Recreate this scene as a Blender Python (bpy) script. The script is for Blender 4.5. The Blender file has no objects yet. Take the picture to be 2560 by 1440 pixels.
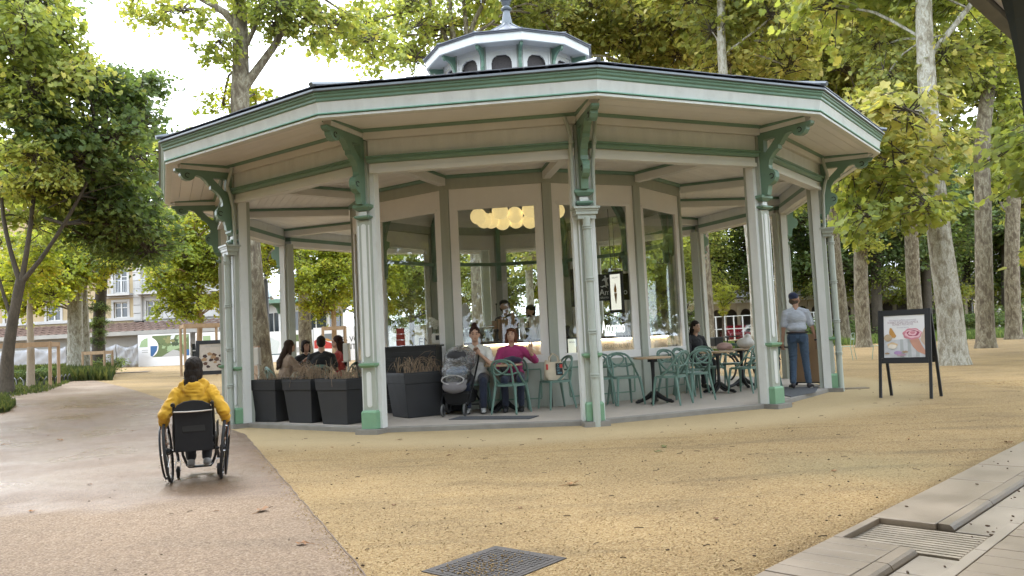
import bpy, bmesh, math, random
import numpy as np
from mathutils import Vector, Matrix, Euler, noise as mnoise
from mathutils.geometry import tessellate_polygon

scene = bpy.context.scene
COL = scene.collection
PI = math.pi
rad = math.radians

# ------------------------------------------------------------------ camera, sky, sun, exposure
CAM_H, CAM_PITCH, CAM_ROLL, CAM_F = 1.14, 0.0623, 0.0478, 2036.2
cam_data = bpy.data.cameras.new('camera')
cam_data.sensor_width = 36.0
cam_data.lens = 36.0 * CAM_F / 2560.0
cam_data.clip_start = 0.05
cam_data.clip_end = 900.0
cam = bpy.data.objects.new('camera', cam_data)
COL.objects.link(cam)
cam.matrix_world = Matrix.Translation((0, 0, CAM_H)) @ Matrix.Rotation(PI / 2 + CAM_PITCH, 4, 'X') @ Matrix.Rotation(-CAM_ROLL, 4, 'Z')
scene.camera = cam

SUN_EL, SUN_AZ = rad(48), rad(-32)          # behind the clouds, up to the left and beyond the pavilion
world = bpy.data.worlds.new('World'); scene.world = world
world.use_nodes = True
wn = world.node_tree; wn.nodes.clear()
sky = wn.nodes.new('ShaderNodeTexSky'); sky.sky_type = 'NISHITA'; sky.sun_disc = False
sky.sun_elevation = SUN_EL; sky.sun_rotation = SUN_AZ
sky.air_density = 1.0; sky.dust_density = 2.0; sky.ozone_density = 1.0
hs = wn.nodes.new('ShaderNodeHueSaturation'); hs.inputs['Saturation'].default_value = 0.16
tc = wn.nodes.new('ShaderNodeTexCoord')
cn = wn.nodes.new('ShaderNodeTexNoise'); cn.inputs['Scale'].default_value = 2.2; cn.inputs['Detail'].default_value = 5
cr = wn.nodes.new('ShaderNodeMapRange'); cr.inputs[1].default_value = 0.3; cr.inputs[2].default_value = 0.75
cr.inputs[3].default_value = 0.82; cr.inputs[4].default_value = 1.15
mx = wn.nodes.new('ShaderNodeMix'); mx.data_type = 'RGBA'; mx.blend_type = 'MULTIPLY'; mx.inputs[0].default_value = 1
bg = wn.nodes.new('ShaderNodeBackground'); bg.inputs['Strength'].default_value = 0.15
wo = wn.nodes.new('ShaderNodeOutputWorld')
wn.links.new(sky.outputs[0], hs.inputs['Color'])
wn.links.new(tc.outputs['Generated'], cn.inputs['Vector'])
wn.links.new(cn.outputs[0], cr.inputs[0])
ov = wn.nodes.new('ShaderNodeMix'); ov.data_type = 'RGBA'; ov.inputs[0].default_value = 0.72      # even cloud layer over the clear-sky model
ov.inputs[7].default_value = (6.6, 7.35, 8.3, 1)
wn.links.new(hs.outputs[0], ov.inputs[6])
wn.links.new(ov.outputs[2], mx.inputs[6]); wn.links.new(cr.outputs[0], mx.inputs[7])
wn.links.new(mx.outputs[2], bg.inputs['Color']); wn.links.new(bg.outputs[0], wo.inputs[0])

sun_data = bpy.data.lights.new('sun', 'SUN'); sun_data.energy = 0.5; sun_data.angle = rad(14); sun_data.color = (1, .96, .9)
sun = bpy.data.objects.new('sun', sun_data); COL.objects.link(sun)
# direction towards the sun: Nishita rotation turns clockwise from +Y
sd = Vector((math.sin(SUN_AZ) * math.cos(SUN_EL), math.cos(SUN_AZ) * math.cos(SUN_EL), math.sin(SUN_EL)))
sun.rotation_euler = (-sd).to_track_quat('-Z', 'Y').to_euler()

scene.view_settings.view_transform = 'Standard'
scene.view_settings.look = 'None'
scene.view_settings.exposure = 2.1
scene.view_settings.gamma = 1.0
scene.view_settings.use_curve_mapping = False
scene.cycles.max_bounces = 10
scene.cycles.diffuse_bounces = 4
scene.cycles.transparent_max_bounces = 12
scene.cycles.caustics_reflective = False
scene.cycles.caustics_refractive = False
try:
    scene.cycles.use_denoising = True
except Exception:
    pass

# ------------------------------------------------------------------ helpers
def sstep(a, b, x):
    t = max(0.0, min(1.0, (x - a) / (b - a)))
    return t * t * (3 - 2 * t)

def gz(x, y):
    """height of the park ground: level round the pavilion, rising gently to the left and back"""
    a = max(0.0, -x - 4.5)
    return -0.07 + 0.57 * (1 - math.exp(-a / 9.0)) * sstep(9, 21, y)

def ray(u, v):
    a, b = u - 1280, 720 - v
    c, s = math.cos(CAM_ROLL), math.sin(CAM_ROLL)
    X, Y = a * c + b * s, -a * s + b * c
    return Vector((X / CAM_F, math.cos(CAM_PITCH) - Y / CAM_F * math.sin(CAM_PITCH), math.sin(CAM_PITCH) + Y / CAM_F * math.cos(CAM_PITCH)))

def at(u, v, y):
    """surveyed point: bearing (u, v) in the photograph, y metres away"""
    r = ray(u, v); p = r * (y / r.y)
    return Vector((p.x, y, p.z + CAM_H))

def onz(u, v, z=0.0):
    r = ray(u, v); p = r * ((z - CAM_H) / r.z)
    return Vector((p.x, p.y, z))

def gp(u, v):
    r = ray(u, v); d = 2.0
    while d < 140:
        p = r * (d / r.y)
        if p.z + CAM_H <= gz(p.x, d): break
        d += 0.02
    return Vector((p.x, d, gz(p.x, d)))

def tag(o, label=None, cat=None, group=None, kind=None):
    if label: o['label'] = label
    if cat: o['category'] = cat
    if group: o['group'] = group
    if kind: o['kind'] = kind
    return o

def empty(name, loc=(0, 0, 0), rz=0.0, parent=None):
    o = bpy.data.objects.new(name, None); o.empty_display_size = .1
    COL.objects.link(o); o.location = loc; o.rotation_euler = (0, 0, rz); o.parent = parent
    return o

def link(name, me, parent=None, loc=None, rot=None, scale=None):
    o = bpy.data.objects.new(name, me); COL.objects.link(o)
    if parent: o.parent = parent
    if loc is not None: o.location = loc
    if rot is not None: o.rotation_euler = rot
    if scale is not None: o.scale = scale if hasattr(scale, '__len__') else (scale,) * 3
    return o

def copy_tree(o, parent=None):
    c = o.copy(); COL.objects.link(c); c.parent = parent
    for ch in list(o.children): copy_tree(ch, c)
    return c

def frame_of(d, up=Vector((0, 0, 1))):
    d = d.normalized()
    x = d.cross(up)
    if x.length < 1e-4: x = d.cross(Vector((1, 0, 0)))
    x.normalize(); y = x.cross(d)
    return x, y

class MB:
    """collects simple solids and links them as one mesh"""
    def __init__(s): s.v = []; s.f = []; s.m = []
    def add(s, vs, fs, mi=0, M=None):
        o = len(s.v)
        s.v += [tuple(M @ Vector(p)) for p in vs] if M is not None else [tuple(p) for p in vs]
        s.f += [tuple(i + o for i in f) for f in fs]; s.m += [mi] * len(fs)
        return s
    def box(s, c, d, mi=0, M=None):
        x, y, z = c; a, b, e = d[0] / 2, d[1] / 2, d[2] / 2
        vs = [(x - a, y - b, z - e), (x + a, y - b, z - e), (x + a, y + b, z - e), (x - a, y + b, z - e),
              (x - a, y - b, z + e), (x + a, y - b, z + e), (x + a, y + b, z + e), (x - a, y + b, z + e)]
        return s.add(vs, [(0, 3, 2, 1), (4, 5, 6, 7), (0, 1, 5, 4), (1, 2, 6, 5), (2, 3, 7, 6), (3, 0, 4, 7)], mi, M)
    def frustum(s, c, d0, d1, z0, z1, mi=0, M=None):
        x, y = c; vs = []
        for (d, z) in ((d0, z0), (d1, z1)):
            a, b = d[0] / 2, d[1] / 2
            vs += [(x - a, y - b, z), (x + a, y - b, z), (x + a, y + b, z), (x - a, y + b, z)]
        return s.add(vs, [(0, 3, 2, 1), (4, 5, 6, 7), (0, 1, 5, 4), (1, 2, 6, 5), (2, 3, 7, 6), (3, 0, 4, 7)], mi, M)
    def beam(s, p, q, w, h, mi=0):
        p, q = Vector(p), Vector(q); d = q - p; x, y = frame_of(d)
        vs = []
        for c in (p, q):
            for (a, b) in ((-1, -1), (1, -1), (1, 1), (-1, 1)): vs.append(c + x * a * w / 2 + y * b * h / 2)
        return s.add(vs, [(0, 3, 2, 1), (4, 5, 6, 7), (0, 1, 5, 4), (1, 2, 6, 5), (2, 3, 7, 6), (3, 0, 4, 7)], mi)
    def tube(s, pts, r, n=8, mi=0, closed=False, sq=1.0):
        pts = [Vector(p) for p in pts]; k = len(pts)
        rs = r if hasattr(r, '__len__') else [r] * k
        T = []
        for i in range(k):
            a = pts[(i - 1) % k] if (closed or i > 0) else pts[i]
            b = pts[(i + 1) % k] if (closed or i < k - 1) else pts[i]
            d = b - a
            T.append(d.normalized() if d.length > 1e-9 else Vector((0, 0, 1)))
        x, y = frame_of(T[0]); vs = []
        for i in range(k):
            if i:
                ax = T[i - 1].cross(T[i])
                if ax.length > 1e-6:
                    q = Matrix.Rotation(T[i - 1].angle(T[i]), 3, ax.normalized()); x = q @ x; y = q @ y
            for j in range(n):
                a = 2 * PI * j / n
                vs.append(pts[i] + (x * math.cos(a) + y * math.sin(a) * sq) * rs[i])
        fs = []
        for i in range(k if closed else k - 1):
            i2 = (i + 1) % k
            for j in range(n):
                j2 = (j + 1) % n
                fs.append((i * n + j, i * n + j2, i2 * n + j2, i2 * n + j))
        if not closed: fs += [tuple(range(n - 1, -1, -1)), tuple(range((k - 1) * n, k * n))]
        return s.add(vs, fs, mi)
    def prism(s, poly, h0, h1, mi=0, M=None, holes=()):
        """polygon in local xy, extruded along z from h0 to h1"""
        loops = [list(poly)] + [list(h) for h in holes]
        flat = [p for l in loops for p in l]; n = len(flat)
        vs = [(p[0], p[1], h0) for p in flat] + [(p[0], p[1], h1) for p in flat]
        tris = tessellate_polygon([[Vector((p[0], p[1], 0)) for p in l] for l in loops])
        fs = []
        for t in tris:
            a, b, c = (Vector(flat[i]).to_3d() for i in t)
            up = (b - a).cross(c - a).z > 0
            t = tuple(t) if up else tuple(reversed(t))
            fs.append(tuple(i + n for i in t)); fs.append(tuple(reversed(t)))
        o = 0
        for k, l in enumerate(loops):
            area = sum(l[i][0] * l[(i + 1) % len(l)][1] - l[(i + 1) % len(l)][0] * l[i][1] for i in range(len(l)))
            fl = (area < 0) != (k > 0)
            for i in range(len(l)):
                a, b = o + i, o + (i + 1) % len(l)
                q = (a, b, b + n, a + n)
                fs.append(tuple(reversed(q)) if fl else q)
            o += len(l)
        return s.add(vs, fs, mi, M)
    def lathe(s, prof, n=16, mi=0, M=None):
        vs = []; fs = []
        for (r, z) in prof:
            for j in range(n):
                a = 2 * PI * j / n; vs.append((r * math.cos(a), r * math.sin(a), z))
        k = len(prof)
        for i in range(k - 1):
            for j in range(n):
                j2 = (j + 1) % n; fs.append((i * n + j, i * n + j2, (i + 1) * n + j2, (i + 1) * n + j))
        fs += [tuple(range(n - 1, -1, -1)), tuple(range((k - 1) * n, k * n))]
        return s.add(vs, fs, mi, M)
    def ell(s, c, r, n=12, m=8, mi=0, M=None):
        if not hasattr(r, '__len__'): r = (r, r, r)
        prof = [(max(1e-4, math.sin(PI * i / m)), -math.cos(PI * i / m)) for i in range(m + 1)]
        T = Matrix.Translation(c) @ Matrix.Diagonal((r[0], r[1], r[2], 1))
        return s.lathe(prof, n, mi, (M @ T) if M is not None else T)
    def mesh(s, name, mats, smooth=False, sharp=40):
        me = bpy.data.meshes.new(name)
        me.from_pydata(s.v, [], s.f)
        for mt in (mats if isinstance(mats, (list, tuple)) else [mats]): me.materials.append(mt)
        me.polygons.foreach_set('material_index', s.m)
        if smooth:
            me.polygons.foreach_set('use_smooth', [True] * len(me.polygons))
            try: me.set_sharp_from_angle(angle=rad(sharp))
            except Exception: pass
        me.update()
        return me
    def build(s, name, mats, parent=None, loc=None, rot=None, smooth=False, sharp=40, bevel=0):
        o = link(name, s.mesh(name, mats, smooth, sharp), parent, loc, rot)
        if bevel:
            b = o.modifiers.new('soft_edges', 'BEVEL'); b.width = bevel; b.segments = 2; b.limit_method = 'ANGLE'
        return o

# ------------------------------------------------------------------ materials
def nodes_of(name):
    m = bpy.data.materials.new(name); m.use_nodes = True
    nt = m.node_tree; return m, nt, nt.nodes['Principled BSDF'], nt.links

def ND(nt, kind, **kw):
    n = nt.nodes.new(kind)
    for k, v in kw.items():
        if k.startswith('i_'): n.inputs[int(k[2:])].default_value = v
        else: setattr(n, k, v)
    return n

def ramp(nt, stops, interp='LINEAR'):
    n = nt.nodes.new('ShaderNodeValToRGB'); e = n.color_ramp.elements; n.color_ramp.interpolation = interp
    while len(e) < len(stops): e.new(.5)
    for i, (p, c) in enumerate(stops):
        e[i].position = p; e[i].color = (c[0], c[1], c[2], 1) if hasattr(c, '__len__') else (c, c, c, 1)
    return n

def mixc(nt, L, fac, a, b, blend='MIX'):
    n = ND(nt, 'ShaderNodeMix', data_type='RGBA', blend_type=blend)
    for sock, val in ((n.inputs[0], fac), (n.inputs[6], a), (n.inputs[7], b)):
        if hasattr(val, 'is_output') or isinstance(val, bpy.types.NodeSocket): L.new(val, sock)
        elif hasattr(val, '__len__'): sock.default_value = (val[0], val[1], val[2], 1)
        else: sock.default_value = val
    return n.outputs[2]

def mat(name, col, rough=.5, var=.14, scale=5., bump=0., bscale=60., metal=0., rnd=0., grime=0., spec=.5, coat=0., stretch=None, sheen=0.):
    m, nt, P, L = nodes_of(name)
    P.inputs['Roughness'].default_value = rough; P.inputs['Metallic'].default_value = metal
    P.inputs['Specular IOR Level'].default_value = spec
    if coat: P.inputs['Coat Weight'].default_value = coat
    if sheen: P.inputs['Sheen Weight'].default_value = sheen
    tcn = ND(nt, 'ShaderNodeTexCoord'); vec = tcn.outputs['Object']
    if stretch:
        mp = ND(nt, 'ShaderNodeMapping'); mp.inputs['Scale'].default_value = stretch
        L.new(vec, mp.inputs[0]); vec = mp.outputs[0]
    n1 = ND(nt, 'ShaderNodeTexNoise'); n1.inputs['Scale'].default_value = scale; n1.inputs['Detail'].default_value = 6
    L.new(vec, n1.inputs['Vector'])
    mr = ND(nt, 'ShaderNodeMapRange', i_1=.25, i_2=.75, i_3=1 - var, i_4=1 + var * .6)
    L.new(n1.outputs[0], mr.inputs[0])
    out = mixc(nt, L, 1., col, mr.outputs[0], 'MULTIPLY')
    if rnd:
        oi = ND(nt, 'ShaderNodeObjectInfo')
        m2 = ND(nt, 'ShaderNodeMapRange', i_3=1 - rnd, i_4=1 + rnd); L.new(oi.outputs['Random'], m2.inputs[0])
        out = mixc(nt, L, 1., out, m2.outputs[0], 'MULTIPLY')
    if grime:
        n3 = ND(nt, 'ShaderNodeTexNoise'); n3.inputs['Scale'].default_value = scale * 4.3; n3.inputs['Detail'].default_value = 9; n3.inputs['Roughness'].default_value = .7
        L.new(tcn.outputs['Object'], n3.inputs['Vector'])
        rp = ND(nt, 'ShaderNodeMapRange', i_1=.55, i_2=.8, i_3=0., i_4=grime); L.new(n3.outputs[0], rp.inputs[0])
        out = mixc(nt, L, rp.outputs[0], out, (col[0] * .35, col[1] * .32, col[2] * .26))
    L.new(out, P.inputs['Base Color'])
    rr = ND(nt, 'ShaderNodeMapRange', i_1=.2, i_2=.8, i_3=max(0., rough - .08), i_4=min(1., rough + .1)); L.new(n1.outputs[0], rr.inputs[0])
    L.new(rr.outputs[0], P.inputs['Roughness'])
    if bump:
        n2 = ND(nt, 'ShaderNodeTexNoise'); n2.inputs['Scale'].default_value = bscale; n2.inputs['Detail'].default_value = 5
        L.new(vec, n2.inputs['Vector'])
        b = ND(nt, 'ShaderNodeBump'); b.inputs['Strength'].default_value = bump; b.inputs['Distance'].default_value = .02
        L.new(n2.outputs[0], b.inputs['Height']); L.new(b.outputs[0], P.inputs['Normal'])
    return m

def glow(name, col, strength, base=(.8, .75, .6)):
    m, nt, P, L = nodes_of(name)
    P.inputs['Base Color'].default_value = (*base, 1)
    P.inputs['Emission Color'].default_value = (*col, 1); P.inputs['Emission Strength'].default_value = strength
    P.inputs['Roughness'].default_value = .4
    return m

def glass(name, tint=(.96, .98, .97), refl=.5):
    """thin window glass: mostly clear, mirror-like at grazing angles, slight dust"""
    m = bpy.data.materials.new(name); m.use_nodes = True
    nt = m.node_tree; nt.nodes.clear(); L = nt.links
    tr = ND(nt, 'ShaderNodeBsdfTransparent'); tr.inputs[0].default_value = (*tint, 1)
    gl = ND(nt, 'ShaderNodeBsdfGlossy'); gl.inputs['Roughness'].default_value = .01; gl.inputs[0].default_value = (.95, .97, 1, 1)
    fr = ND(nt, 'ShaderNodeFresnel'); ge_ = ND(nt, 'ShaderNodeNewGeometry'); io_ = ND(nt, 'ShaderNodeMapRange', i_3=1.52, i_4=1 / 1.52); L.new(ge_.outputs['Backfacing'], io_.inputs[0]); L.new(io_.outputs[0], fr.inputs[0])   # same reflectance on both faces
    mr = ND(nt, 'ShaderNodeMapRange', i_1=0., i_2=1., i_3=.0, i_4=1.0); L.new(fr.outputs[0], mr.inputs[0])
    mr.clamp = True
    mxs = ND(nt, 'ShaderNodeMixShader'); L.new(mr.outputs[0], mxs.inputs[0]); L.new(tr.outputs[0], mxs.inputs[1]); L.new(gl.outputs[0], mxs.inputs[2])
    out = ND(nt, 'ShaderNodeOutputMaterial'); L.new(mxs.outputs[0], out.inputs[0])
    return m

K = {}
K['white'] = mat('white_paint', (.68, .70, .69), .45, .09, 2.2, bump=.03, grime=.2, stretch=(4, 4, .5))
K['cream'] = mat('cream_board_paint', (.80, .79, .785), .5, .05, 3, rnd=.03, bump=.02, grime=.05)
K['pale'] = mat('pale_grey_paint', (.68, .68, .665), .5, .06, 3, grime=.06)
K['sage'] = mat('sage_grey_paint', (.38, .41, .36), .5, .10, 3, bump=.02, grime=.2, stretch=(4, 4, .5))
K['green'] = mat('green_gloss_paint', (.155, .265, .20), .4, .14, 3, grime=.2)
K['mint'] = mat('light_green_plinth_paint', (.18, .34, .21), .4, .1, 4, grime=.2)
K['aqua'] = mat('pale_green_moulding_paint', (.20, .41, .33), .4, .08, 4)
K['slate'] = mat('roof_slate', (.16, .17, .20), .45, .3, 3, rnd=.2, bump=.1)
K['zinc'] = mat('zinc_sheet', (.15, .17, .19), .4, .2, 4, metal=.2)
K['pipe'] = mat('downpipe_paint', (.40, .44, .40), .38, .1, 4, grime=.25, stretch=(4, 4, .5))
K['floor'] = mat('pavilion_concrete', (.43, .38, .33), .7, .14, 1.6, bump=.12, bscale=120, grime=.25)
K['kerb'] = mat('slab_edge_stone', (.24, .225, .20), .8, .2, 5, bump=.3, bscale=60, grime=.3)
K['mesh'] = mat('dark_louvre_mesh', (.085, .075, .075), .8, .3, 30, bump=.3, bscale=200)
K['glass'] = glass('window_glass')
K['black'] = mat('black_plastic', (.02, .021, .023), .45, .2, 8, grime=.0)
K['blackmetal'] = mat('black_metal', (.015, .016, .018), .35, .2, 10, metal=.3)
K['rubber'] = mat('black_rubber', (.02, .02, .02), .8, .2, 20, bump=.2)
K['steel'] = mat('brushed_steel', (.6, .6, .6), .28, .1, 10, metal=1.)
K['wood'] = mat('stake_wood', (.36, .24, .14), .7, .2, 6, bump=.2, rnd=.15, stretch=(4, 4, .6), grime=.15)
K['skin'] = mat('skin', (.52, .32, .23), .5, .06, 14)
# ------------------------------------------------------------------ the pavilion
PC = Vector((0.160, 16.850, 0.0)); PTH = -0.9007
RC, RE, RK, RCU = 5.97, 6.96, 3.35, 1.36
C15, S15 = math.cos(PI / 12), math.sin(PI / 12)
pav = empty('garden_pavilion', PC, PTH)
tag(pav, 'twelve-sided white and green timber pavilion with a glazed kiosk and slate roof', 'pavilion')

def ringpoint(R, i, z=0.0):
    a = PTH + i * PI / 6
    return Vector((PC.x + R * math.sin(a), PC.y - R * math.cos(a), z))

def seg(profile, inset=0.0):
    """mitred length of moulding for one side; profile = [(vertex radius, z)], side faces -Y"""
    m = MB(); k = len(profile); vs = []
    for sgn in (-1, 1):
        for (Rv, z) in profile: vs.append((sgn * (Rv * S15 - inset), -Rv * C15, z))
    fs = [(i, (i + 1) % k, k + (i + 1) % k, k + i) for i in range(k)]
    area = sum(profile[i][0] * profile[(i + 1) % k][1] - profile[(i + 1) % k][0] * profile[i][1] for i in range(k))
    if area < 0: fs = [tuple(reversed(f)) for f in fs]
    ends = [tuple(range(k)), tuple(range(2 * k - 1, k - 1, -1))]
    if area < 0: ends = [tuple(reversed(e)) for e in ends]
    m.add(vs, fs + ends)
    m.f = m.f
    return m

def rectp(R0, R1, z0, z1): return [(R0, z0), (R1, z0), (R1, z1), (R0, z1)]

def fixnormals(me):
    bm = bmesh.new(); bm.from_mesh(me); bmesh.ops.recalc_face_normals(bm, faces=bm.faces); bm.to_mesh(me); bm.free(); me.update()
    return me

def sides(name, mb, mt, parent=pav, which=range(12), half=True, smooth=False, bevel=0):
    me = fixnormals(mb.mesh(name, mt, smooth)) if isinstance(mb, MB) else mb
    out = []
    for i in which:
        o = link(name, me, parent, None, (0, 0, (i + (.5 if half else 0)) * PI / 6)); out.append(o)
        if bevel:
            b = o.modifiers.new('soft_edges', 'BEVEL'); b.width = bevel; b.segments = 2; b.limit_method = 'ANGLE'
    return out

# floor slab with stone edge
fl = MB(); R0 = 5.80
fl.prism([(R0 * math.sin(i * PI / 6), -R0 * math.cos(i * PI / 6)) for i in range(12)], -.30, 0.0)
fl.build('floor_slab', K['floor'], pav)
sides('slab_edge', seg([(5.802, -.3), (5.88, -.3), (5.88, -.010), (5.87, .002), (5.802, .002)]), K['kerb'])

# columns
def column_meshes():
    D = {}
    y0 = -(RC)           # outer face of the pilaster sits near RC
    m = MB(); m.box((0, y0 + .14, 1.80), (.31, .13, 3.6)); D['post'] = m.mesh('post', K['white'])
    m = MB(); m.box((0, y0 + .24, 1.80), (.22, .07, 3.6)); D['inner_post'] = m.mesh('inner_post', K['sage'])
    m = MB(); m.box((0, y0 + .045, 1.56), (.195, .06, 2.66)); m.box((0, y0 + .045, 3.56), (.17, .06, .90))
    D['pilaster'] = m.mesh('pilaster', K['sage'])
    m = MB()
    def strip(z0, z1, w=.072):
        pts = [(-w / 2, z0 + w / 2)] + [(-w / 2 * math.cos(a), z0 + w / 2 - w / 2 * math.sin(a)) for a in (.5, 1.05, 1.57, 2.1, 2.64)] + [(w / 2, z0 + w / 2)]
        pts += [(w / 2 * math.cos(a), z1 - w / 2 + w / 2 * math.sin(a)) for a in (0, .5, 1.05, 1.57, 2.1, 2.64)] + [(-w / 2, z1 - w / 2)]
        m.prism(pts, 0, .012, 0, Matrix.Translation((0, y0 + .0145, 0)) @ Matrix.Rotation(PI / 2, 4, 'X'))
    strip(.98, 2.84); strip(.29, .78)
    m.box((0, y0 + .010, 2.985), (.12, .014, .055))
    for sx in (-1, 1): m.box((sx * .084, y0 + .010, 1.87), (.016, .010, 1.90))
    D['inset'] = m.mesh('inset', K['white'])
    m = MB(); m.box((0, y0 + .03, .112), (.235, .12, .224)); m.frustum((0, y0 + .03), (.235, .12), (.20, .09), .224, .25)
    D['plinth'] = m.mesh('plinth', K['mint'])
    m = MB()
    for (z, w, h) in ((.868, .26, .062),): 
        m.frustum((0, y0 + .02), (.20, .07), (w, .12), z - h / 2, z); m.box((0, y0 + .02, z + h / 4), (w, .12, h / 2))
    D['belt'] = m.mesh('belt', K['mint'])
    m = MB()
    for (z, w, h) in ((2.928, .235, .05), (3.07, .27, .085)):
        m.frustum((0, y0 + .02), (.17, .06), (w, .13), z - h / 2, z); m.box((0, y0 + .02, z + h * .2), (w, .13, h * .4)); m.frustum((0, y0 + .02), (w, .13), (w - .05, .09), z + h * .4, z + h * .55)
    D['capital'] = m.mesh('capital', K['green'])
    return D
CD = column_meshes()
outline = [(-.03, 3.11), (.085, 3.11), (.10, 3.19), (.115, 3.25), (.17, 3.265), (.215, 3.30), (.24, 3.35), (.242, 3.41), (.215, 3.46), (.165, 3.485), (.14, 3.50), (.135, 3.55),
           (.16, 3.63), (.21, 3.70), (.27, 3.745), (.315, 3.765), (.32, 3.815), (.355, 3.825), (.40, 3.89), (.46, 3.945), (.53, 3.965), (.565, 3.955), (.575, 3.915), (.615, 3.885), (.68, 3.875),
           (.745, 3.895), (.785, 3.945), (.79, 3.985), (.835, 3.99), (.865, 4.015), (.87, 4.05), (-.03, 4.05)]
hole = [(.07, 3.76), (.075, 3.93), (.095, 3.945), (.27, 3.945), (.285, 3.93), (.10, 3.745)]
BM_ = Matrix(((0, 0, 1, 0), (-1, 0, 0, -RC), (0, 1, 0, 0), (0, 0, 0, 1)))
mb = MB(); mb.prism(outline, -.05, .05, 0, BM_, [hole])
bracket_me = fixnormals(mb.mesh('bracket', K['green']))
mb = MB()
SCR = []
for (r, z) in ((.68, 3.955), (.175, 3.375)):
    for sg in (-1, 1):
        mb = MB()
        pts = [(sg * .052, -RC - r + .035 * math.cos(a), z + .035 * math.sin(a)) for a in [PI * .15 + k * PI * 1.5 / 9 for k in range(10)]]
        mb.tube(pts, .007, 5); SCR.append(mb.mesh('scroll', K['black']))
mb = MB(); mb.box((0, -(RC + .39), 4.105), (.125, .80, .105)); rafter_me = mb.mesh('rafter_tail', K['pale'])
mb = MB()
for sx in (-1, 1): mb.box((sx * .072, -(RC + .39), 4.135), (.018, .80, .04))
rtrim_me = mb.mesh('rafter_trim', K['green'])
for i in range(12):
    a = (0, 0, i * PI / 6)
    colo = link('column', CD['post'], pav, None, a)
    for nm in ('inner_post', 'pilaster', 'inset', 'plinth', 'belt', 'capital'): link(nm, CD[nm], colo)
    br = link('bracket', bracket_me, pav, None, a)
    if i in (0, 1, 2, 3, 4, 11):
        for sm_e in SCR: link('scroll', sm_e, br)
    rt = link('rafter_tail', rafter_me, pav, None, a); link('rafter_trim', rtrim_me, rt)

# perimeter beams between the columns
ins = .13
sides('lintel', seg([(5.93, 3.56), (5.93, 3.545), (5.99, 3.545), (5.99, 3.60), (5.965, 3.60), (5.965, 3.685), (5.79, 3.685), (5.79, 3.56)], ins), K['pale'])
sides('beam_moulding', seg([(5.97, 3.687), (6.01, 3.69), (6.03, 3.72), (6.03, 3.745), (6.06, 3.75), (6.06, 3.772), (5.80, 3.772), (5.80, 3.687)], ins - .02), K['green'])
sides('frieze_board', seg(rectp(5.82, 5.955, 3.774, 4.02), ins - .03), K['white'])
sides('wall_plate', seg([(5.80, 4.022), (6.02, 4.022), (6.02, 4.12), (5.80, 4.12)], ins - .06), K['pale'])
sides('plate_moulding', seg([(6.0, 4.121), (6.03, 4.121), (6.06, 4.15), (6.06, 4.165), (6.0, 4.165)], ins - .06), K['green'])
# soffit boards under the eave
Z0, Z1 = 4.168, 4.128
nb = 5; a0, a1 = 5.90, 6.90
for k in range(nb):
    r0, r1 = a0 + (a1 - a0) * k / nb + .003, a0 + (a1 - a0) * (k + 1) / nb - .003
    zz = lambda r: Z0 + (Z1 - Z0) * (r - a0) / (a1 - a0)
    sides('soffit_board', seg([(r0, zz(r0)), (r1, zz(r1)), (r1, zz(r1) + .02), (r0, zz(r0) + .02)], .045), K['cream'])
# fascia
sides('fascia_board', seg([(6.90, 4.165), (6.955, 4.165), (6.985, 4.31), (6.90, 4.31)]), K['white'])
sides('fascia_bead', seg([(6.90, 4.148), (6.955, 4.148), (6.985, 4.152), (6.985, 4.164), (6.90, 4.164)]), K['aqua'])
sides('fascia_lip', seg([(6.86, 4.098), (6.945, 4.098), (6.965, 4.108), (6.965, 4.140), (6.94, 4.147), (6.86, 4.147)]), K['white'])
sides('crown_moulding', seg([(6.90, 4.311), (6.99, 4.311), (7.0, 4.325), (7.0, 4.35), (7.018, 4.37), (7.022, 4.40), (7.036, 4.405), (7.036, 4.428), (6.90, 4.428)]), K['green'])
sides('roof_edge', seg([(6.88, 4.430), (7.05, 4.430), (7.065, 4.438), (7.06, 4.466), (6.88, 4.50)]), K['zinc'])
# ceiling over the walk: boards, radial beams
nb = 18; a0, a1 = 3.40, 5.80
for k in range(nb):
    r0, r1 = a0 + (a1 - a0) * k / nb + .003, a0 + (a1 - a0) * (k + 1) / nb - .003
    sides('ceiling_board', seg(rectp(r0, r1, 3.955, 3.975), .05), K['cream'])
mb = MB(); mb.box((0, -(4.62), 3.865), (.13, 2.38, .172)); rb = mb.mesh('ceiling_beam', K['pale'])
mb = MB()
for sx in (-1, 1): mb.box((sx * .0755, -4.62, 3.925), (.02, 2.38, .045))
rbt = mb.mesh('beam_trim', K['green'])
for i in range(12):
    o = link('ceiling_beam', rb, pav, None, (0, 0, i * PI / 6)); link('beam_trim', rbt, o)
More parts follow.
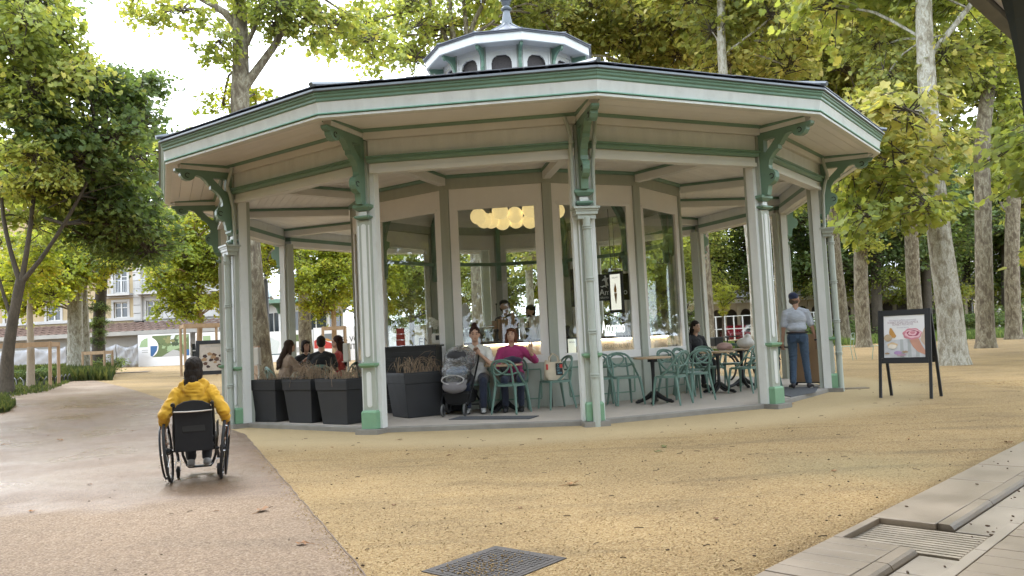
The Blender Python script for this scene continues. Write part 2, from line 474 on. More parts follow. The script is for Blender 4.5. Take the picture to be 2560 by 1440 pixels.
# roof: deck and slates
za, zb = 4.50, 6.12
sides('roof_deck', seg([(7.02, za - .02), (7.02, za - .03), (1.35, zb - .06), (1.35, zb - .02)]), K['slate'])
sl = MB(); rng = random.Random(4)
course = .235; n = int(5.75 / course)
for i in range(12):
    Rm = Matrix.Rotation((i + .5) * PI / 6, 4, 'Z')
    for k in range(n):
        R1 = 7.035 - k * course; R0 = R1 - course * 1.35
        if R0 < 1.35: break
        half = R1 * S15; cnt = max(1, round(2 * half / .30))
        sl_ = (zb - za) / (7.06 - 1.35)
        for j in range(cnt):
            x0, x1 = -half + 2 * half * j / cnt + .003, -half + 2 * half * (j + 1) / cnt - .003
            f = R0 / R1; dz = rng.uniform(0, .007)
            ya, yb = -R1 * C15, -R0 * C15
            z1 = za - .012 + (7.06 - R1) * sl_; z0 = za - .012 + (7.06 - R0) * sl_
            vs = [(x0, ya, z1 + .014 + dz), (x1, ya, z1 + .014 + dz), (x1 * f, yb, z0 + .004), (x0 * f, yb, z0 + .004),
                  (x0, ya, z1 + .026 + dz), (x1, ya, z1 + .026 + dz), (x1 * f, yb, z0 + .013), (x0 * f, yb, z0 + .013)]
            sl.add(vs, [(0, 3, 2, 1), (4, 5, 6, 7), (0, 1, 5, 4), (1, 2, 6, 5), (2, 3, 7, 6), (3, 0, 4, 7)], 0, Rm)
tag(sl.build('slates', K['slate'], pav), kind='stuff')
mb = MB()
for i in range(12):
    a = i * PI / 6; d = Vector((math.sin(a), -math.cos(a), 0))
    mb.tube([d * 7.1 + Vector((0, 0, 4.515)), d * 1.38 + Vector((0, 0, 6.15))], .035, 6)
mb.build('hip_rolls', K['zinc'], pav)

# downpipes: the hopper straddles the column, two thin pipes come down from the gutter
mb = MB()
y0 = -(RC + .075)
mb.tube([(0, y0, -.10), (0, y0, 2.72)], .052, 12)
for z in (2.60, 2.57, 1.9, 1.87, 1.2, 1.17, .62, .59): mb.lathe([(.052, z - .012), (.066, z - .008), (.066, z + .008), (.052, z + .012)], 12, 0, Matrix.Translation((0, y0, 0)))
pipe_me = mb.mesh('downpipe', K['pipe'], True)
mb = MB(); z = 2.70
for (w, d, h) in ((.25, .15, .06), (.30, .19, .045), (.32, .21, .03), (.36, .25, .028)):
    mb.box((0, -RC - .03, z + h / 2), (w, d, h)); z += h
hop_me = mb.mesh('hopper', K['pipe'])
mb = MB()
for sx in (-1, 1):
    mb.tube([(sx * .14, -RC + .015, 2.86), (sx * .145, -RC - .005, 3.45), (sx * .16, -RC - .05, 3.66), (sx * .16, -RC - .10, 3.80), (sx * .20, -RC - .05, 4.02), (sx * .22, -RC - .04, 4.10)], .028, 8)
    mb.lathe([(.034, -.03), (.034, .03)], 8, 0, Matrix.Translation((sx * .16, -RC - .09, 3.75)))
thin_me = mb.mesh('branch_pipe', K['pipe'], True)
for i in (0, 2, 4):
    a = (0, 0, i * PI / 6)
    p = link('downpipe', pipe_me, pav, None, a); link('hopper', hop_me, p); link('branch_pipe', thin_me, p)

# kiosk wall: corner posts, frames, panes, dado
mb = MB(); mb.box((0, -RK + .03, 1.86), (.15, .15, 3.72)); kp = mb.mesh('corner_post', K['sage'])
for i in range(12): link('corner_post', kp, pav, None, (0, 0, i * PI / 6))
sides('kiosk_beam', seg(rectp(3.24, 3.40, 3.722, 3.90), .0), K['sage'])
sides('kiosk_moulding', seg([(3.30, 3.902), (3.43, 3.902), (3.46, 3.93), (3.46, 3.953), (3.30, 3.953)]), K['green'])
hw = RK * S15 - .078; yk = -RK * C15
PB, PT = .86, 3.40
mb = MB()
mb.box((0, yk, (PT + 3.72) / 2), (2 * hw, .055, 3.72 - PT))
mb.box((0, yk - .018, PT - .02), (2 * hw - .16, .05, .05))
mb.box((0, yk, (PB + .73) / 2), (2 * hw, .07, PB - .73 - .002)); 
for sx in (-1, 1):
    mb.box((sx * (hw - .055), yk, (PT + PB) / 2), (.11, .055, PT - PB - .004)); mb.box((sx * (hw - .125), yk - .012, (PT + PB) / 2 - .02), (.028, .04, PT - PB - .05))
frame_me = mb.mesh('window_frame', K['cream'])
mb = MB(); mb.box((0, yk + .005, (PT + PB) / 2), (2 * hw - .23, .008, PT - PB)); pane_me = mb.mesh('pane', K['glass'])
mb = MB(); mb.box((0, yk, .364), (2 * hw, .05, .728)); dado_me = mb.mesh('dado_panel', K['sage'])
mb = MB()
w, b, t = hw - .16, .14, .62
for (c, d) in (((0, yk - .028, b), (2 * w, .014, .022)), ((0, yk - .028, t), (2 * w, .014, .022)), ((-w, yk - .028, (b + t) / 2), (.022, .014, t - b - .024)), ((w, yk - .028, (b + t) / 2), (.022, .014, t - b - .024))): mb.box(c, d)
bead_me = mb.mesh('panel_bead', K['green'])
for i in range(12):
    a = (0, 0, (i + .5) * PI / 6)
    w_ = link('window', frame_me, pav, None, a); link('pane', pane_me, w_)
    d_ = link('dado_panel', dado_me, pav, None, a); link('panel_bead', bead_me, d_)
# inside of the kiosk: ceiling, floor and the green inner brackets and tie rails
mb = MB(); mb.prism([(3.3 * math.sin(i * PI / 6), -3.3 * math.cos(i * PI / 6)) for i in range(12)], 4.60, 4.64); mb.build('kiosk_ceiling', K['cream'], pav)
sides('kiosk_upper_wall', seg(rectp(3.22, 3.26, 3.9, 4.6)), K['cream'])
mb = MB()
io = [(.0, 2.62), (.05, 2.58), (.09, 2.64), (.10, 2.86), (.16, 2.93), (.17, 3.02), (.07, 3.05), (.07, 3.3), (.10, 3.55), (.2, 3.85), (.45, 4.2), (.45, 4.35), (.30, 4.3), (0, 3.9)]
mb.prism(io, -.05, .05, 0, Matrix(((0, 0, 1, 0), (1, 0, 0, -RK + .12), (0, 1, 0, 0), (0, 0, 0, 1))))
ib = fixnormals(mb.mesh('inner_bracket', K['green']))
for i in range(12): link('inner_bracket', ib, pav, None, (0, 0, i * PI / 6))
sides('tie_rail', seg(rectp(3.12, 3.17, 2.94, 3.02)), K['green'], which=[4, 5, 6, 7, 8, 9, 10, 11])

# cupola
cu = empty('cupola', (0, 0, 0), 0, pav)
cu.parent = pav
wz0, wz1 = 5.98, 6.86
mb = MB(); he = RCU * S15; ye = -RCU * C15
arch = [(-.2, 6.1), (-.2, 6.52), (-.185, 6.535), (-.185, 6.56), (-.15, 6.62), (-.10, 6.645), (-.10, 6.66), (.10, 6.66), (.10, 6.645), (.15, 6.62), (.185, 6.56), (.185, 6.535), (.2, 6.52), (.2, 6.1)]
mb.prism([(-he + .04, wz0), (he - .04, wz0), (he - .04, wz1), (-he + .04, wz1)], -.02, .02, 0, Matrix.Translation((0, ye, 0)) @ Matrix.Rotation(PI / 2, 4, 'X'), [arch])
# raised surround round each opening
mb.box((0, ye - .03, 6.76), (2 * he - .12, .02, .035)); 
for sx in (-1, 1): mb.box((sx * (he - .075), ye - .03, 6.4), (.03, .02, .68))
wall_me = fixnormals(mb.mesh('louvre_panel', K['pale']))
mb = MB(); mb.box((0, ye + .05, 6.38), (.42, .01, .60)); lou_me = mb.mesh('louvre_mesh', K['mesh'])
mb = MB(); mb.box((0, -RCU + .015, 6.42), (.10, .09, .88)); cpost = mb.mesh('cupola_post', K['sage'])
mb = MB()
co = [(0, 6.28), (.05, 6.27), (.06, 6.33), (.10, 6.36), (.11, 6.42), (.06, 6.46), (.07, 6.56), (.13, 6.66), (.22, 6.72), (.27, 6.70), (.31, 6.73), (.32, 6.78), (.32, 6.80), (0, 6.80)]
mb.prism(co, -.028, .028, 0, Matrix(((0, 0, 1, 0), (-1, 0, 0, -RCU), (0, 1, 0, 0), (0, 0, 0, 1))))
cb = fixnormals(mb.mesh('cupola_bracket', K['green']))
for i in range(12):
    w_ = link('louvre_panel', wall_me, cu, None, (0, 0, (i + .5) * PI / 6)); link('louvre_mesh', lou_me, w_).parent = w_
    link('cupola_post', cpost, cu, None, (0, 0, i * PI / 6)); link('cupola_bracket', cb, cu, None, (0, 0, i * PI / 6))
sides('cupola_fascia', seg([(1.70, 6.79), (1.74, 6.79), (1.75, 6.80), (1.75, 6.955), (1.70, 6.955)]), K['white'], cu)
sides('cupola_soffit', seg(rectp(1.38, 1.70, 6.83, 6.85)), K['pale'], cu)
sides('cupola_edge', seg([(1.66, 6.957), (1.78, 6.957), (1.79, 6.975), (1.66, 7.01)]), K['slate'], cu)
mb = MB()
prof = [(1.80, 6.985), (1.25, 7.14), (.80, 7.33), (.45, 7.52), (.22, 7.66), (.12, 7.74)]
for i in range(12):
    Rm = Matrix.Rotation((i + .5) * PI / 6, 4, 'Z')
    for k in range(len(prof) - 1):
        (r1, z1), (r0, z0) = prof[k], prof[k + 1]
        vs = [(-r1 * S15, -r1 * C15, z1), (r1 * S15, -r1 * C15, z1), (r0 * S15, -r0 * C15, z0), (-r0 * S15, -r0 * C15, z0)]
        vs += [(x, y, z + .018) for (x, y, z) in vs]
        mb.add(vs, [(0, 3, 2, 1), (4, 5, 6, 7), (0, 1, 5, 4), (1, 2, 6, 5), (2, 3, 7, 6), (3, 0, 4, 7)], 0, Rm)
mb.build('cupola_roof', K['slate'], cu)
mb = MB()
for i in range(12):
    a = i * PI / 6; d = Vector((math.sin(a), -math.cos(a), 0))
    mb.tube([d * r + Vector((0, 0, z + .02)) for (r, z) in prof], .02, 5)
mb.build('cupola_hips', K['zinc'], cu)
mb = MB(); mb.lathe([(.13, 7.70), (.125, 7.76), (.075, 8.02), (.07, 8.06), (.11, 8.08), (.12, 8.11), (.085, 8.14), (.06, 8.17), (.08, 8.20), (.10, 8.23), (.075, 8.25), (.12, 8.29), (.135, 8.32), (.08, 8.37), (.05, 8.45), (.07, 8.5), (.03, 8.56), (.012, 9.1)], 14)
mb.build('finial', K['zinc'], cu, smooth=True)
# ------------------------------------------------------------------ ground, path, paving
_gz0 = gz
ND_ = Vector((.696, .718, 0)); NN_ = Vector((.718, -.696, 0)); N0 = -2.007     # gallery pavement: along and across
def gz(x, y):
    z = _gz0(x, y)
    n = x * .718 - y * .696 - N0
    return z - .5 * sstep(.03, .30, n)

def pebble_mat(name, cols, scale, big, bump, rough, fresh=False, wet=None):
    m, nt, P, L = nodes_of(name)
    geo = ND(nt, 'ShaderNodeNewGeometry'); pos = geo.outputs['Position']
    vo = ND(nt, 'ShaderNodeTexVoronoi'); vo.inputs['Scale'].default_value = scale; L.new(pos, vo.inputs['Vector'])
    rp = ramp(nt, cols); sepc = ND(nt, 'ShaderNodeSeparateColor'); L.new(vo.outputs['Color'], sepc.inputs[0]); L.new(sepc.outputs[0], rp.inputs[0])
    nb_ = ND(nt, 'ShaderNodeTexNoise'); nb_.inputs['Scale'].default_value = big; nb_.inputs['Detail'].default_value = 8; nb_.inputs['Roughness'].default_value = .62
    L.new(pos, nb_.inputs['Vector'])
    mr = ND(nt, 'ShaderNodeMapRange', i_1=.3, i_2=.7, i_3=.74, i_4=1.14); L.new(nb_.outputs[0], mr.inputs[0])
    c = mixc(nt, L, 1., rp.outputs[0], mr.outputs[0], 'MULTIPLY')
    # scuffed tracks and damp streaks
    mpt = ND(nt, 'ShaderNodeMapping'); mpt.inputs['Rotation'].default_value = (0, 0, .5); mpt.inputs['Scale'].default_value = (.35, 1.6, 1); L.new(pos, mpt.inputs[0])
    nt_ = ND(nt, 'ShaderNodeTexNoise'); nt_.inputs['Scale'].default_value = 1.3; nt_.inputs['Detail'].default_value = 7; nt_.inputs['Distortion'].default_value = .8; L.new(mpt.outputs[0], nt_.inputs['Vector'])
    mt_ = ND(nt, 'ShaderNodeMapRange', i_1=.52, i_2=.72, i_3=1., i_4=.74 if fresh else .86); L.new(nt_.outputs[0], mt_.inputs[0])
    c = mixc(nt, L, 1., c, mt_.outputs[0], 'MULTIPLY')
    # fine dark grit
    ng = ND(nt, 'ShaderNodeTexNoise'); ng.inputs['Scale'].default_value = scale * .55; ng.inputs['Detail'].default_value = 3; L.new(pos, ng.inputs['Vector'])
    rg = ND(nt, 'ShaderNodeMapRange', i_1=.64, i_2=.74, i_3=0., i_4=.4); L.new(ng.outputs[0], rg.inputs[0])
    c = mixc(nt, L, rg.outputs[0], c, (cols[0][1][0] * .4, cols[0][1][1] * .36, cols[0][1][2] * .33))
    if fresh:      # washed paler sand in the drip line round the pavilion, and a damp green stain
        sub = ND(nt, 'ShaderNodeVectorMath', operation='SUBTRACT'); sub.inputs[1].default_value = (PC.x, PC.y, -.07); L.new(pos, sub.inputs[0])
        ln = ND(nt, 'ShaderNodeVectorMath', operation='LENGTH'); L.new(sub.outputs[0], ln.inputs[0])
        ad = ND(nt, 'ShaderNodeMath', operation='MULTIPLY_ADD'); ad.inputs[1].default_value = .9; L.new(nb_.outputs[0], ad.inputs[0]); L.new(ln.outputs['Value'], ad.inputs[2])
        r2 = ND(nt, 'ShaderNodeMapRange', i_1=7.3, i_2=8.3, i_3=.75, i_4=0.); r2.interpolation_type = 'SMOOTHSTEP'; L.new(ad.outputs[0], r2.inputs[0])
        c = mixc(nt, L, r2.outputs[0], c, (.48, .365, .20))
        sub2 = ND(nt, 'ShaderNodeVectorMath', operation='SUBTRACT'); sub2.inputs[1].default_value = (2.9, 6.9, -.07); L.new(pos, sub2.inputs[0])
        l2 = ND(nt, 'ShaderNodeVectorMath', operation='LENGTH'); L.new(sub2.outputs[0], l2.inputs[0])
        a2 = ND(nt, 'ShaderNodeMath', operation='MULTIPLY_ADD'); a2.inputs[1].default_value = 1.2; L.new(nb_.outputs[0], a2.inputs[0]); L.new(l2.outputs['Value'], a2.inputs[2])
        r3 = ND(nt, 'ShaderNodeMapRange', i_1=.9, i_2=1.7, i_3=.35, i_4=0.); L.new(a2.outputs[0], r3.inputs[0])
        c = mixc(nt, L, r3.outputs[0], c, (.26, .23, .12))
    L.new(c, P.inputs['Base Color'])
    P.inputs['Roughness'].default_value = rough
    if wet:
        sp = ND(nt, 'ShaderNodeSeparateXYZ'); L.new(pos, sp.inputs[0])
        nw = ND(nt, 'ShaderNodeTexNoise'); nw.inputs['Scale'].default_value = .8; nw.inputs['Detail'].default_value = 6; L.new(pos, nw.inputs['Vector'])
        # the front of the path has dried, beyond an uneven line it is still wet
        yy = ND(nt, 'ShaderNodeMath', operation='MULTIPLY_ADD'); yy.inputs[1].default_value = 1.8; L.new(nw.outputs[0], yy.inputs[0]); L.new(sp.outputs[1], yy.inputs[2])
        w1 = ND(nt, 'ShaderNodeMapRange', i_1=7.2, i_2=8.0, i_3=0., i_4=1.); w1.interpolation_type = 'SMOOTHSTEP'; L.new(yy.outputs[0], w1.inputs[0])
        w3 = ND(nt, 'ShaderNodeMapRange', i_1=19., i_2=32., i_3=1., i_4=.1); L.new(sp.outputs[1], w3.inputs[0])
        ww = ND(nt, 'ShaderNodeMath', operation='MULTIPLY'); L.new(w1.outputs[0], ww.inputs[0]); L.new(w3.outputs[0], ww.inputs[1])
        dk = mixc(nt, L, 1., c, (.68, .60, .54), 'MULTIPLY')
        c2 = mixc(nt, L, ww.outputs[0], c, dk); L.new(c2, P.inputs['Base Color'])
        w2 = ND(nt, 'ShaderNodeMapRange', i_1=.40, i_2=.62, i_3=.60, i_4=.27); L.new(nw.outputs[0], w2.inputs[0])
        rm = ND(nt, 'ShaderNodeMix', data_type='FLOAT'); rm.inputs[2].default_value = .85; L.new(ww.outputs[0], rm.inputs[0]); L.new(w2.outputs[0], rm.inputs[3])
        L.new(rm.outputs[0], P.inputs['Roughness'])
    b = ND(nt, 'ShaderNodeBump'); b.inputs['Strength'].default_value = bump; b.inputs['Distance'].default_value = .012; b.invert = True
    L.new(vo.outputs['Distance'], b.inputs['Height'])
    b2 = ND(nt, 'ShaderNodeBump'); b2.inputs['Strength'].default_value = .25; b2.inputs['Distance'].default_value = .08
    n5 = ND(nt, 'ShaderNodeTexNoise'); n5.inputs['Scale'].default_value = 5; n5.inputs['Detail'].default_value = 4; L.new(pos, n5.inputs['Vector'])
    L.new(n5.outputs[0], b2.inputs['Height']); L.new(b2.outputs[0], b.inputs['Normal']); L.new(b.outputs[0], P.inputs['Normal'])
    return m

K['gravel'] = pebble_mat('pale_gravel', [(0., (.19, .112, .041)), (.3, (.30, .189, .073)), (.65, (.37, .248, .105)), (1., (.45, .333, .17))], 105, .55, .8, .9, fresh=True)
K['resin'] = pebble_mat('resin_bound_gravel', [(0., (.135, .08, .047)), (.35, (.215, .14, .083)), (.7, (.265, .183, .113)), (1., (.33, .245, .168))], 95, .4, .45, .85, wet=True)

def axis(parts):
    out = []
    for (a, b, s) in parts:
        n = max(1, round((b - a) / s)); out += [a + (b - a) * i / n for i in range(n)]
    return out + [parts[-1][1]]

def sheet(name, xs, ys, zf, mt):
    vs = [(x, y, zf(x, y)) for y in ys for x in xs]; nx = len(xs)
    fs = [(j * nx + i, j * nx + i + 1, (j + 1) * nx + i + 1, (j + 1) * nx + i) for j in range(len(ys) - 1) for i in range(nx - 1)]
    me = bpy.data.meshes.new(name); me.from_pydata(vs, [], fs); me.materials.append(mt)
    me.polygons.foreach_set('use_smooth', [True] * len(fs))
    return link(name, me)

gx = axis([(-260, -60, 20), (-60, -20, 2), (-20, -4, .5), (-4, 8, .2), (8, 60, 4), (60, 260, 20)])
gy = axis([(-60, 0, 5), (0, 9, .2), (9, 22, .5), (22, 70, 2), (70, 320, 20)])
tag(sheet('ground', gx, gy, gz, K['gravel']), 'pale sandy gravel ground of the park', 'ground', kind='structure')

# resin path on the left: strip between two edges
E1, E2 = gp(910, 1440), gp(612, 1088)
def path_r(y):
    if y <= E2.y: return .018 * mnoise.noise(Vector((y * 3.1, 2, 0))) + .012 * mnoise.noise(Vector((y * 9, 5, 0))) + E1.x + (y - E1.y) * (E2.x - E1.x) / (E2.y - E1.y)
    return E2.x - (y - E2.y) * .55 - .02 * (y - E2.y) ** 1.5 if y < 40 else -26
def path_l(y):
    base = -9.5 - .22 * max(0, y - 4) - 1.5 * sstep(16, 24, y)
    if y > 21: base -= .25 * (y - 21)
    return base
vs = []; ys = axis([(-8, 3, .35), (3, 12, .07), (12, 26, .35), (26, 50, 2)]); nx = 24
for y in ys:
    l, r = path_l(y), path_r(y)
    l = min(l, r - .6)
    for i in range(nx + 1):
        x = l + (r - l) * i / nx; vs.append((x, y, gz(x, y) + .012))
fs = [(j * (nx + 1) + i, j * (nx + 1) + i + 1, (j + 1) * (nx + 1) + i + 1, (j + 1) * (nx + 1) + i) for j in range(len(ys) - 1) for i in range(nx)]
me = bpy.data.meshes.new('path'); me.from_pydata(vs, [], fs); me.materials.append(K['resin']); me.polygons.foreach_set('use_smooth', [True] * len(fs))
tag(link('path', me), 'wet beige resin bound path running past the pavilion', 'path', kind='structure')
mb = MB()
ep = [(path_r(y), y, gz(path_r(y), y) + .006) for y in [i * .08 + 2.5 for i in range(0, 130)]]
ep = [p for p in ep if p[1] < E2.y + .2]
for a, b in zip(ep[:-1], ep[1:]): mb.beam(a, b, .008, .02)
K['edging'] = mat('steel_edging', (.16, .11, .08), .7, .3, 8, metal=.3)
tag(mb.build('path_edging', K['edging']), 'thin rusty steel edging along the path', 'edging', kind='structure')

# gallery pavement bottom right
K['stone'] = mat('pale_paving_stone', (.265, .21, .155), .4, .3, 2.2, bump=.12, bscale=110, rnd=.07, grime=.35)
K['stone2'] = mat('light_channel_stone', (.31, .26, .205), .4, .28, 2.2, bump=.12, bscale=140, rnd=.05, grime=.3)
K['joint'] = mat('dark_joint_mortar', (.16, .13, .10), .9, .3, 20)
PM = Matrix(((ND_.x, NN_.x, 0, NN_.x * N0), (ND_.y, NN_.y, 0, NN_.y * N0), (0, 0, 1, 0), (0, 0, 0, 1)))   # local x along, y across
pv = MB()
pv.box((5, .20, -.16), (26, .39, .10)); pv.box((5, .54, -.19), (26, .29, .06)); pv.box((5, 2.7, -.16), (26, 3.98, .10))
pav_b = pv.build('pavement', K['joint']); pav_b.matrix_world = PM
tag(pav_b, 'pale stone pavement and gutter of the gallery', 'pavement', kind='structure')
ZT = -.055
def slab(name, x0, x1, y0, y1, z0, z1, mt, jit=0.):
    m = MB(); m.box(((x0 + x1) / 2, (y0 + y1) / 2, (z0 + z1) / 2), (x1 - x0, y1 - y0, z1 - z0))
    o = m.build(name, mt, pav_b, bevel=.004)
    return o
rng = random.Random(11)
G0, G1 = 4.585, 5.14          # grate position along the gutter
x = 1.6
while x < 13.5:               # border slabs
    L_ = .135 if x < G0 - .05 else rng.choice((.62, .75, .9))
    x1 = x + L_
    if x < G0 < x1: x1 = G0
    if G0 - 1e-3 <= x < G1:
        slab('paver', G0, G1, .0, .05, -.11, ZT, K['stone']); x = G1; continue
    slab('paver', x + .003, x1 - .003, .0, .365, -.11, ZT + rng.uniform(-.002, .002), K['stone']); x = x1
for (a, b) in ((1.2, 2.2), (2.2, 3.2), (3.2, 4.2), (4.2, 4.56), (5.17, 6.0), (6.0, 7.0), (7.0, 8.0), (8.0, 9.0), (9.0, 10.0), (10., 11.)):
    m = MB(); m.prism([(.37, -.14), (.455, -.14), (.455, ZT - .03), (.445, ZT - .012), (.43, ZT - .002), (.37, ZT - .001)], a + .004, b - .004, 0, Matrix(((0, 0, 1, 0), (1, 0, 0, 0), (0, 1, 0, 0), (0, 0, 0, 1))))
    o = m.build('kerb_stone', K['stone'], pav_b); fixnormals(o.data)
    a_, b_ = a, b
    slab('gutter_stone', a + .003, b - .003, .46, .68, -.15, ZT - .036, K['stone2'])
for k in range(-1, 14): slab('edge_stone', 1.2 + k * .7 + .004, 1.2 + (k + 1) * .7 - .004, .686, .745, -.13, ZT - .002, K['stone2'])
for r in range(5):
    k = 0; xx = -1.0 + (.11 if r % 2 else 0)
    while xx < 12:
        slab('paver', xx + .003, xx + .157, .75 + r * .34 + .003, .75 + (r + 1) * .34 - .003, -.12, ZT + rng.uniform(-.0015, .0015), K['stone']); xx += .16
# drain grate
K['grate'] = mat('cast_stone_grate', (.29, .24, .18), .5, .25, 6, bump=.15, grime=.35)
gm = MB(); nsl = 10
for k in range(nsl + 1):
    xa = G0 + .03 + (G1 - G0 - .06) * k / nsl
    gm.box((xa, .345, ZT - .052), ((G1 - G0 - .06) / nsl * .70, .60, .036))
gm.box(((G0 + G1) / 2, .060, ZT - .053), (G1 - G0, .03, .034)); gm.box(((G0 + G1) / 2, .652, ZT - .053), (G1 - G0, .02, .034))
gr = gm.build('drain_grate', K['grate']); gr.matrix_world = PM
tag(gr, 'slotted drain grate set across the stone gutter', 'drain grate')
mb = MB(); mb.box(((G0 + G1) / 2, .355, -.1075), (G1 - G0 - .01, .60, .003)); mb.build('slot_shade', K['black'], gr)  # flat black plate, paints in the dark of the shallow slots

# inspection cover in the gravel
p1, p2, p3 = onz(1235, 1365, -.06), onz(1395, 1392, -.06), onz(1075, 1425, -.06)
ang = math.atan2((p2 - p1).y, (p2 - p1).x); cw, cl = (p2 - p1).length, (p3 - p1).length
ctr = (p2 + p3) / 2
K['iron'] = mat('cast_iron_cover', (.07, .06, .055), .6, .35, 8, bump=.4, bscale=90, metal=.3, grime=.2)
mh = MB(); mh.box((0, 0, -.02), (cw, cl, .03))
mho = mh.build('manhole_cover', K['iron'], None, (ctr.x, ctr.y, -.059), (0, 0, ang))
tag(mho, 'square cast iron inspection cover half dusted with gravel', 'manhole cover')
mh = MB()
for (c, d) in (((0, cl / 2 + .014, -.022), (cw + .05, .022, .032)), ((0, -cl / 2 - .014, -.022), (cw + .05, .022, .032)), ((cw / 2 + .014, 0, -.022), (.022, cl, .032)), ((-cw / 2 - .014, 0, -.022), (.022, cl, .032))): mh.box(c, d)
mh.build('cover_frame', K['iron'], mho)
mh = MB(); rng = random.Random(3)
for i in range(13):
    for j in range(15):
        mh.box(((i - 6) * cw / 14, (j - 7) * cl / 16.5, -.0045), (.022 if (i + j) % 2 else .010, .010 if (i + j) % 2 else .022, .005))
tag(mh.build('tread_studs', K['iron'], mho), kind='stuff')
mh = MB()
for k in range(420):
    a, b = rng.gauss(0, .25), rng.uniform(-.5, .5); 
    if abs(a) > .5: continue
    s = rng.uniform(.003, .007); px, py = a * cw * .9, b * cl * .96
    if (px * .6 + py) > rng.uniform(-.1, .3): continue
    mh.ell((px, py, .0), (s, s * rng.uniform(.6, 1), s * .6), 5, 3)
tag(mh.build('grit', K['gravel'], mho), kind='stuff')

def small_grate(u, v, w, d, rz, lab):
    p = gp(u, v); m = MB(); n = int(w / .045)
    for k in range(n): m.box(((k - (n - 1) / 2) * .045, 0, .012), (.022, d - .02, .02))
    m.box((0, d / 2, .011), (w, .02, .024)); m.box((0, -d / 2, .011), (w, .02, .024))
    o = m.build('drain_cover', K['grate'], None, p, (0, 0, rz)); tag(o, lab, 'drain cover')
small_grate(1482, 1063, .34, .22, .15, 'small slotted drain cover at the foot of the downpipe column')
small_grate(2140, 972, .42, .16, -.05, 'small slotted drain cover in gravel between column and signboard')

# loose stones, pods and twigs on the gravel
K['debris'] = mat('brown_debris', (.09, .055, .03), .8, .4, 30, rnd=.3)
rng = random.Random(21); mb = MB()
def free(x, y):
    if x * .718 - y * .696 > N0 - .03: return False
    if (Vector((x, y)) - Vector((PC.x, PC.y))).length < 6.3: return False
    return True
cnt = 0
while cnt < 330:
    y = 3.6 + 13 * rng.random() ** 1.6; x = rng.uniform(-.62, .64) * y
    if not free(x, y): continue
    if x < path_r(y) and rng.random() < .75: continue
    nb2 = N0 - (x * .718 - y * .696)
    if nb2 > .8 and mnoise.noise(Vector((x * .9, y * .9, 3))) < rng.uniform(-.45, .45): continue
    z = gz(x, y) + (.013 if x < path_r(y) else 0); cnt += 1
    if rng.random() < .55:
        l = rng.uniform(.005, .013); mb.ell((0, 0, 0), (l, l * .5, l * .4), 6, 4, 0, Matrix.Translation((x, y, z + l * .3)) @ Matrix.Rotation(rng.uniform(0, 6.3), 4, 'Z'))
    else:
        a = rng.uniform(0, 6.3); l = rng.uniform(.015, .06); d = Vector((math.cos(a), math.sin(a), 0)) * l
        mb.tube([Vector((x, y, z + .004)) - d * .5, Vector((x, y, z + .007)) + d * .1, Vector((x, y, z + .004)) + d * .5], rng.uniform(.0015, .003), 4)
for k in range(46):
    t = rng.uniform(3.6, 8.5); n_ = rng.choice((rng.uniform(.47, .67), rng.uniform(.62, .68), rng.uniform(.05, .36), rng.uniform(.47, .52)))
    p = ND_ * t + NN_ * (N0 + n_); zz_ = (ZT - .035) if .46 < n_ < .68 else ZT + .002
    if G0 < t < G1: zz_ = ZT - .033
    l = rng.uniform(.006, .016); mb.ell((0, 0, 0), (l, l * .45, l * .35), 6, 4, 0, Matrix.Translation((p.x, p.y, zz_ + l * .25)) @ Matrix.Rotation(rng.uniform(0, 6.3), 4, 'Z'))
tag(mb.build('litter_debris', K['debris']), 'tiny brown pods and twigs scattered over the gravel', 'debris', kind='stuff')
mb = MB(); cnt = 0
while cnt < 9000:
    y = 3.5 + 6.5 * rng.random() ** 1.5; x = rng.uniform(-.35, .62) * y if cnt > 1200 else path_r(y) + rng.uniform(-.16, .05) * rng.random()
    if not free(x, y) or (cnt > 1200 and x < path_r(y) + .03): continue
    cnt += 1; s = rng.uniform(.004, .0085); a = rng.uniform(0, 6.3); z = gz(x, y) + (.012 if x < path_r(y) else 0)
    c, sn = math.cos(a) * s, math.sin(a) * s
    mb.add([(x - c, y - sn, z), (x + sn * .7, y - c * .7, z), (x + c, y + sn, z), (x - sn * .7, y + c * .7, z), (x, y, z + s * .75)], [(0, 1, 4), (1, 2, 4), (2, 3, 4), (3, 0, 4)])
tag(mb.build('gravel_stones', K['gravel']), 'loose gravel stones lying on the sandy ground', 'gravel', kind='stuff')
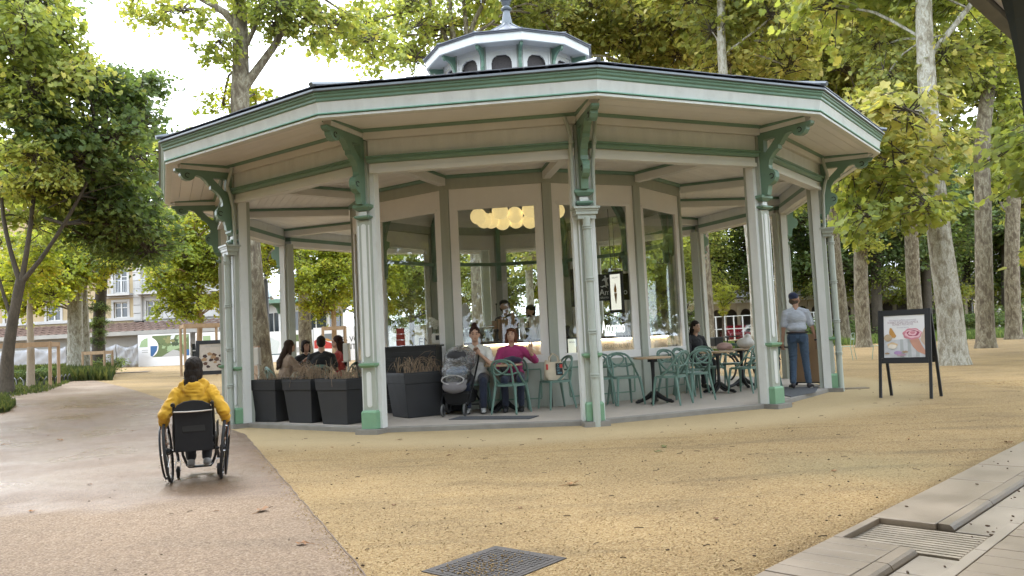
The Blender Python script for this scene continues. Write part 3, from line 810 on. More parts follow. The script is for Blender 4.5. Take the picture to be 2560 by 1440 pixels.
# fallen leaves one can pick out
K['leafbrown'] = mat('dry_leaf', (.26, .12, .04), .7, .4, 30, rnd=.35)
K['leafolive'] = mat('fallen_green_leaf', (.14, .15, .035), .6, .3, 30)
def leaf_me(seed, s):
    r = random.Random(seed); m = MB(); n = 11; vs = [(0, 0, .012)]
    for k in range(n):
        a = 2 * PI * k / n; rr = s * ((1.0 if k % 2 == 0 else .55) * r.uniform(.8, 1.1)); vs.append((rr * math.cos(a), rr * math.sin(a) * .8, .004 + r.uniform(0, .022)))
    m.add(vs, [(0, 1 + k, 1 + (k + 1) % n) for k in range(n)]); m.tube([(0, 0, .012), (-s * 1.3, .01, .006), (-s * 1.7, .03, .004)], .0015, 4)
    return m.mesh('fallen_leaf', K['leafbrown'])
lm = [leaf_me(i, .055) for i in range(4)]
LV = [(1000, 1101, 'beside the left front column'), (1660, 1119, 'olive, out on the open gravel'), (1645, 1131, 'small, close behind the olive one'), (985, 1265, 'small, on gravel near the path edge'), (1430, 1213, 'curled, in mid gravel'), (1300, 1272, 'small, on gravel above the iron cover'), (1123, 1140, 'small, on gravel before the pushchair'), (1350, 1100, 'small, on pale gravel before the rubber mat'), (2270, 1100, 'small, on gravel before the signboard'),
      (150, 1104, 'upright on the wet path'), (10, 1115, 'at the left edge of the path'), (225, 1216, 'small, on the wet path left of the wheelchair'), (655, 1284, 'brown, on the dry part of the path'), (755, 1368, 'dark, at the front of the path'), (80, 1285, 'small, low at the left of the path'), (540, 1283, 'small, on the path behind the wheelchair'), (120, 1092, 'small, just beyond the upright leaf'), (330, 1080, 'small, on the path beside the yellow hoodie'), (1977, 1012, 'large rust brown, at foot of the right front column'), (2085, 1180, 'small, on gravel left of the stone border'), (830, 1120, 'small, before the black planters'), (700, 1130, 'small, beside the path edging'), (2520, 1108, 'small, at the far end of the stone border'), (1790, 1300, 'small, on gravel left of the drain grate')]
for k, (u, v, w) in enumerate(LV):
    p = gp(u, v); s = .6 if w.startswith('small') else 1.0
    o = link('fallen_leaf', lm[k % 4], None, (p.x, p.y, p.z + (.014 if p.x < path_r(p.y) else .002)), (0, 0, k * 1.7), s * (1 + .25 * ((k * 7) % 5 - 2) / 2))
    if 'olive' in w:
        o.material_slots[0].link = 'OBJECT'; o.material_slots[0].material = K['leafolive']
    tag(o, ('fallen plane leaf ' + w) if w else ('small dry brown leaf lying on the ' + ('path' if p.x < path_r(p.y) else 'gravel')), 'leaf', 'fallen leaves on the ground')
# ------------------------------------------------------------------ trees
def bark_mat(name, cols, scale, patch=True):
    m, nt, P, L = nodes_of(name)
    tcn = ND(nt, 'ShaderNodeTexCoord'); mp = ND(nt, 'ShaderNodeMapping'); mp.inputs['Scale'].default_value = (1, 1, .42); L.new(tcn.outputs['Object'], mp.inputs[0])
    oi = ND(nt, 'ShaderNodeObjectInfo'); ad = ND(nt, 'ShaderNodeVectorMath', operation='ADD'); L.new(mp.outputs[0], ad.inputs[0]); L.new(oi.outputs['Location'], ad.inputs[1])
    n1 = ND(nt, 'ShaderNodeTexNoise'); n1.inputs['Scale'].default_value = scale; n1.inputs['Detail'].default_value = 3.5; n1.inputs['Distortion'].default_value = .6; L.new(ad.outputs[0], n1.inputs['Vector'])
    rp = ramp(nt, cols, 'CONSTANT' if patch else 'LINEAR'); L.new(n1.outputs[0], rp.inputs[0])
    n2 = ND(nt, 'ShaderNodeTexNoise'); n2.inputs['Scale'].default_value = scale * 6; n2.inputs['Detail'].default_value = 6; L.new(ad.outputs[0], n2.inputs['Vector'])
    mr = ND(nt, 'ShaderNodeMapRange', i_1=.3, i_2=.7, i_3=.7, i_4=1.15); L.new(n2.outputs[0], mr.inputs[0])
    L.new(mixc(nt, L, 1., rp.outputs[0], mr.outputs[0], 'MULTIPLY'), P.inputs['Base Color'])
    P.inputs['Roughness'].default_value = .85
    b = ND(nt, 'ShaderNodeBump'); b.inputs['Strength'].default_value = .6; b.inputs['Distance'].default_value = .03
    b2 = ND(nt, 'ShaderNodeBump'); b2.inputs['Strength'].default_value = .5; b2.inputs['Distance'].default_value = .03
    L.new(n1.outputs[0], b.inputs['Height']); L.new(n2.outputs[0], b2.inputs['Height']); L.new(b.outputs[0], b2.inputs['Normal']); L.new(b2.outputs[0], P.inputs['Normal'])
    return m
K['plane'] = bark_mat('plane_bark', [(0., (.11, .085, .055)), (.38, (.15, .12, .08)), (.47, (.20, .17, .115)), (.55, (.28, .25, .18)), (.63, (.19, .155, .10))], 8.5)
K['planepale'] = bark_mat('pale_plane_bark', [(0., (.20, .175, .13)), (.36, (.28, .25, .19)), (.45, (.36, .34, .28)), (.53, (.44, .42, .36)), (.64, (.32, .29, .22))], 9.)
K['bark'] = bark_mat('dark_bark', [(0., (.035, .028, .02)), (.5, (.075, .06, .042)), (1., (.13, .105, .075))], 5, False)

def leaf_mat(name, stops):
    m, nt, P, L = nodes_of(name)
    at_ = ND(nt, 'ShaderNodeAttribute'); at_.attribute_name = 'tint'
    oi = ND(nt, 'ShaderNodeObjectInfo')
    ma = ND(nt, 'ShaderNodeMath', operation='MULTIPLY_ADD'); ma.inputs[1].default_value = .45; ma.inputs[2].default_value = -.22; L.new(oi.outputs['Random'], ma.inputs[0])
    sm = ND(nt, 'ShaderNodeMath', operation='ADD', use_clamp=True); L.new(at_.outputs['Fac'], sm.inputs[0]); L.new(ma.outputs[0], sm.inputs[1])
    rp = ramp(nt, stops); L.new(sm.outputs[0], rp.inputs[0])
    L.new(rp.outputs[0], P.inputs['Base Color']); P.inputs['Roughness'].default_value = .55; P.inputs['Specular IOR Level'].default_value = .3
    tr = ND(nt, 'ShaderNodeBsdfTranslucent'); tc2 = mixc(nt, L, 1., rp.outputs[0], (1.6, 1.5, .8), 'MULTIPLY'); L.new(tc2, tr.inputs[0])
    ms = ND(nt, 'ShaderNodeMixShader'); ms.inputs[0].default_value = .5; L.new(P.outputs[0], ms.inputs[1]); L.new(tr.outputs[0], ms.inputs[2])
    L.new(ms.outputs[0], nt.nodes['Material Output'].inputs[0])
    return m
K['ly'] = leaf_mat('autumn_plane_leaves', [(0., (.20, .24, .075)), (.35, (.28, .31, .10)), (.7, (.37, .36, .12)), (1., (.48, .42, .16))])
K['lg'] = leaf_mat('green_plane_leaves', [(0., (.17, .22, .07)), (.4, (.27, .32, .09)), (.8, (.36, .39, .11)), (1., (.47, .43, .13))])
K['lb'] = leaf_mat('bright_young_leaves', [(0., (.19, .25, .04)), (.4, (.30, .35, .05)), (.8, (.42, .43, .06)), (1., (.52, .44, .08))])
K['ld'] = leaf_mat('dark_chestnut_leaves', [(0., (.08, .125, .05)), (.5, (.13, .19, .07)), (.85, (.19, .25, .09)), (1., (.27, .29, .10))])

def clump(name, seed, n, rr, size, ntw, droop, flat=.75):
    """spray of twigs carrying single leaves"""
    r = random.Random(seed); V = []; F = []; MI = []; T = []
    tw = MB()
    twigs = []
    for k in range(ntw):
        d = Vector((r.gauss(0, 1), r.gauss(0, 1), r.gauss(0.15, .8) * flat)).normalized(); l = rr * r.uniform(.65, 1.08)
        p0 = Vector((r.gauss(0, .08), r.gauss(0, .08), r.gauss(0, .08))) * rr
        mid = p0 + d * l * .55 + Vector((0, 0, .08 * rr)); end = p0 + d * l + Vector((0, 0, -droop * rr * r.uniform(.3, 1)))
        end.z *= flat; twigs.append((p0, mid, end)); tw.tube([p0, mid, end], [.016 * rr, .010 * rr, .004 * rr], 4)
    shape = [(0, -.1), (.28, -.22), (.50, .05), (.36, .30), (.34, .55), (.12, .52), (0, .82)]
    for k in range(n):
        p0, mid, end = r.choice(twigs); t = r.uniform(.3, 1.0) ** .7
        q = p0.lerp(mid, t * 2) if t < .5 else mid.lerp(end, t * 2 - 1)
        q = q + Vector((r.gauss(0, 1), r.gauss(0, 1), r.gauss(0, .7))) * (.13 * rr)
        s = size * r.uniform(.65, 1.25)
        out = Vector((q.x, q.y, 0)); out = out.normalized() if out.length > .01 else Vector((1, 0, 0))
        yaw = math.atan2(out.y, out.x) - PI / 2 + r.gauss(0, .9); pitch = -r.uniform(.1, 1.2); roll = r.gauss(0, .5)
        Rm = Matrix.Rotation(yaw, 3, 'Z') @ Matrix.Rotation(pitch, 3, 'X') @ Matrix.Rotation(roll, 3, 'Y')
        fold = r.uniform(.05, .35); o = len(V)
        pts = [Vector((x, y, abs(x) * fold)) for (x, y) in shape] + [Vector((-x, y, abs(x) * fold)) for (x, y) in shape[1:-1]]
        tint = min(1, max(0, r.gauss(.45, .22)))
        for p in pts: V.append(tuple(Rm @ (p * s) + q)); T.append(tint)
        F.append((o, o + 1, o + 2, o + 3, o + 4, o + 5, o + 6)); F.append((o, o + 6, o + 11, o + 10, o + 9, o + 8, o + 7)); MI += [0, 0]
    off = len(V); V += tw.v; F += [tuple(i + off for i in f) for f in tw.f]; MI += [1] * len(tw.f); T += [.3] * len(tw.v)
    me = bpy.data.meshes.new(name); me.from_pydata(V, [], F); me.materials.append(K['ly']); me.materials.append(K['bark'])
    me.polygons.foreach_set('material_index', MI)
    a = me.attributes.new('tint', 'FLOAT', 'POINT'); a.data.foreach_set('value', T); me.update()
    return me
CL = {'big': [clump('foliage_spray', 100 + i, 420, 1.35, .205, 34, .30) for i in range(4)],
      'fine': [clump('foliage_spray', 200 + i, 760, 1.5, .15, 46, .15) for i in range(3)],
      'loose': [clump('foliage_spray', 300 + i, 260, 1.5, .24, 18, .35, .6) for i in range(3)]}

def smooth_path(pts, step=.35):
    P = [Vector(p) for p in pts]; out = []
    for i in range(len(P) - 1):
        a, b, c, d = P[max(i - 1, 0)], P[i], P[i + 1], P[min(i + 2, len(P) - 1)]
        n = max(2, int((c - b).length / step))
        for k in range(n):
            t = k / n
            out.append((.5 * ((2 * b) + (c - a) * t + (2 * a - 5 * b + 4 * c - d) * t * t + (3 * b - a - 3 * c + d) * t ** 3), i + t))
    out.append((P[-1], len(P) - 1)); return out

def limb_into(mb, pts, rs, seed=0, n=12, flare=False, rough=.022):
    sp = smooth_path(pts); k = len(mb.v)
    P = [p for p, t in sp]; R_ = []
    for p, t in sp:
        i = min(int(t), len(rs) - 2); f = t - i; R_.append(rs[i] * (1 - f) + rs[i + 1] * f)
    if flare:
        z0 = P[0].z
        R_ = [r_ * (1 + .30 * math.exp(-(p.z - z0) / .25)) for p, r_ in zip(P, R_)]
    mb.tube(P, R_, n)
    for q in range(k, len(mb.v)):
        v = Vector(mb.v[q]); i = (q - k) // n; c = P[i]
        nn = mnoise.noise(Vector((v.x * 1.3 + seed, v.y * 1.3, v.z * .8))) * 1.3 + mnoise.noise(Vector((v.x * 4 + seed, v.y * 4, v.z * 2.5))) * .6
        mb.v[q] = tuple(c + (v - c) * (1 + rough * 1.6 * nn))

TREE_N = [0]
def tree(name, label, path, rs, bark='plane', rf=1., limbs=(), crowns=(), leafy='ly', group=None, cat='tree', seed=None):
    """path: trunk points in metres, rs: radii, limbs: [(points, radii)], crowns: [(centre, radii, count, spray kind, scale, leaf material)]"""
    TREE_N[0] += 1; sd_ = seed if seed is not None else TREE_N[0] * 17
    r = random.Random(sd_); base = Vector(path[0]).copy()
    root = empty(name, base)
    tag(root, label, cat, group)
    rel = lambda p: Vector(p) - base
    rs = [q * rf for q in rs]
    mb = MB(); limb_into(mb, [rel(p) for p in path], rs, sd_, 14, True)
    tr = mb.build('trunk', K[bark], root, smooth=True, sharp=80)
    nodes = [rel(p) for p in path[1:]]
    for (pts, rr) in limbs:
        m2 = MB(); limb_into(m2, [rel(p) for p in pts], [q * rf for q in rr], sd_ + 3, 9)
        m2.build('limb', K[bark], tr, smooth=True, sharp=80); nodes += [rel(p) for p in pts[1:]]
    tw = MB(); spots = []
    for cw in crowns:
        c, rd, n, kind, sc, lf = cw
        c = rel(c)
        tries = []
        for k in range(max(2, round(n * (.85 if kind == 'loose' or n >= 30 or sc <= .6 else .5 if lf == 'ly' else .6)))):
            best = None
            for _ in range(8):
                d = Vector((r.gauss(0, 1), r.gauss(0, 1), r.gauss(0, 1))).normalized() * (r.random() ** .42)
                p = c + Vector((d.x * rd[0], d.y * rd[1], d.z * rd[2]))
                q = min([(p - t).length for t in tries] or [9])
                if best is None or q > best[0]: best = (q, p)
            tries.append(best[1]); spots.append((best[1], kind, sc * r.uniform(.8, 1.2), lf))
    for (p, kind, sc, lf) in spots:
        cands = [q for q in nodes if q.z < p.z + .8] or nodes
        q = min(cands, key=lambda q: (q - p).length); d = (p - q).length
        if d > .5:
            mid = q.lerp(p, .5) + Vector((r.gauss(0, .1), r.gauss(0, .1), .12)) * d
            tw.tube([t for t, _ in smooth_path([q, mid, p], max(.4, d / 5))], .02 + .007 * min(d, 4), 5)
    if not spots: return root
    if not tw.v: tw.tube([nodes[-1], spots[0][0]], .03, 5)
    cr_ = tw.build('crown', K[bark], root, smooth=True)
    for (p, kind, sc, lf) in spots:
        o = link('foliage_spray', r.choice(CL[kind]), cr_, p, (r.uniform(-.3, .3), r.uniform(-.3, .3), r.uniform(0, 6.28)), sc)
        o.material_slots[0].link = 'OBJECT'; o.material_slots[0].material = K[lf]
    return root

def px(pts, d):      # a run of bearings at one distance, or (u, v, distance)
    return [at(p[0], p[1], p[2] if len(p) > 2 else d) for p in pts]
def crown(u, v, d, ru, rv, rdm, n, kind='big', sc=1., lf='ly'):
    k = d / CAM_F
    return (at(u, v, d), (ru * k, rdm, rv * k), n, kind, sc, lf)
def root_at(u, v):
    return gp(u, v) - Vector((0, 0, .06))

# right-hand plane trees
b = root_at(2385, 912); d = b.y
tree('plane_tree', 'tall pale plane tree leaning left just behind the black signboard', [b] + px([(2372, 760), (2345, 560), (2325, 330), (2312, 100), (2305, -150), (2290, -420)], d), [.46, .42, .375, .33, .28, .23, .15], 'planepale',
     limbs=[(px([(2315, 150), (2420, 20), (2500, -100)], d), [.12, .09, .06])],
     rf=0.76, crowns=[crown(2230, 330, d - 1., 120, 110, 1.3, 7, 'loose', .8), crown(2215, 470, d - 1., 120, 90, 1.3, 6, 'loose', .8, 'lg'), crown(2290, 180, d + 1.5, 190, 130, 1.6, 16, 'big', .85), crown(2330, -150, d + .5, 380, 180, 3.5, 26, 'big', 1.1, 'lg')])
b = root_at(2160, 868); d = b.y
tree('plane_tree', 'plane tree with forked crown seen just right of the pavilion', [b] + px([(2152, 700), (2150, 520), (2128, 330), (2115, 210)], d), [.50, .46, .42, .42, .40],
     limbs=[(px([(2118, 240), (2095, 120), (2060, 30), (2030, -60)], d), [.36, .24, .18, .12]), (px([(2118, 240), (2150, 120), (2180, 40), (2200, -80)], d), [.34, .22, .18, .12])],
     rf=0.7, crowns=[crown(2130, 90, d, 200, 150, 3.6, 30, 'big', 1.25), crown(2080, 340, d + 1, 90, 130, 2., 14, 'big', 1.0), crown(2140, -150, d, 260, 130, 4, 16, 'big', 1.5), crown(2140, 560, d - .5, 60, 90, 1, 6, 'big', .7, 'lg')], group='plane trees right of the pavilion')
b = root_at(2465, 870); d = b.y
tree('plane_tree', 'brown mottled plane tree right of the big pale leaning one', [b] + px([(2460, 720), (2458, 540), (2455, 380), (2468, 240), (2488, 110), (2500, 20)], d), [.40, .37, .35, .34, .30, .28, .24],
     limbs=[(px([(2490, 110), (2450, 30), (2430, -60)], d), [.16, .12, .08]), (px([(2475, 200), (2530, 120), (2560, 40)], d), [.14, .1, .06])],
     rf=0.84, crowns=[crown(2440, 120, d + .5, 130, 140, 2.6, 20, 'big', 1.0, 'lg'), crown(2480, 330, d + 1.5, 110, 90, 2., 9, 'loose', 1.1, 'lg'), crown(2480, -120, d, 200, 120, 3, 14, 'big', 1.2)], group='plane trees right of the pavilion')
b = root_at(2535, 848); d = b.y
tree('plane_tree', 'plane tree farthest right at the edge of the picture', [b] + px([(2530, 700), (2532, 540), (2545, 380), (2556, 240), (2560, 80)], d), [.42, .38, .36, .34, .30, .26],
     rf=0.9, crowns=[crown(2550, 180, d, 120, 180, 3, 20, 'big', 1.2, 'lg'), crown(2540, 480, d + 4, 80, 90, 2, 8, 'big', 1.1, 'lg')], group='plane trees right of the pavilion')
b = root_at(2112, 850); d = 48.
b = at(2112, 851, d)
tree('plane_tree', 'plane trunk half hidden by the rightmost downpipe column', [b] + px([(2100, 740), (2085, 600), (2075, 450), (2060, 300)], d), [.48, .44, .42, .40, .36],
     rf=0.78, crowns=[crown(2050, 200, d, 170, 160, 4, 24, 'big', 1.5), crown(2060, 470, d + 2, 70, 60, 2, 6, 'big', 1.1, 'lg')], group='plane trees right of the pavilion')
d = 46.; b = at(2292, 852, d)
tree('plane_tree', 'plane trunk rising behind the black signboard', [b] + px([(2283, 700), (2275, 540), (2258, 400), (2250, 250)], d), [.44, .40, .38, .36, .32],
     rf=0.95, crowns=[crown(2230, 230, d, 140, 160, 4, 22, 'big', 1.5), crown(2240, 450, d + 1, 90, 90, 2, 9, 'big', 1.2)], group='plane trees right of the pavilion')
# trees behind the pavilion
d = 36.; b = at(1778, 872, d)
tree('plane_tree', 'mottled plane trunk seen between the two rear right columns', [b] + px([(1772, 740), (1762, 600), (1750, 400), (1735, 230), (1705, 110), (1690, 0)], d), [.26, .24, .23, .30, .33, .30, .26],
     limbs=[(px([(1735, 230), (1770, 120), (1800, 40)], d), [.2, .14, .1])],
     rf=0.72, crowns=[crown(1700, 90, d, 200, 110, 3.6, 30, 'big', 1.15), crown(1740, -60, d, 260, 100, 3.6, 16, 'big', 1.3)], group='plane trees behind the pavilion')
d = 29.; b = at(1890, 900, d)
tree('plane_tree', 'pale plane trunk beside the right front pavilion column', [b] + px([(1886, 740), (1874, 600), (1850, 420), (1820, 280), (1805, 140), (1803, 0), (1800, -120)], d), [.28, .26, .25, .26, .28, .26, .24, .2], 'planepale',
     rf=0.6, crowns=[crown(1860, 110, d + 2, 150, 110, 3, 22, 'big', 1.05), crown(1830, -90, d, 250, 80, 3, 14, 'big', 1.2)], group='plane trees behind the pavilion')
d = 40.; b = at(1952, 868, d)
tree('plane_tree', 'plane trunk seen left of the standing person in jeans', [b] + px([(1948, 740), (1940, 600), (1915, 400), (1885, 230), (1875, 130), (1890, 20)], d), [.3, .27, .26, .28, .34, .28, .2],
     limbs=[(px([(1880, 170), (1910, 90), (1930, 20)], d), [.2, .14, .1])],
     rf=0.72, crowns=[crown(1930, 150, d, 140, 100, 3.6, 22, 'big', 1.25), crown(1960, 20, d, 160, 80, 3, 12, 'big', 1.3), crown(1985, 470, d + 4, 60, 60, 2, 5, 'big', 1.0, 'lg')], group='plane trees behind the pavilion')
d = 30.; b = at(1196, 905, d)
tree('plane_tree', 'big forked plane tree standing behind the cupola', [b] + px([(1194, 740), (1186, 560), (1172, 380), (1160, 240), (1140, 150)], d), [.48, .44, .43, .42, .42, .38],
     limbs=[(px([(1146, 170), (1112, 90), (1082, 30), (1062, -60)], d), [.25, .17, .13, .1]), (px([(1150, 170), (1128, 60), (1122, -60)], d), [.25, .2, .16]), (px([(1155, 180), (1166, 80), (1150, -60)], d), [.24, .17, .13]),
            (px([(1158, 190), (1180, 70), (1215, -10), (1225, -90)], d), [.26, .18, .14, .1]), (px([(1175, 90), (1225, 60), (1262, 30)], d), [.13, .1, .06])],
     rf=0.52, crowns=[crown(1040, 80, d, 140, 90, 2.6, 15, 'big', .8, 'lg'), crown(1180, -20, d, 180, 90, 3, 14, 'loose', .9, 'lg'), crown(1330, 60, d + 2, 110, 100, 2.6, 16, 'big', .9, 'ly')])
d = 34.; b = at(1330, 895, d)
tree('plane_tree', 'pale plane trunk seen through the glazed kiosk', [b] + px([(1325, 740), (1322, 560), (1345, 380), (1370, 200), (1400, 60)], d), [.36, .34, .32, .3, .26, .22], 'planepale',
     limbs=[(px([(1385, 130), (1420, 40), (1440, -60)], d), [.14, .1, .07])],
     rf=0.5, crowns=[crown(1540, 80, d, 110, 100, 3, 18, 'big', 1.0), crown(1420, 50, d + 2, 120, 100, 3, 16, 'big', 1.0), crown(1320, 600, d, 120, 90, 2.5, 8, 'big', .9), crown(1400, -70, d, 230, 60, 3, 10, 'big', 1.2)], group='plane trees behind the pavilion')
d = 39.; b = at(1600, 880, d)
tree('plane_tree', 'plane tree hidden behind kiosk with long bare shoots above the roof', [b] + px([(1600, 740), (1595, 560), (1590, 350), (1582, 170), (1570, 90)], d), [.34, .32, .3, .3, .3, .25],
     limbs=[(px([(1572, 100), (1545, 40), (1500, -20)], d), [.1, .05, .03]), (px([(1572, 100), (1590, 20), (1600, -50)], d), [.1, .06, .03]), (px([(1620, 190), (1650, 100), (1640, 0)], d), [.16, .14, .1])],
     rf=0.7, crowns=[crown(1620, 60, d, 120, 110, 3, 20, 'big', 1.1), crown(1560, 640, d + 2, 110, 110, 2.5, 9, 'big', 1.0, 'lg')], group='plane trees behind the pavilion')
# left of the pavilion
d = 22.; b = at(662, 990, d); b.z = gz(b.x, b.y) - .05
tree('plane_tree', 'large plane tree with a raised left limb beyond the left end of the roof', [b] + px([(650, 880), (635, 720), (622, 560), (612, 400), (600, 260), (602, 170), (600, 60), (594, -80)], d), [.44, .40, .37, .35, .34, .34, .30, .27, .22],
     limbs=[(px([(602, 80), (560, 30), (500, -5), (440, -40)], d), [.18, .14, .11, .08]), (px([(612, 215), (660, 150), (705, 80), (730, -20)], d), [.2, .15, .12, .08]), (px([(608, 130), (650, 40), (690, -60)], d), [.1, .08, .05])],
     rf=0.74, crowns=[crown(700, 40, d, 90, 60, 1.4, 7, 'big', .55, 'lg'), crown(560, 60, d, 90, 90, 1.4, 5, 'loose', .5, 'lg'), crown(840, 80, d + 1.5, 100, 70, 1.8, 7, 'loose', .6, 'lg'), crown(380, 20, d - 1, 80, 40, 1.2, 3, 'loose', .55, 'lg'), crown(740, -70, d, 220, 50, 2, 5, 'big', .8, 'lg'), crown(600, 250, d + 2, 80, 30, 1, 3, 'loose', .5, 'lb')])
b = root_at(15, 985); d = b.y
tree('maple_tree', 'dark forked tree at the left edge standing in the planted bed', [b] + px([(18, 900), (34, 790), (52, 700)], d), [.42, .35, .29, .28], 'bark',
     limbs=[(px([(52, 710), (30, 640), (8, 540), (0, 420)], d), [.18, .14, .12, .08]), (px([(52, 710), (68, 620), (85, 480), (90, 330), (110, 240)], d), [.19, .15, .12, .09, .06]),
            (px([(54, 705), (100, 650), (160, 560), (220, 450), (250, 360)], d), [.17, .13, .11, .08, .05]), (px([(30, 800), (10, 740), (-15, 650)], d), [.12, .1, .08]), (px([(120, 520), (190, 490), (300, 460)], d), [.06, .04, .02])],
     rf=0.45, crowns=[crown(60, 140, d - 2, 130, 160, 1.6, 20, 'big', .72, 'lg'), crown(210, 300, d, 170, 150, 1.8, 26, 'big', .8, 'ld'), crown(330, 250, d + 1.5, 90, 60, 1.4, 12, 'big', .7, 'ld'), crown(110, 360, d - 1, 130, 110, 1.6, 12, 'big', .62, 'lg'), crown(260, 480, d + 2, 120, 80, 1.8, 16, 'big', .8, 'ld'), crown(90, 480, d + 1, 110, 90, 1.4, 12, 'big', .7, 'lg'), crown(300, 590, d + 3, 90, 70, 1.8, 14, 'fine', .7, 'ld'), crown(20, 20, d, 130, 60, 2, 10, 'big', .9, 'ld')])
d = 38.; b = at(190, 935, d); b.z = gz(b.x, b.y) - .05
tree('plane_tree', 'thick pale plane trunk with a second stem at the left by the hoarding', [b] + px([(188, 860), (188, 780), (190, 690), (186, 560), (180, 400)], d), [.70, .62, .58, .52, .45, .36], 'planepale',
     limbs=[(px([(215, 925), (212, 820), (208, 720), (210, 600)], d + .9), [.42, .38, .34, .3])],
     rf=0.55, crowns=[crown(140, 670, d - 2, 150, 60, 2., 32, 'big', .75, 'lb'), crown(60, 715, d - 1, 90, 55, 1.5, 18, 'big', .7, 'lb'), crown(200, 590, d, 120, 60, 2.5, 12, 'big', 1.0, 'lg'), crown(160, 420, d + 2, 240, 130, 4, 24, 'big', 1.5, 'lg'), crown(440, 380, d + 3, 45, 70, 1.5, 4, 'loose', .8, 'lb')])
d = 41.; b = at(248, 925, d); b.z = gz(b.x, b.y) - .05
tree('ivy_tree', 'slender dark tree wrapped in ivy beside the thick plane trunk', [b] + px([(246, 840), (252, 740), (262, 640), (275, 540)], d), [.34, .3, .27, .22, .16], 'bark',
     crowns=[crown(244, 810, d - .3, 18, 60, .4, 8, 'fine', .32, 'ld'), crown(256, 690, d - .3, 14, 50, .35, 5, 'fine', .26, 'ld'), crown(320, 590, d, 130, 70, 3, 22, 'fine', 1.0, 'ld'), crown(380, 500, d + 1, 60, 80, 2, 8, 'fine', 1.0, 'ld')])
d = 33.; b = at(496, 935, d); b.z = gz(b.x, b.y) - .03
tree('young_plane_tree', 'young yellowing plane tree in a stake frame left of the pavilion', [b] + px([(498, 860), (500, 790), (497, 700), (490, 600)], d), [.12, .11, .10, .08, .05], 'wood',
     crowns=[crown(470, 690, d, 100, 100, 1.5, 42, 'big', .52, 'lb'), crown(460, 570, d, 70, 50, 1.2, 14, 'big', .5, 'lb'), crown(540, 640, d, 40, 100, .8, 10, 'big', .5, 'lb')], group='young trees in stake frames')
d = 36.; b = at(838, 925, d); b.z = gz(b.x, b.y) - .03
tree('young_plane_tree', 'young yellow-green plane tree in a stake frame seen through the left walk', [b] + px([(836, 850), (834, 780), (832, 700), (828, 600)], d), [.12, .11, .10, .08, .05], 'wood',
     crowns=[crown(815, 700, d, 75, 95, 1.5, 36, 'big', .56, 'lb'), crown(830, 600, d, 70, 40, 1.2, 10, 'big', .5, 'lb')], group='young trees in stake frames')
d = 40.; b = at(770, 915, d); b.z = gz(b.x, b.y) - .03
tree('plane_tree', 'older plane trunk behind the seated group by the hoarding', [b] + px([(763, 840), (760, 740), (752, 640), (748, 540)], d), [.34, .32, .3, .28, .22], 'plane',
     crowns=[crown(700, 640, d, 70, 60, 2, 14, 'big', .8, 'lg'), crown(740, 520, d, 130, 60, 3, 14, 'big', 1.1, 'lg'), crown(655, 600, d - 4, 45, 60, 1, 9, 'big', .5, 'lb')])
d = 42.; b = at(1808, 850, d)
tree('young_pollard_tree', 'small bright green pollard in a low frame beyond the chairs', [b] + px([(1808, 800), (1807, 765)], d), [.06, .05, .05], 'bark',
     limbs=[(px([(1807, 768), (1796, 735), (1790, 705)], d), [.03, .02, .012]), (px([(1807, 768), (1822, 730), (1826, 702)], d), [.03, .02, .012]), (px([(1807, 768), (1838, 745), (1845, 725)], d), [.03, .02, .01])],
     crowns=[crown(1808, 745, d, 32, 42, .5, 16, 'fine', .22, 'lb')])
# dark chestnuts farther back on the right, each its own trunk and crown
far = [(1700, 60, 'lg'), (1800, 66, 'ld'), (1900, 62, 'ld'), (2010, 68, 'ld'), (2085, 60, 'ld'), (2195, 58, 'ld'), (2320, 60, 'ld'), (2420, 66, 'ld'), (2520, 62, 'ld'), (2600, 60, 'ld')]
words = ['behind the glazed kiosk', 'behind the small pollard', 'behind the right front column', 'behind the standing person in jeans', 'just right of the rightmost column', 'left of the black signboard', 'between signboard and pale leaning plane', 'right of the pale leaning plane', 'near the right edge', 'at the far right edge']
for k, (u, d, lf) in enumerate(far):
    v0 = 847 - .0478 * (u - 1280); b = at(u, v0 + 1.21 * CAM_F / d, d)
    tree('chestnut_tree', 'dark leafed chestnut tree ' + words[k], [b] + px([(u - 3, 760), (u - 6, 640), (u - 10, 520)], d), [.42, .36, .33, .28], 'bark',
         crowns=[crown(u, 590, d + 1, 95, 130, 4, 20, 'fine', 1.5, lf), crown(u + 10, 430, d + 2, 110, 90, 4, 12, 'fine', 1.7, 'lg' if k % 3 == 1 else lf), crown(u - 20, 715, d + 2, 70, 45, 2.5, 5, 'fine', 1.1, 'lg')], group='dark chestnut trees at the back of the park')

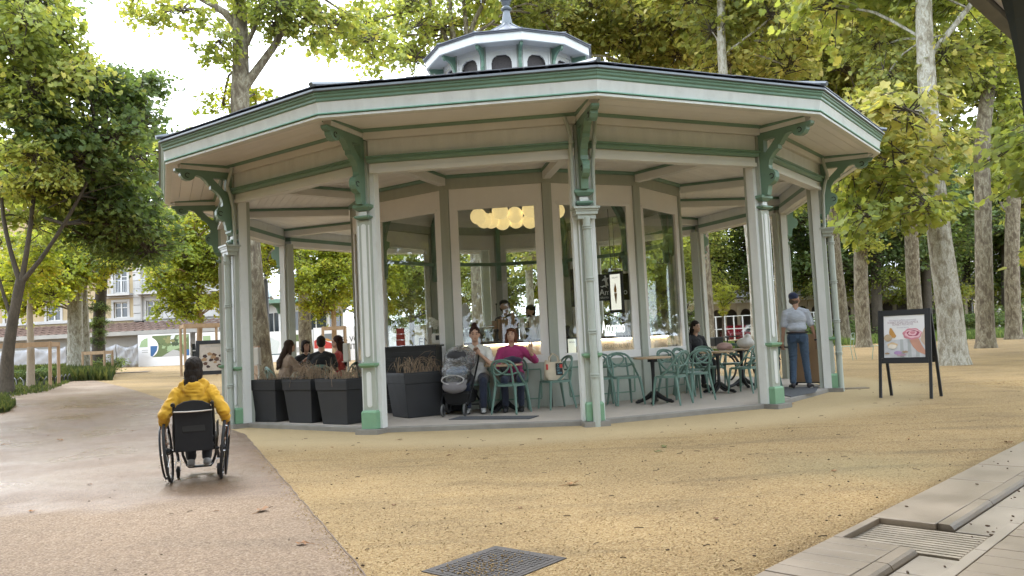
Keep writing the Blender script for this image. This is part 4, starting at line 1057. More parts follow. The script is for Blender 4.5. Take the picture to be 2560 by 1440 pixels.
# trees on the near side of the park, beside and behind the viewer: mirrored in the kiosk windows, more added out of view to shade gravel and cover reflected sky
for k, (x, y, zc, w) in enumerate(((-4.5, -2., 9, 'left of the viewpoint'), (-3.5, -13., 6, 'straight behind the viewpoint'), (5., -11., 6, 'right of the viewpoint'), (-11., 3.5, 9, 'on the near left beyond the frame'), (13., 3.5, 6, 'on the near right beyond the frame'), (-17., 8., 5.5, 'on the middle left beyond the frame'), (18., 9.5, 5.5, 'on the middle right beyond the frame'), (12., -4., 7, 'behind the gallery on the right'),
                                    (-18., -3., 5.5, 'farther back on the left'), (21., 2., 5.5, 'farther out on the right'), (-11., -9., 6, 'behind left of the viewpoint'), (-24., 14., 5.5, 'far out on the left'), (20., 22.5, 5., 'far out on the right beyond the frame'), (29., 27., 5.5, 'farthest out on the right beyond the frame'))):
    b = Vector((x, y, -.1))
    tree('plane_tree', 'plane tree mirrored in the kiosk glass, ' + w, [b, b + Vector((.1, 0, 3)), b + Vector((.0, .2, 6)), b + Vector((-.2, 0, 9))], [.34, .30, .24, .16],
         crowns=[(b + Vector((0, 0, zc)), (4.4, 4.4, 3.4 if zc > 7 else 4.0), 36, 'big', 1.5, 'ly' if k % 2 else 'lg')], group='plane trees on the near side')

# lower trees standing behind the kiosk, seen through its panes
mid = [(930, 44, 690, 'lb', 'left kiosk corner'), (1030, 47, 700, 'lg', 'left kiosk window'), (1130, 50, 690, 'ly', 'first kiosk post'), (1240, 46, 700, 'lg', 'middle kiosk window'), (1390, 48, 690, 'lb', 'second kiosk post'), (1470, 45, 705, 'lg', 'front downpipe'), (1560, 50, 690, 'ly', 'shining lettering'), (1660, 47, 690, 'lg', 'narrow right window')]
for k, (u, d, v, lf, w) in enumerate(mid):
    v0 = 847 - .0478 * (u - 1280); b = at(u, v0 + 1.21 * CAM_F / d, d)
    tree('lime_tree', 'leafy lime tree seen through the glass behind the ' + w, [b] + px([(u, 800), (u - 3, 740), (u - 4, 660)], d), [.16, .14, .12, .08], 'bark', crowns=[crown(u, v, d, 70, 85, 1.8, 34, 'big', .62, lf), crown(u, 590, d + 1, 80, 50, 2, 14, 'big', .75, lf), crown(u + 20, 800, d + 6, 60, 25, 1., 8, 'fine', .55, 'ld')], group='lime trees behind the kiosk')
# ------------------------------------------------------------------ things in and round the pavilion
K['chair'] = mat('green_plastic', (.125, .215, .18), .42, .06, 6)
K['tabletop'] = mat('pale_wood_top', (.42, .30, .19), .5, .15, 5, stretch=(1, 8, 1))
K['planter'] = mat('anthracite_resin', (.022, .023, .026), .55, .15, 4, bump=.08, bscale=200)
K['soil'] = mat('dark_soil', (.05, .035, .022), .95, .3, 30, bump=.5)
K['straw'] = mat('dry_grass', (.30, .215, .14), .8, .3, 8, rnd=.2)
K['mat_rubber'] = mat('dark_floor_mat', (.085, .09, .10), .85, .2, 40, bump=.3, bscale=150)
K['mdf'] = mat('brown_board', (.42, .27, .16), .7, .12, 3, stretch=(2, 2, .4), grime=.1)
K['offwhite'] = mat('off_white_plastic', (.62, .60, .55), .4, .06, 6)
K['ink'] = mat('black_ink', (.02, .02, .02), .7, .1, 5)
K['greyink'] = mat('grey_ink', (.30, .29, .28), .7, .1, 5)
K['paper'] = mat('white_print_paper', (.78, .77, .78), .45, .05, 2, coat=.2)
K['leather'] = mat('brown_leather', (.16, .075, .04), .5, .2, 20)
def flat(name, col, rough=.6): 
    if name not in K: K[name] = mat(name, col, rough, .12, 12)
    return K[name]

def text_mesh(body, size, mt, align='CENTER', xs=1.0, depth=.001):
    cu_ = bpy.data.curves.new('lettering', 'FONT'); cu_.body = body; cu_.size = size; cu_.align_x = align; cu_.extrude = depth
    o = bpy.data.objects.new('lettering', cu_); COL.objects.link(o)
    dg = bpy.context.evaluated_depsgraph_get(); me = bpy.data.meshes.new_from_object(o.evaluated_get(dg))
    bpy.data.objects.remove(o); bpy.data.curves.remove(cu_)
    me.materials.clear(); me.materials.append(mt)
    for v in me.vertices: v.co.x *= xs
    return me

def chair_proto():
    root = empty('garden_chair'); g_ = K['chair']
    m = MB(); out = []
    for k in range(20):
        a = 2 * PI * k / 20; out.append((.225 * math.copysign(abs(math.cos(a)) ** .7, math.cos(a)), .215 * math.copysign(abs(math.sin(a)) ** .8, math.sin(a))))
    vs = [(x, y, .452) for (x, y) in out] + [(x * .72, y * .72, .440) for (x, y) in out] + [(x, y, .418) for (x, y) in out] + [(0, 0, .434)]
    n = 20; fs = [(k, (k + 1) % n, n + (k + 1) % n, n + k) for k in range(n)] + [(n + k, n + (k + 1) % n, 3 * n) for k in range(n)] + [(2 * n + k, 2 * n + (k + 1) % n, (k + 1) % n, k) for k in range(n)] + [tuple(range(3 * n - 1, 2 * n - 1, -1))]
    m.add(vs, fs); s_ = m.build('seat', g_, root, smooth=True); fixnormals(s_.data)
    for sx in (-1, 1):
        m = MB(); m.tube([(sx * .185, .165, .44), (sx * .205, .185, .30), (sx * .235, .215, 0)], [.025, .021, .015], 8); m.build('leg', g_, root, smooth=True)
        m = MB(); m.tube([(sx * .165, -.165, .44), (sx * .185, -.20, .25), (sx * .215, -.245, 0)], [.025, .021, .015], 8); m.build('leg', g_, root, smooth=True)
        m = MB(); m.tube([(sx * .155, -.185, .43), (sx * .155, -.215, .60), (sx * .145, -.24, .745)], [.019, .017, .015], 8); m.build('back_post', g_, root, smooth=True)
    hoop = [(-.215, .06, .445), (-.225, -.05, .53), (-.222, -.145, .63), (-.20, -.205, .73), (-.14, -.245, .795), (0, -.262, .822), (.14, -.245, .795), (.20, -.205, .73), (.222, -.145, .63), (.225, -.05, .53), (.215, .06, .445)]
    m = MB(); m.tube([p for p, t in smooth_path(hoop, .06)], .0175, 8); m.build('back_hoop', g_, root, smooth=True)
    for sx in (-1, 1):
        m = MB(); lp = [(-.222, -.15, .63), (-.15, -.205, .605), (-.05, -.235, .603), (.04, -.243, .635), (.105, -.248, .69), (.118, -.25, .745), (.07, -.256, .785), (0, -.26, .80)]
        m.tube([(p.x * sx, p.y, p.z) for p, t in smooth_path(lp, .05)], .0145, 7); m.build('back_loop', g_, root, smooth=True)
    return root
def cast_table_proto(w=.60, zt=.74):
    root = empty('cafe_table')
    m = MB(); m.lathe([(.30, zt - .028), (.305, zt - .02), (.305, zt - .006), (.30, zt)], 28); m.build('tabletop', K['tabletop'], root, smooth=True)
    m = MB(); m.lathe([(.035, .10), (.032, .2), (.028, .3), (.028, .5), (.034, zt - .09), (.045, zt - .08)], 12); m.box((0, 0, zt - .055), (.11, .11, .052)); m.build('column', K['blackmetal'], root, smooth=True)
    for k in range(4):
        a = PI / 4 + k * PI / 2; m = MB()
        m.tube([(.02 * math.cos(a), .02 * math.sin(a), .16), (.10 * math.cos(a), .10 * math.sin(a), .10), (.20 * math.cos(a), .20 * math.sin(a), .045), (.27 * math.cos(a), .27 * math.sin(a), .03)], [.045, .04, .028, .03], 8)
        m.ell((.275 * math.cos(a), .275 * math.sin(a), .022), (.038, .038, .022), 10, 6); m.build('foot', K['blackmetal'], root, smooth=True)
    return root
FZ = .004
CHS = [(-.10, 12.62, -27, 'green loop-backed chair with its back to us in front of the person in pink'), (.62, 13.05, 112, 'green loop-backed chair carrying the canvas tote bag'),
       (1.34, 13.22, 176, 'green loop-backed chair half hidden behind the front downpipe column'), (1.74, 13.18, 197, 'green loop-backed chair just right of the front downpipe column'),
       (2.42, 12.82, 52, 'green loop-backed chair nearest the slab edge right of the first table'), (2.92, 13.42, 20, 'green loop-backed chair between the first and second tables'),
       (2.74, 14.10, 215, 'green loop-backed chair against the kiosk wall behind the first table'), (3.12, 14.66, 225, 'green loop-backed chair against the kiosk wall by the second table'),
       (4.02, 14.42, 48, 'green loop-backed chair close to the right front column by the second table'), (3.62, 15.22, 200, 'green loop-backed chair behind the second table'),
       (4.62, 15.10, 70, 'green loop-backed chair with a black coat over it behind the right front column'), (4.30, 16.35, 150, 'green loop-backed chair behind the third table'), (4.75, 16.05, 110, 'green loop-backed chair far side of the third table'),
       (3.62, 16.42, 215, 'green loop-backed chair under the person half hidden by the kiosk'),
       (-4.42, 15.36, -60, 'green chair of the person in beige at the left table'), (-4.30, 16.72, 195, 'green chair of the person facing us at the left table'), (-3.62, 15.10, 12, 'green chair of the person in black with back to us'), (-3.42, 16.22, 85, 'green chair of the person in red at the left table'),
       (-.66, 13.26, 185, 'green chair of the person in the white T-shirt'), (-.04, 13.26, 178, 'green chair of the person in pink')]
cp = chair_proto()
for k, (x, y, a, lab) in enumerate(CHS):
    o = cp if k == 0 else copy_tree(cp)
    o.location = (x, y, FZ); o.rotation_euler = (0, 0, rad(a)); tag(o, lab, 'chair', 'green loop-backed chairs of the kiosk')
TBS = [(-.20, 12.98, 10, 'small round pale-topped table in front of the pushchair and the person in pink'), (2.20, 13.16, 30, 'round table with cast iron foot nearest the downpipe column'), (3.62, 14.66, 10, 'round table with cast iron foot in the middle of the right walk'),
       (4.34, 15.72, 50, 'round table with cast iron foot at the back of the right walk'), (-3.92, 15.98, 20, 'round table between the four seated people on the left')]
tp = cast_table_proto()
for k, (x, y, a, lab) in enumerate(TBS):
    o = tp if k == 0 else copy_tree(tp)
    o.location = (x, y, FZ); o.rotation_euler = (0, 0, rad(a)); tag(o, lab, 'table', 'round cafe tables')

# planters with dry grass
def planter(x, y, a, w, h, lab, dens, hgt):
    root = empty('planter', (x, y, FZ), rad(a)); tag(root, lab, 'planter', 'black planters at the edge of the walk')
    m = MB(); wb = w * .80; hr = h * .76; w1 = wb + (w - wb) * .76
    m.frustum((0, 0), (wb, wb), (w1, w1), 0, hr); m.frustum((0, 0), (w1 + .022, w1 + .022), (w + .012, w + .012), hr, h - .012); m.build('pot', K['planter'], root, bevel=.008)
    m = MB(); t = .03
    for (c, d) in (((0, w / 2 - t / 2, h), (w + .014, t, .024)), ((0, -w / 2 + t / 2, h), (w + .014, t, .024)), ((w / 2 - t / 2, 0, h), (t, w - 2 * t, .024)), ((-w / 2 + t / 2, 0, h), (t, w - 2 * t, .024))): m.box(c, d)
    m.build('rim', K['planter'], root)
    m = MB(); m.box((0, 0, h - .02), (w - .07, w - .07, .03)); m.build('soil', K['soil'], root)
    r = random.Random(int(x * 100)); m = MB()
    for k in range(dens):
        p = Vector((r.uniform(-.4, .4) * w, r.uniform(-.4, .4) * w, h - .01)); l = hgt * r.uniform(.4, 1.1); a_ = r.uniform(0, 6.28); lean = r.uniform(.15, 1.1)
        q1 = p + Vector((math.cos(a_) * lean * .3, math.sin(a_) * lean * .3, .65)) * l; q2 = p + Vector((math.cos(a_) * lean, math.sin(a_) * lean, r.uniform(.1, 1.0))) * l
        if r.random() < .22: q2.z -= l * .8
        m.tube([t_ for t_, _ in smooth_path([p, q1, q2], l / 4)], [.0032], 3) if False else m.tube([p, p.lerp(q1, .5), q1, (q1 + q2) / 2 + Vector((0, 0, .03)), q2], [.004, .0036, .0032, .003, .0018], 3)
    o = m.build('dry_grass', K['straw'], root); tag(o, kind='stuff')
    return root
pa = -36.6
planter(-3.92, 13.36, pa + 5, .66, .66, 'black planter nearest the left end column, almost bare', 60, .16)
planter(-3.22, 12.88, pa + 3, .64, .66, 'black planter in the middle of the three, dry grass hanging over', 150, .34)
planter(-2.56, 12.36, pa + 2, .66, .66, 'black planter against the second column, dry grass on top', 110, .20)
planter(-1.60, 12.95, 33, .70, .68, 'wide black planter right of the second column with wiry dry stems', 60, .38)
planter(-1.22, 13.62, 33, .56, .66, 'black planter behind the pushchair', 40, .22)
# black slatted housing against the kiosk
root = empty('slatted_housing', (-1.76, 13.60, FZ), rad(-36.6 + 22)); tag(root, 'black slatted housing behind the planter with wiry stems', 'housing')
m = MB(); m.box((0, .06, .54), (1.0, .30, 1.06)); m.build('body', K['black'], root)
for k in range(11): m = MB(); m.box((0, -.105, .12 + k * .085), (.98, .03, .055)); m.build('slat', K['black'], root)
m = MB(); m.box((0, .05, 1.085), (1.06, .38, .03)); m.build('lid', K['black'], root)
# floor mats
def floor_mat(pts, lab):
    m = MB(); m.prism([(p[0], p[1]) for p in pts], .003, .012); o = m.build('floor_mat', K['mat_rubber']); tag(o, lab, 'mat')
floor_mat([(-1.02, 12.02), (.16, 11.55), (.30, 11.93), (-.88, 12.40)], 'dark rubber mat on the slab in front of the pushchair')
floor_mat([(4.35, 13.05), (5.0, 13.75), (5.50, 14.95), (4.85, 15.2), (4.35, 14.2)], 'dark rubber mat under the standing person in jeans')
# board on a dolly, cardboard sheet, dispensers
root = empty('board_on_casters', (5.50, 15.45, FZ), rad(-38)); tag(root, 'brown wooden board standing on small casters behind the standing person in jeans', 'board')
m = MB(); m.box((0, 0, .50), (.52, .03, .92)); m.build('panel', K['mdf'], root)
m = MB(); m.box((0, 0, .055), (.56, .16, .02)); m.build('dolly', K['black'], root)
for sx in (-1, 1):
    m = MB(); m.lathe([(.028, -.012), (.028, .012)], 12, 0, Matrix.Translation((sx * .23, 0, .026)) @ Matrix.Rotation(PI / 2, 4, 'X')); m.build('caster', K['rubber'], root)
root = empty('wooden_screen', (-5.12, 16.1, FZ), rad(-60)); tag(root, 'plain brown wooden sheet propped by the left rear column', 'screen')
m = MB(); m.box((0, 0, .62), (.62, .03, 1.24)); m.build('sheet', K['mdf'], root)
m = MB(); m.box((0, .05, .03), (.4, .3, .05)); m.build('foot', K['mdf'], root)
for (x, y, lab) in ((-4.95, 15.75, 'white hand gel dispenser on a post by the wooden sheet'), (-3.02, 14.75, 'white hand gel dispenser on a post by the kiosk wall')):
    root = empty('gel_dispenser', (x, y, FZ), rad(-20)); tag(root, lab, 'dispenser', 'hand gel dispensers')
    m = MB(); m.lathe([(.13, 0), (.13, .012), (.02, .02), (.02, .9)], 16); m.build('post', K['offwhite'], root, smooth=True)
    m = MB(); m.box((0, -.03, 1.04), (.11, .09, .32)); m.build('tank', K['offwhite'], root, bevel=.012)
    m = MB(); m.box((0, -.05, .87), (.12, .12, .012)); m.build('drip_tray', K['offwhite'], root)

# pushchair
def mirror(pts): return [(-x, y, z) for (x, y, z) in pts]
root = empty('pushchair', (-.90, 12.78, FZ), rad(168)); tag(root, 'black pushchair under a clear rain cover beside the person in white T-shirt', 'pushchair')
bm_ = K['blackmetal']
for sx in (-1, 1):
    m = MB(); m.tube([(sx * .21, .30, .16), (sx * .23, .05, .42), (sx * .25, -.28, .80), (sx * .245, -.40, .95), (sx * .20, -.455, 1.0)], .016, 8); m.build('frame_tube', bm_, root, smooth=True)
    m = MB(); m.tube([(sx * .23, .05, .42), (sx * .26, -.22, .20), (sx * .26, -.30, .13)], .015, 8); m.build('frame_tube', bm_, root, smooth=True)
    for (y, r_, x_) in ((.33, .095, .175), (-.30, .125, .275)):
        w_ = empty('wheel', (sx * x_, y, r_), 0, root)
        m = MB(); ring = [(0, r_ * .86 * math.cos(a), r_ * .86 * math.sin(a)) for a in [k * PI / 12 for k in range(24)]]; m.tube(ring, r_ * .16, 7, closed=True); m.build('tyre', flat('grey_tyre_rubber', (.12, .12, .12)), w_, smooth=True)
        m = MB(); m.lathe([(r_ * .72, -.012), (r_ * .3, -.022), (r_ * .3, .022), (r_ * .72, .012)], 20, 0, Matrix.Rotation(PI / 2, 4, 'Y')); m.build('rim', K['black'], w_, smooth=True)
    m = MB(); m.tube([(sx * .205, .31, .20), (sx * .175, .33, .18), (sx * .205, .33, .10)], .014, 6); m.build('fork', bm_, root, smooth=True)
m = MB(); m.tube([(-.20, -.455, 1.0), (-.12, -.48, 1.015), (0, -.485, 1.02), (.12, -.48, 1.015), (.20, -.455, 1.0)], .019, 8); m.build('handlebar', K['leather'], root, smooth=True)
m = MB(); m.frustum((0, -.08), (.36, .46), (.44, .56), .17, .36); m.build('basket', flat('black_fabric', (.018, .018, .02), .9), root, bevel=.03)
m = MB(); m.box((0, -.30, .13), (.52, .02, .02)); m.build('rear_axle', bm_, root)
def blob(name, prims, vox, mt, parent, smooth=6, extra=None, wrinkle=0., wfreq=(14, 14, 26)):
    """one continuous surface grown from overlapping tapered capsules and ellipsoids"""
    m = MB()
    for p in prims:
        if p[0] == 'c':
            a, b, r0, r1 = Vector(p[1]), Vector(p[2]), p[3], p[4]; d = b - a; L_ = d.length
            if L_ < 1e-5: m.ell(a, r0, 14, 10); continue
            u = d / L_; P_ = []; R_ = []
            for k in range(5): th = (k / 5) * PI / 2; P_.append(a - u * r0 * math.cos(th)); R_.append(max(.001, r0 * math.sin(th)))
            for k in range(6): t = k / 5; P_.append(a + d * t); R_.append(r0 + (r1 - r0) * t)
            for k in range(1, 6): th = PI / 2 - (k / 5) * PI / 2; P_.append(b + u * r1 * math.cos(th)); R_.append(max(.001, r1 * math.sin(th)))
            m.tube(P_, R_, 14, sq=p[5] if len(p) > 5 else 1.0)
        else:
            M_ = Matrix.Translation(p[1]) @ (p[3].to_4x4() if len(p) > 3 else Matrix.Identity(4)); m.ell((0, 0, 0), p[2], 16, 12, 0, M_)
    me = m.mesh('tmp', mt); fixnormals(me); o = bpy.data.objects.new('tmp', me); COL.objects.link(o)
    rm = o.modifiers.new('r', 'REMESH'); rm.mode = 'VOXEL'; rm.voxel_size = vox
    if smooth: sm = o.modifiers.new('s', 'SMOOTH'); sm.iterations = smooth; sm.factor = .5
    dg = bpy.context.evaluated_depsgraph_get(); ev = o.evaluated_get(dg); res = bpy.data.meshes.new_from_object(ev)
    bpy.data.objects.remove(o); bpy.data.meshes.remove(me)
    if wrinkle:
        ns = [v.normal.copy() for v in res.vertices]
        for v, n_ in zip(res.vertices, ns):
            c_ = v.co; q = Vector((c_.x * wfreq[0], c_.y * wfreq[1], c_.z * wfreq[2]))
            w_ = mnoise.noise(q + Vector((mnoise.noise(q * .35) * 3, 0, mnoise.noise(q * .3 + Vector((7, 7, 7))) * 3)))
            v.co = c_ + n_ * wrinkle * (1 - 2.2 * abs(w_))
    if extra and extra.v:
        V = [tuple(v.co) for v in res.vertices]; F = [tuple(q.vertices) for q in res.polygons]; n = len(V)
        V += extra.v; F += [tuple(i + n for i in f) for f in extra.f]
        bpy.data.meshes.remove(res); res = bpy.data.meshes.new(name); res.from_pydata(V, [], F)
    res.name = name; res.materials.clear(); res.materials.append(mt)
    res.polygons.foreach_set('use_smooth', [True] * len(res.polygons)); res.update()
    return link(name, res, parent)
fab = flat('charcoal_canopy_fabric', (.04, .04, .045), .9)
blob('seat_shell', [('e', (0, -.02, .58), (.20, .26, .14)), ('c', (0, -.15, .62), (0, -.24, .80), .17, .15)], .018, fab, root)
blob('hood', [('e', (0, -.16, .84), (.225, .24, .19)), ('e', (0, -.05, .90), (.205, .20, .12))], .018, fab, root)
blob('blanket', [('e', (0, .10, .66), (.175, .18, .08)), ('e', (.06, .0, .70), (.09, .10, .06)), ('e', (-.07, .02, .70), (.09, .09, .06))], .014, flat('blue_knit_blanket', (.12, .19, .30), .9), root)
blob('foot_muff', [('e', (0, .26, .45), (.20, .10, .11)), ('e', (0, .20, .52), (.20, .12, .08))], .016, flat('grey_muff_fabric', (.20, .19, .20), .85), root)
blob('front_panel', [('e', (0, .305, .555), (.165, .03, .055))], .012, flat('black_fabric', (.018, .018, .02), .9), root)
# clear rain cover: creased film over hood and blanket
m_, nt, P, L = nodes_of('clear_rain_cover'); nt.nodes.remove(P)
trn = ND(nt, 'ShaderNodeBsdfTransparent'); trn.inputs[0].default_value = (.86, .88, .9, 1); gls = ND(nt, 'ShaderNodeBsdfGlossy'); gls.inputs['Roughness'].default_value = .09
lw = ND(nt, 'ShaderNodeLayerWeight'); lw.inputs[0].default_value = .35; msx = ND(nt, 'ShaderNodeMixShader')
mrr = ND(nt, 'ShaderNodeMapRange', i_3=.17, i_4=.9); nzz = ND(nt, 'ShaderNodeTexNoise'); nzz.inputs['Scale'].default_value = 11; nzz.inputs['Detail'].default_value = 4; nzz.inputs['Distortion'].default_value = 1.5
bpz = ND(nt, 'ShaderNodeBump'); bpz.inputs['Strength'].default_value = 1.; bpz.inputs['Distance'].default_value = .06
L.new(nzz.outputs[0], bpz.inputs['Height']); L.new(bpz.outputs[0], gls.inputs['Normal']); L.new(bpz.outputs[0], lw.inputs['Normal'])
L.new(lw.outputs['Facing'], mrr.inputs[0]); L.new(mrr.outputs[0], msx.inputs[0]); L.new(trn.outputs[0], msx.inputs[1]); L.new(gls.outputs[0], msx.inputs[2]); L.new(msx.outputs[0], nt.nodes['Material Output'].inputs[0])
blob('rain_cover', [('e', (0, -.14, .85), (.25, .28, .215)), ('e', (0, .10, .68), (.225, .245, .17)), ('e', (0, .24, .58), (.20, .11, .10))], .016, m_, root, 4, None, .014, (16, 16, 20))
m = MB(); ov = [(.175 * math.cos(a), .335, .555 + .07 * math.sin(a)) for a in [k * PI / 12 for k in range(24)]]; m.tube(ov, .010, 6, closed=True); m.build('cover_piping', flat('pale_grey_piping', (.42, .41, .40)), root, smooth=True)

# canvas tote bag on the chair
root = empty('tote_bag', (.60, 13.02, .458), rad(8)); tag(root, 'cream canvas tote bag with black, red and blue print standing on a chair', 'tote bag')
cv = flat('cream_canvas', (.62, .54, .42), .9)
m = MB(); n = 24; lv = [(0, .15, .075), (.05, .165, .08), (.14, .155, .075), (.24, .14, .055), (.30, .13, .045)]; vs = []
r = random.Random(9)
for (z, a_, b_) in lv:
    for k in range(n):
        t = 2 * PI * k / n; w = 1 + .07 * math.sin(3 * t + z * 20)
        vs.append((a_ * math.copysign(abs(math.cos(t)) ** .6, math.cos(t)) * w, b_ * math.copysign(abs(math.sin(t)) ** .7, math.sin(t)) * w, z + (.02 * math.sin(2 * t + 1) if z > .2 else 0)))
fs = [(i * n + k, i * n + (k + 1) % n, (i + 1) * n + (k + 1) % n, (i + 1) * n + k) for i in range(4) for k in range(n)] + [tuple(range(n - 1, -1, -1))]
m.add(vs, fs); m.build('bag', cv, root, smooth=True, sharp=70)
for y in (-.045, .045):
    m = MB(); m.tube([(-.07, y, .27), (-.06, y * 1.2, .36), (.0, y * .5, .42), (.07, y, .37), (.08, y, .27)], .012, 6, sq=.4); m.build('strap', cv, root, smooth=True)
m = MB(); m.box((.075, -.082, .17), (.11, .004, .19)); pr = m.build('print', K['ink'], root)
m = MB(); m.box((.105, -.086, .22), (.045, .003, .05)); m.ell((.105, -.0875, .205), (.023, .002, .023), 14, 6); m.build('red_dot', flat('red_ink', (.55, .05, .04)), pr)
for k, t in enumerate(('C', 'OUR', 'LC', 'BER')):
    link('lettering', text_mesh(t, .042, flat('blue_ink', (.25, .5, .6))), pr, (.06 + .02 * (k % 2), -.0875, .225 - k * .043), (PI / 2, 0, 0))
m = MB(); m.box((-.115, -.05, .21), (.03, .06, .09)); m.build('red_tag', flat('red_ink', (.55, .05, .04)), root, bevel=.008)

# A-frame signboards
def aframe(name, loc, rz, lab, w=.74, h=1.33, ph=.84):
    root = empty(name, loc, rz); tag(root, lab, 'signboard', 'black A-frame signboards')
    tilt = .16
    bk = flat('black_stained_wood', (.016, .017, .02), .5)
    for side in (1, -1):
        T_ = Matrix.Translation((0, 0, h)) @ Matrix.Rotation(-tilt * side, 4, 'X')     # panel hangs from the ridge
        yo = -.018 * side
        t = .055
        for sx in (-1, 1):
            m = MB(); m.box((sx * (w / 2 - .022), yo, -h / 2 * 1.005), (.042, .03, h * 1.01), 0, T_); m.build('leg', bk, root)
        m = MB()
        for (c, d) in (((0, yo, -.045), (w - .09, .03, .09)), ((0, yo, -ph + .04), (w - .09, .03, .08)), ((-(w / 2 - .065), yo, -ph / 2), (.046, .028, ph - .17)), (((w / 2 - .065), yo, -ph / 2), (.046, .028, ph - .17))): m.box(c, d, 0, T_)
        m.build('panel_frame', bk, root)
        m = MB(); m.box((0, yo + .006 * side, -ph / 2), (w - .13, .012, ph - .16), 0, T_); bo = m.build('backing', bk if side < 0 else bk, root)
    PM_ = Matrix.Translation((0, 0, h)) @ Matrix.Rotation(-tilt, 4, 'X') @ Matrix.Translation((0, -.0235, -ph / 2)) @ Matrix.Rotation(PI / 2, 4, 'X')
    return root, PM_, w - .15, ph - .18
def face(parent, PM_, items):
    """flat print: polygons laid over the poster sheet, a hair apart"""
    for k, (nm, mt, poly) in enumerate(items):
        m = MB(); m.prism(poly, .0006 * (k + 1), .0006 * (k + 1) + .0005, 0, PM_); m.build(nm, mt, parent)
def ellp(cx, cy, a, b, n=22, rot=0, ph=0): return [(cx + a * math.cos(t) * math.cos(rot) - b * math.sin(t) * math.sin(rot), cy + a * math.cos(t) * math.sin(rot) + b * math.sin(t) * math.cos(rot)) for t in [2 * PI * k / n for k in range(n)]]
def wavy(cx, cy, a, b, amp, f, n=40): return [(cx + a * (1 + amp * math.sin(f * t)) * math.cos(t), cy + b * (1 + amp * math.sin(f * t)) * math.sin(t)) for t in [2 * PI * k / n for k in range(n)]]
s1 = onz(2204, 996, -.07); s2 = onz(2331, 998, -.07); mid = (s1 + s2) / 2
rz = math.atan2((s2 - s1).y, (s2 - s1).x)
fwd = Vector((-math.sin(rz), math.cos(rz), 0)); base = mid + fwd * .20; base.z = gz(base.x, base.y)
sgn, PMx, pw, ph_ = aframe('signboard', base, rz, 'black A-frame signboard with a rose ice cream poster on the gravel at right', (s2 - s1).length + .04, 1.37)
W, H_ = pw / 2, ph_ / 2
m = MB(); m.prism([(-W, -H_), (W, -H_), (W, H_), (-W, H_)], -.002, .0004, 0, PMx); poster = m.build('poster', K['paper'], sgn)
fl_ = flat
items = [('cloth_print', fl_('poster_grey_cloth', (.56, .57, .60)), [(-W, -H_), (W, -H_), (W, -.10 * H_), (-W, -.18 * H_)])]
for sx in (-.1, .25, .62): items.append(('plaid_print', fl_('poster_plaid', (.42, .44, .45)), [((sx - .09) * W, -.98 * H_), ((sx + .09) * W, -.98 * H_), ((sx + .04) * W, -.14 * H_), ((sx - .09) * W, -.14 * H_)]))
items += [('sleeve_print', fl_('poster_beige', (.55, .42, .32)), [(.80 * W, .05 * H_), (W, .52 * H_), (W, -.55 * H_), (.75 * W, -.2 * H_)]),
          ('forearm_print', fl_('poster_arm', (.55, .29, .21)), [(.25 * W, -.22 * H_), (.42 * W, -.10 * H_), (.68 * W, -.12 * H_), (.80 * W, -.42 * H_), (.97 * W, -.70 * H_), (.97 * W, -.90 * H_), (.62 * W, -.74 * H_), (.40 * W, -.50 * H_)]),
          ('rose_print', fl_('poster_rose', (.62, .24, .30)), wavy(.38 * W, .10 * H_, .44 * W, .27 * H_, .05, 7)),
          ('petal_print', fl_('poster_pale_rose', (.78, .50, .55)), wavy(.42 * W, .11 * H_, .37 * W, .20 * H_, .06, 6)),
          ('petal_print', fl_('poster_deep_rose', (.36, .07, .13)), wavy(.42 * W, .13 * H_, .29 * W, .14 * H_, .07, 5)),
          ('petal_print', fl_('poster_pale_rose', (.78, .50, .55)), wavy(.40 * W, .14 * H_, .20 * W, .11 * H_, .08, 4)),
          ('petal_print', fl_('poster_rose', (.62, .24, .30)), wavy(.40 * W, .16 * H_, .12 * W, .07 * H_, .06, 3)),
          ('pear_print', fl_('poster_pear', (.52, .27, .07)), [(-.66 * W, .42 * H_), (-.58 * W, .40 * H_), (-.44 * W, .16 * H_), (-.36 * W, .02 * H_), (-.42 * W, -.06 * H_), (-.58 * W, -.06 * H_), (-.68 * W, .04 * H_), (-.70 * W, .20 * H_)]),
          ('pear_print', fl_('poster_cut_pear', (.50, .38, .25)), ellp(-.76 * W, -.06 * H_, .19 * W, .17 * H_)),
          ('cone_print', fl_('poster_cone', (.70, .52, .32)), wavy(-.55 * W, -.42 * H_, .24 * W, .14 * H_, .08, 5)), ('cone_print', fl_('poster_cream', (.80, .74, .66)), wavy(-.56 * W, -.48 * H_, .20 * W, .11 * H_, .08, 4)),
          ('macaron_print', fl_('poster_lilac', (.42, .28, .50)), ellp(-.30 * W, -.78 * H_, .19 * W, .085 * H_)), ('macaron_print', fl_('poster_mauve', (.50, .34, .44)), ellp(-.14 * W, -.88 * H_, .22 * W, .055 * H_)),
          ('nut_print', fl_('poster_nut', (.40, .28, .18)), wavy(-.80 * W, -.80 * H_, .12 * W, .04 * H_, .2, 5)), ('nut_print', fl_('poster_nut', (.40, .28, .18)), wavy(.04 * W, -.74 * H_, .14 * W, .05 * H_, .2, 6))]
face(poster, PMx, items)
for (t, sz, y, mt) in (('Nouveaux parfums gourmands', .040, .74, 'lilac'), ('SORBET POIRE WILLIAMS &', .046, .62, 'mauve'), ('SORBET PISTACHE', .046, .52, 'mauve'), ('une recette naturelle', .026, .40, 'lilac')):
    me_ = text_mesh(t, sz, flat('poster_text_' + mt, (.52, .48, .55) if mt == 'lilac' else (.46, .37, .41)), xs=.82)
    o = link('lettering', me_, poster); o.matrix_local = PMx @ Matrix.Translation((-.06 * W, y * H_, .002))
b = at(536, 985, 20.); b.z = gz(b.x, b.y)
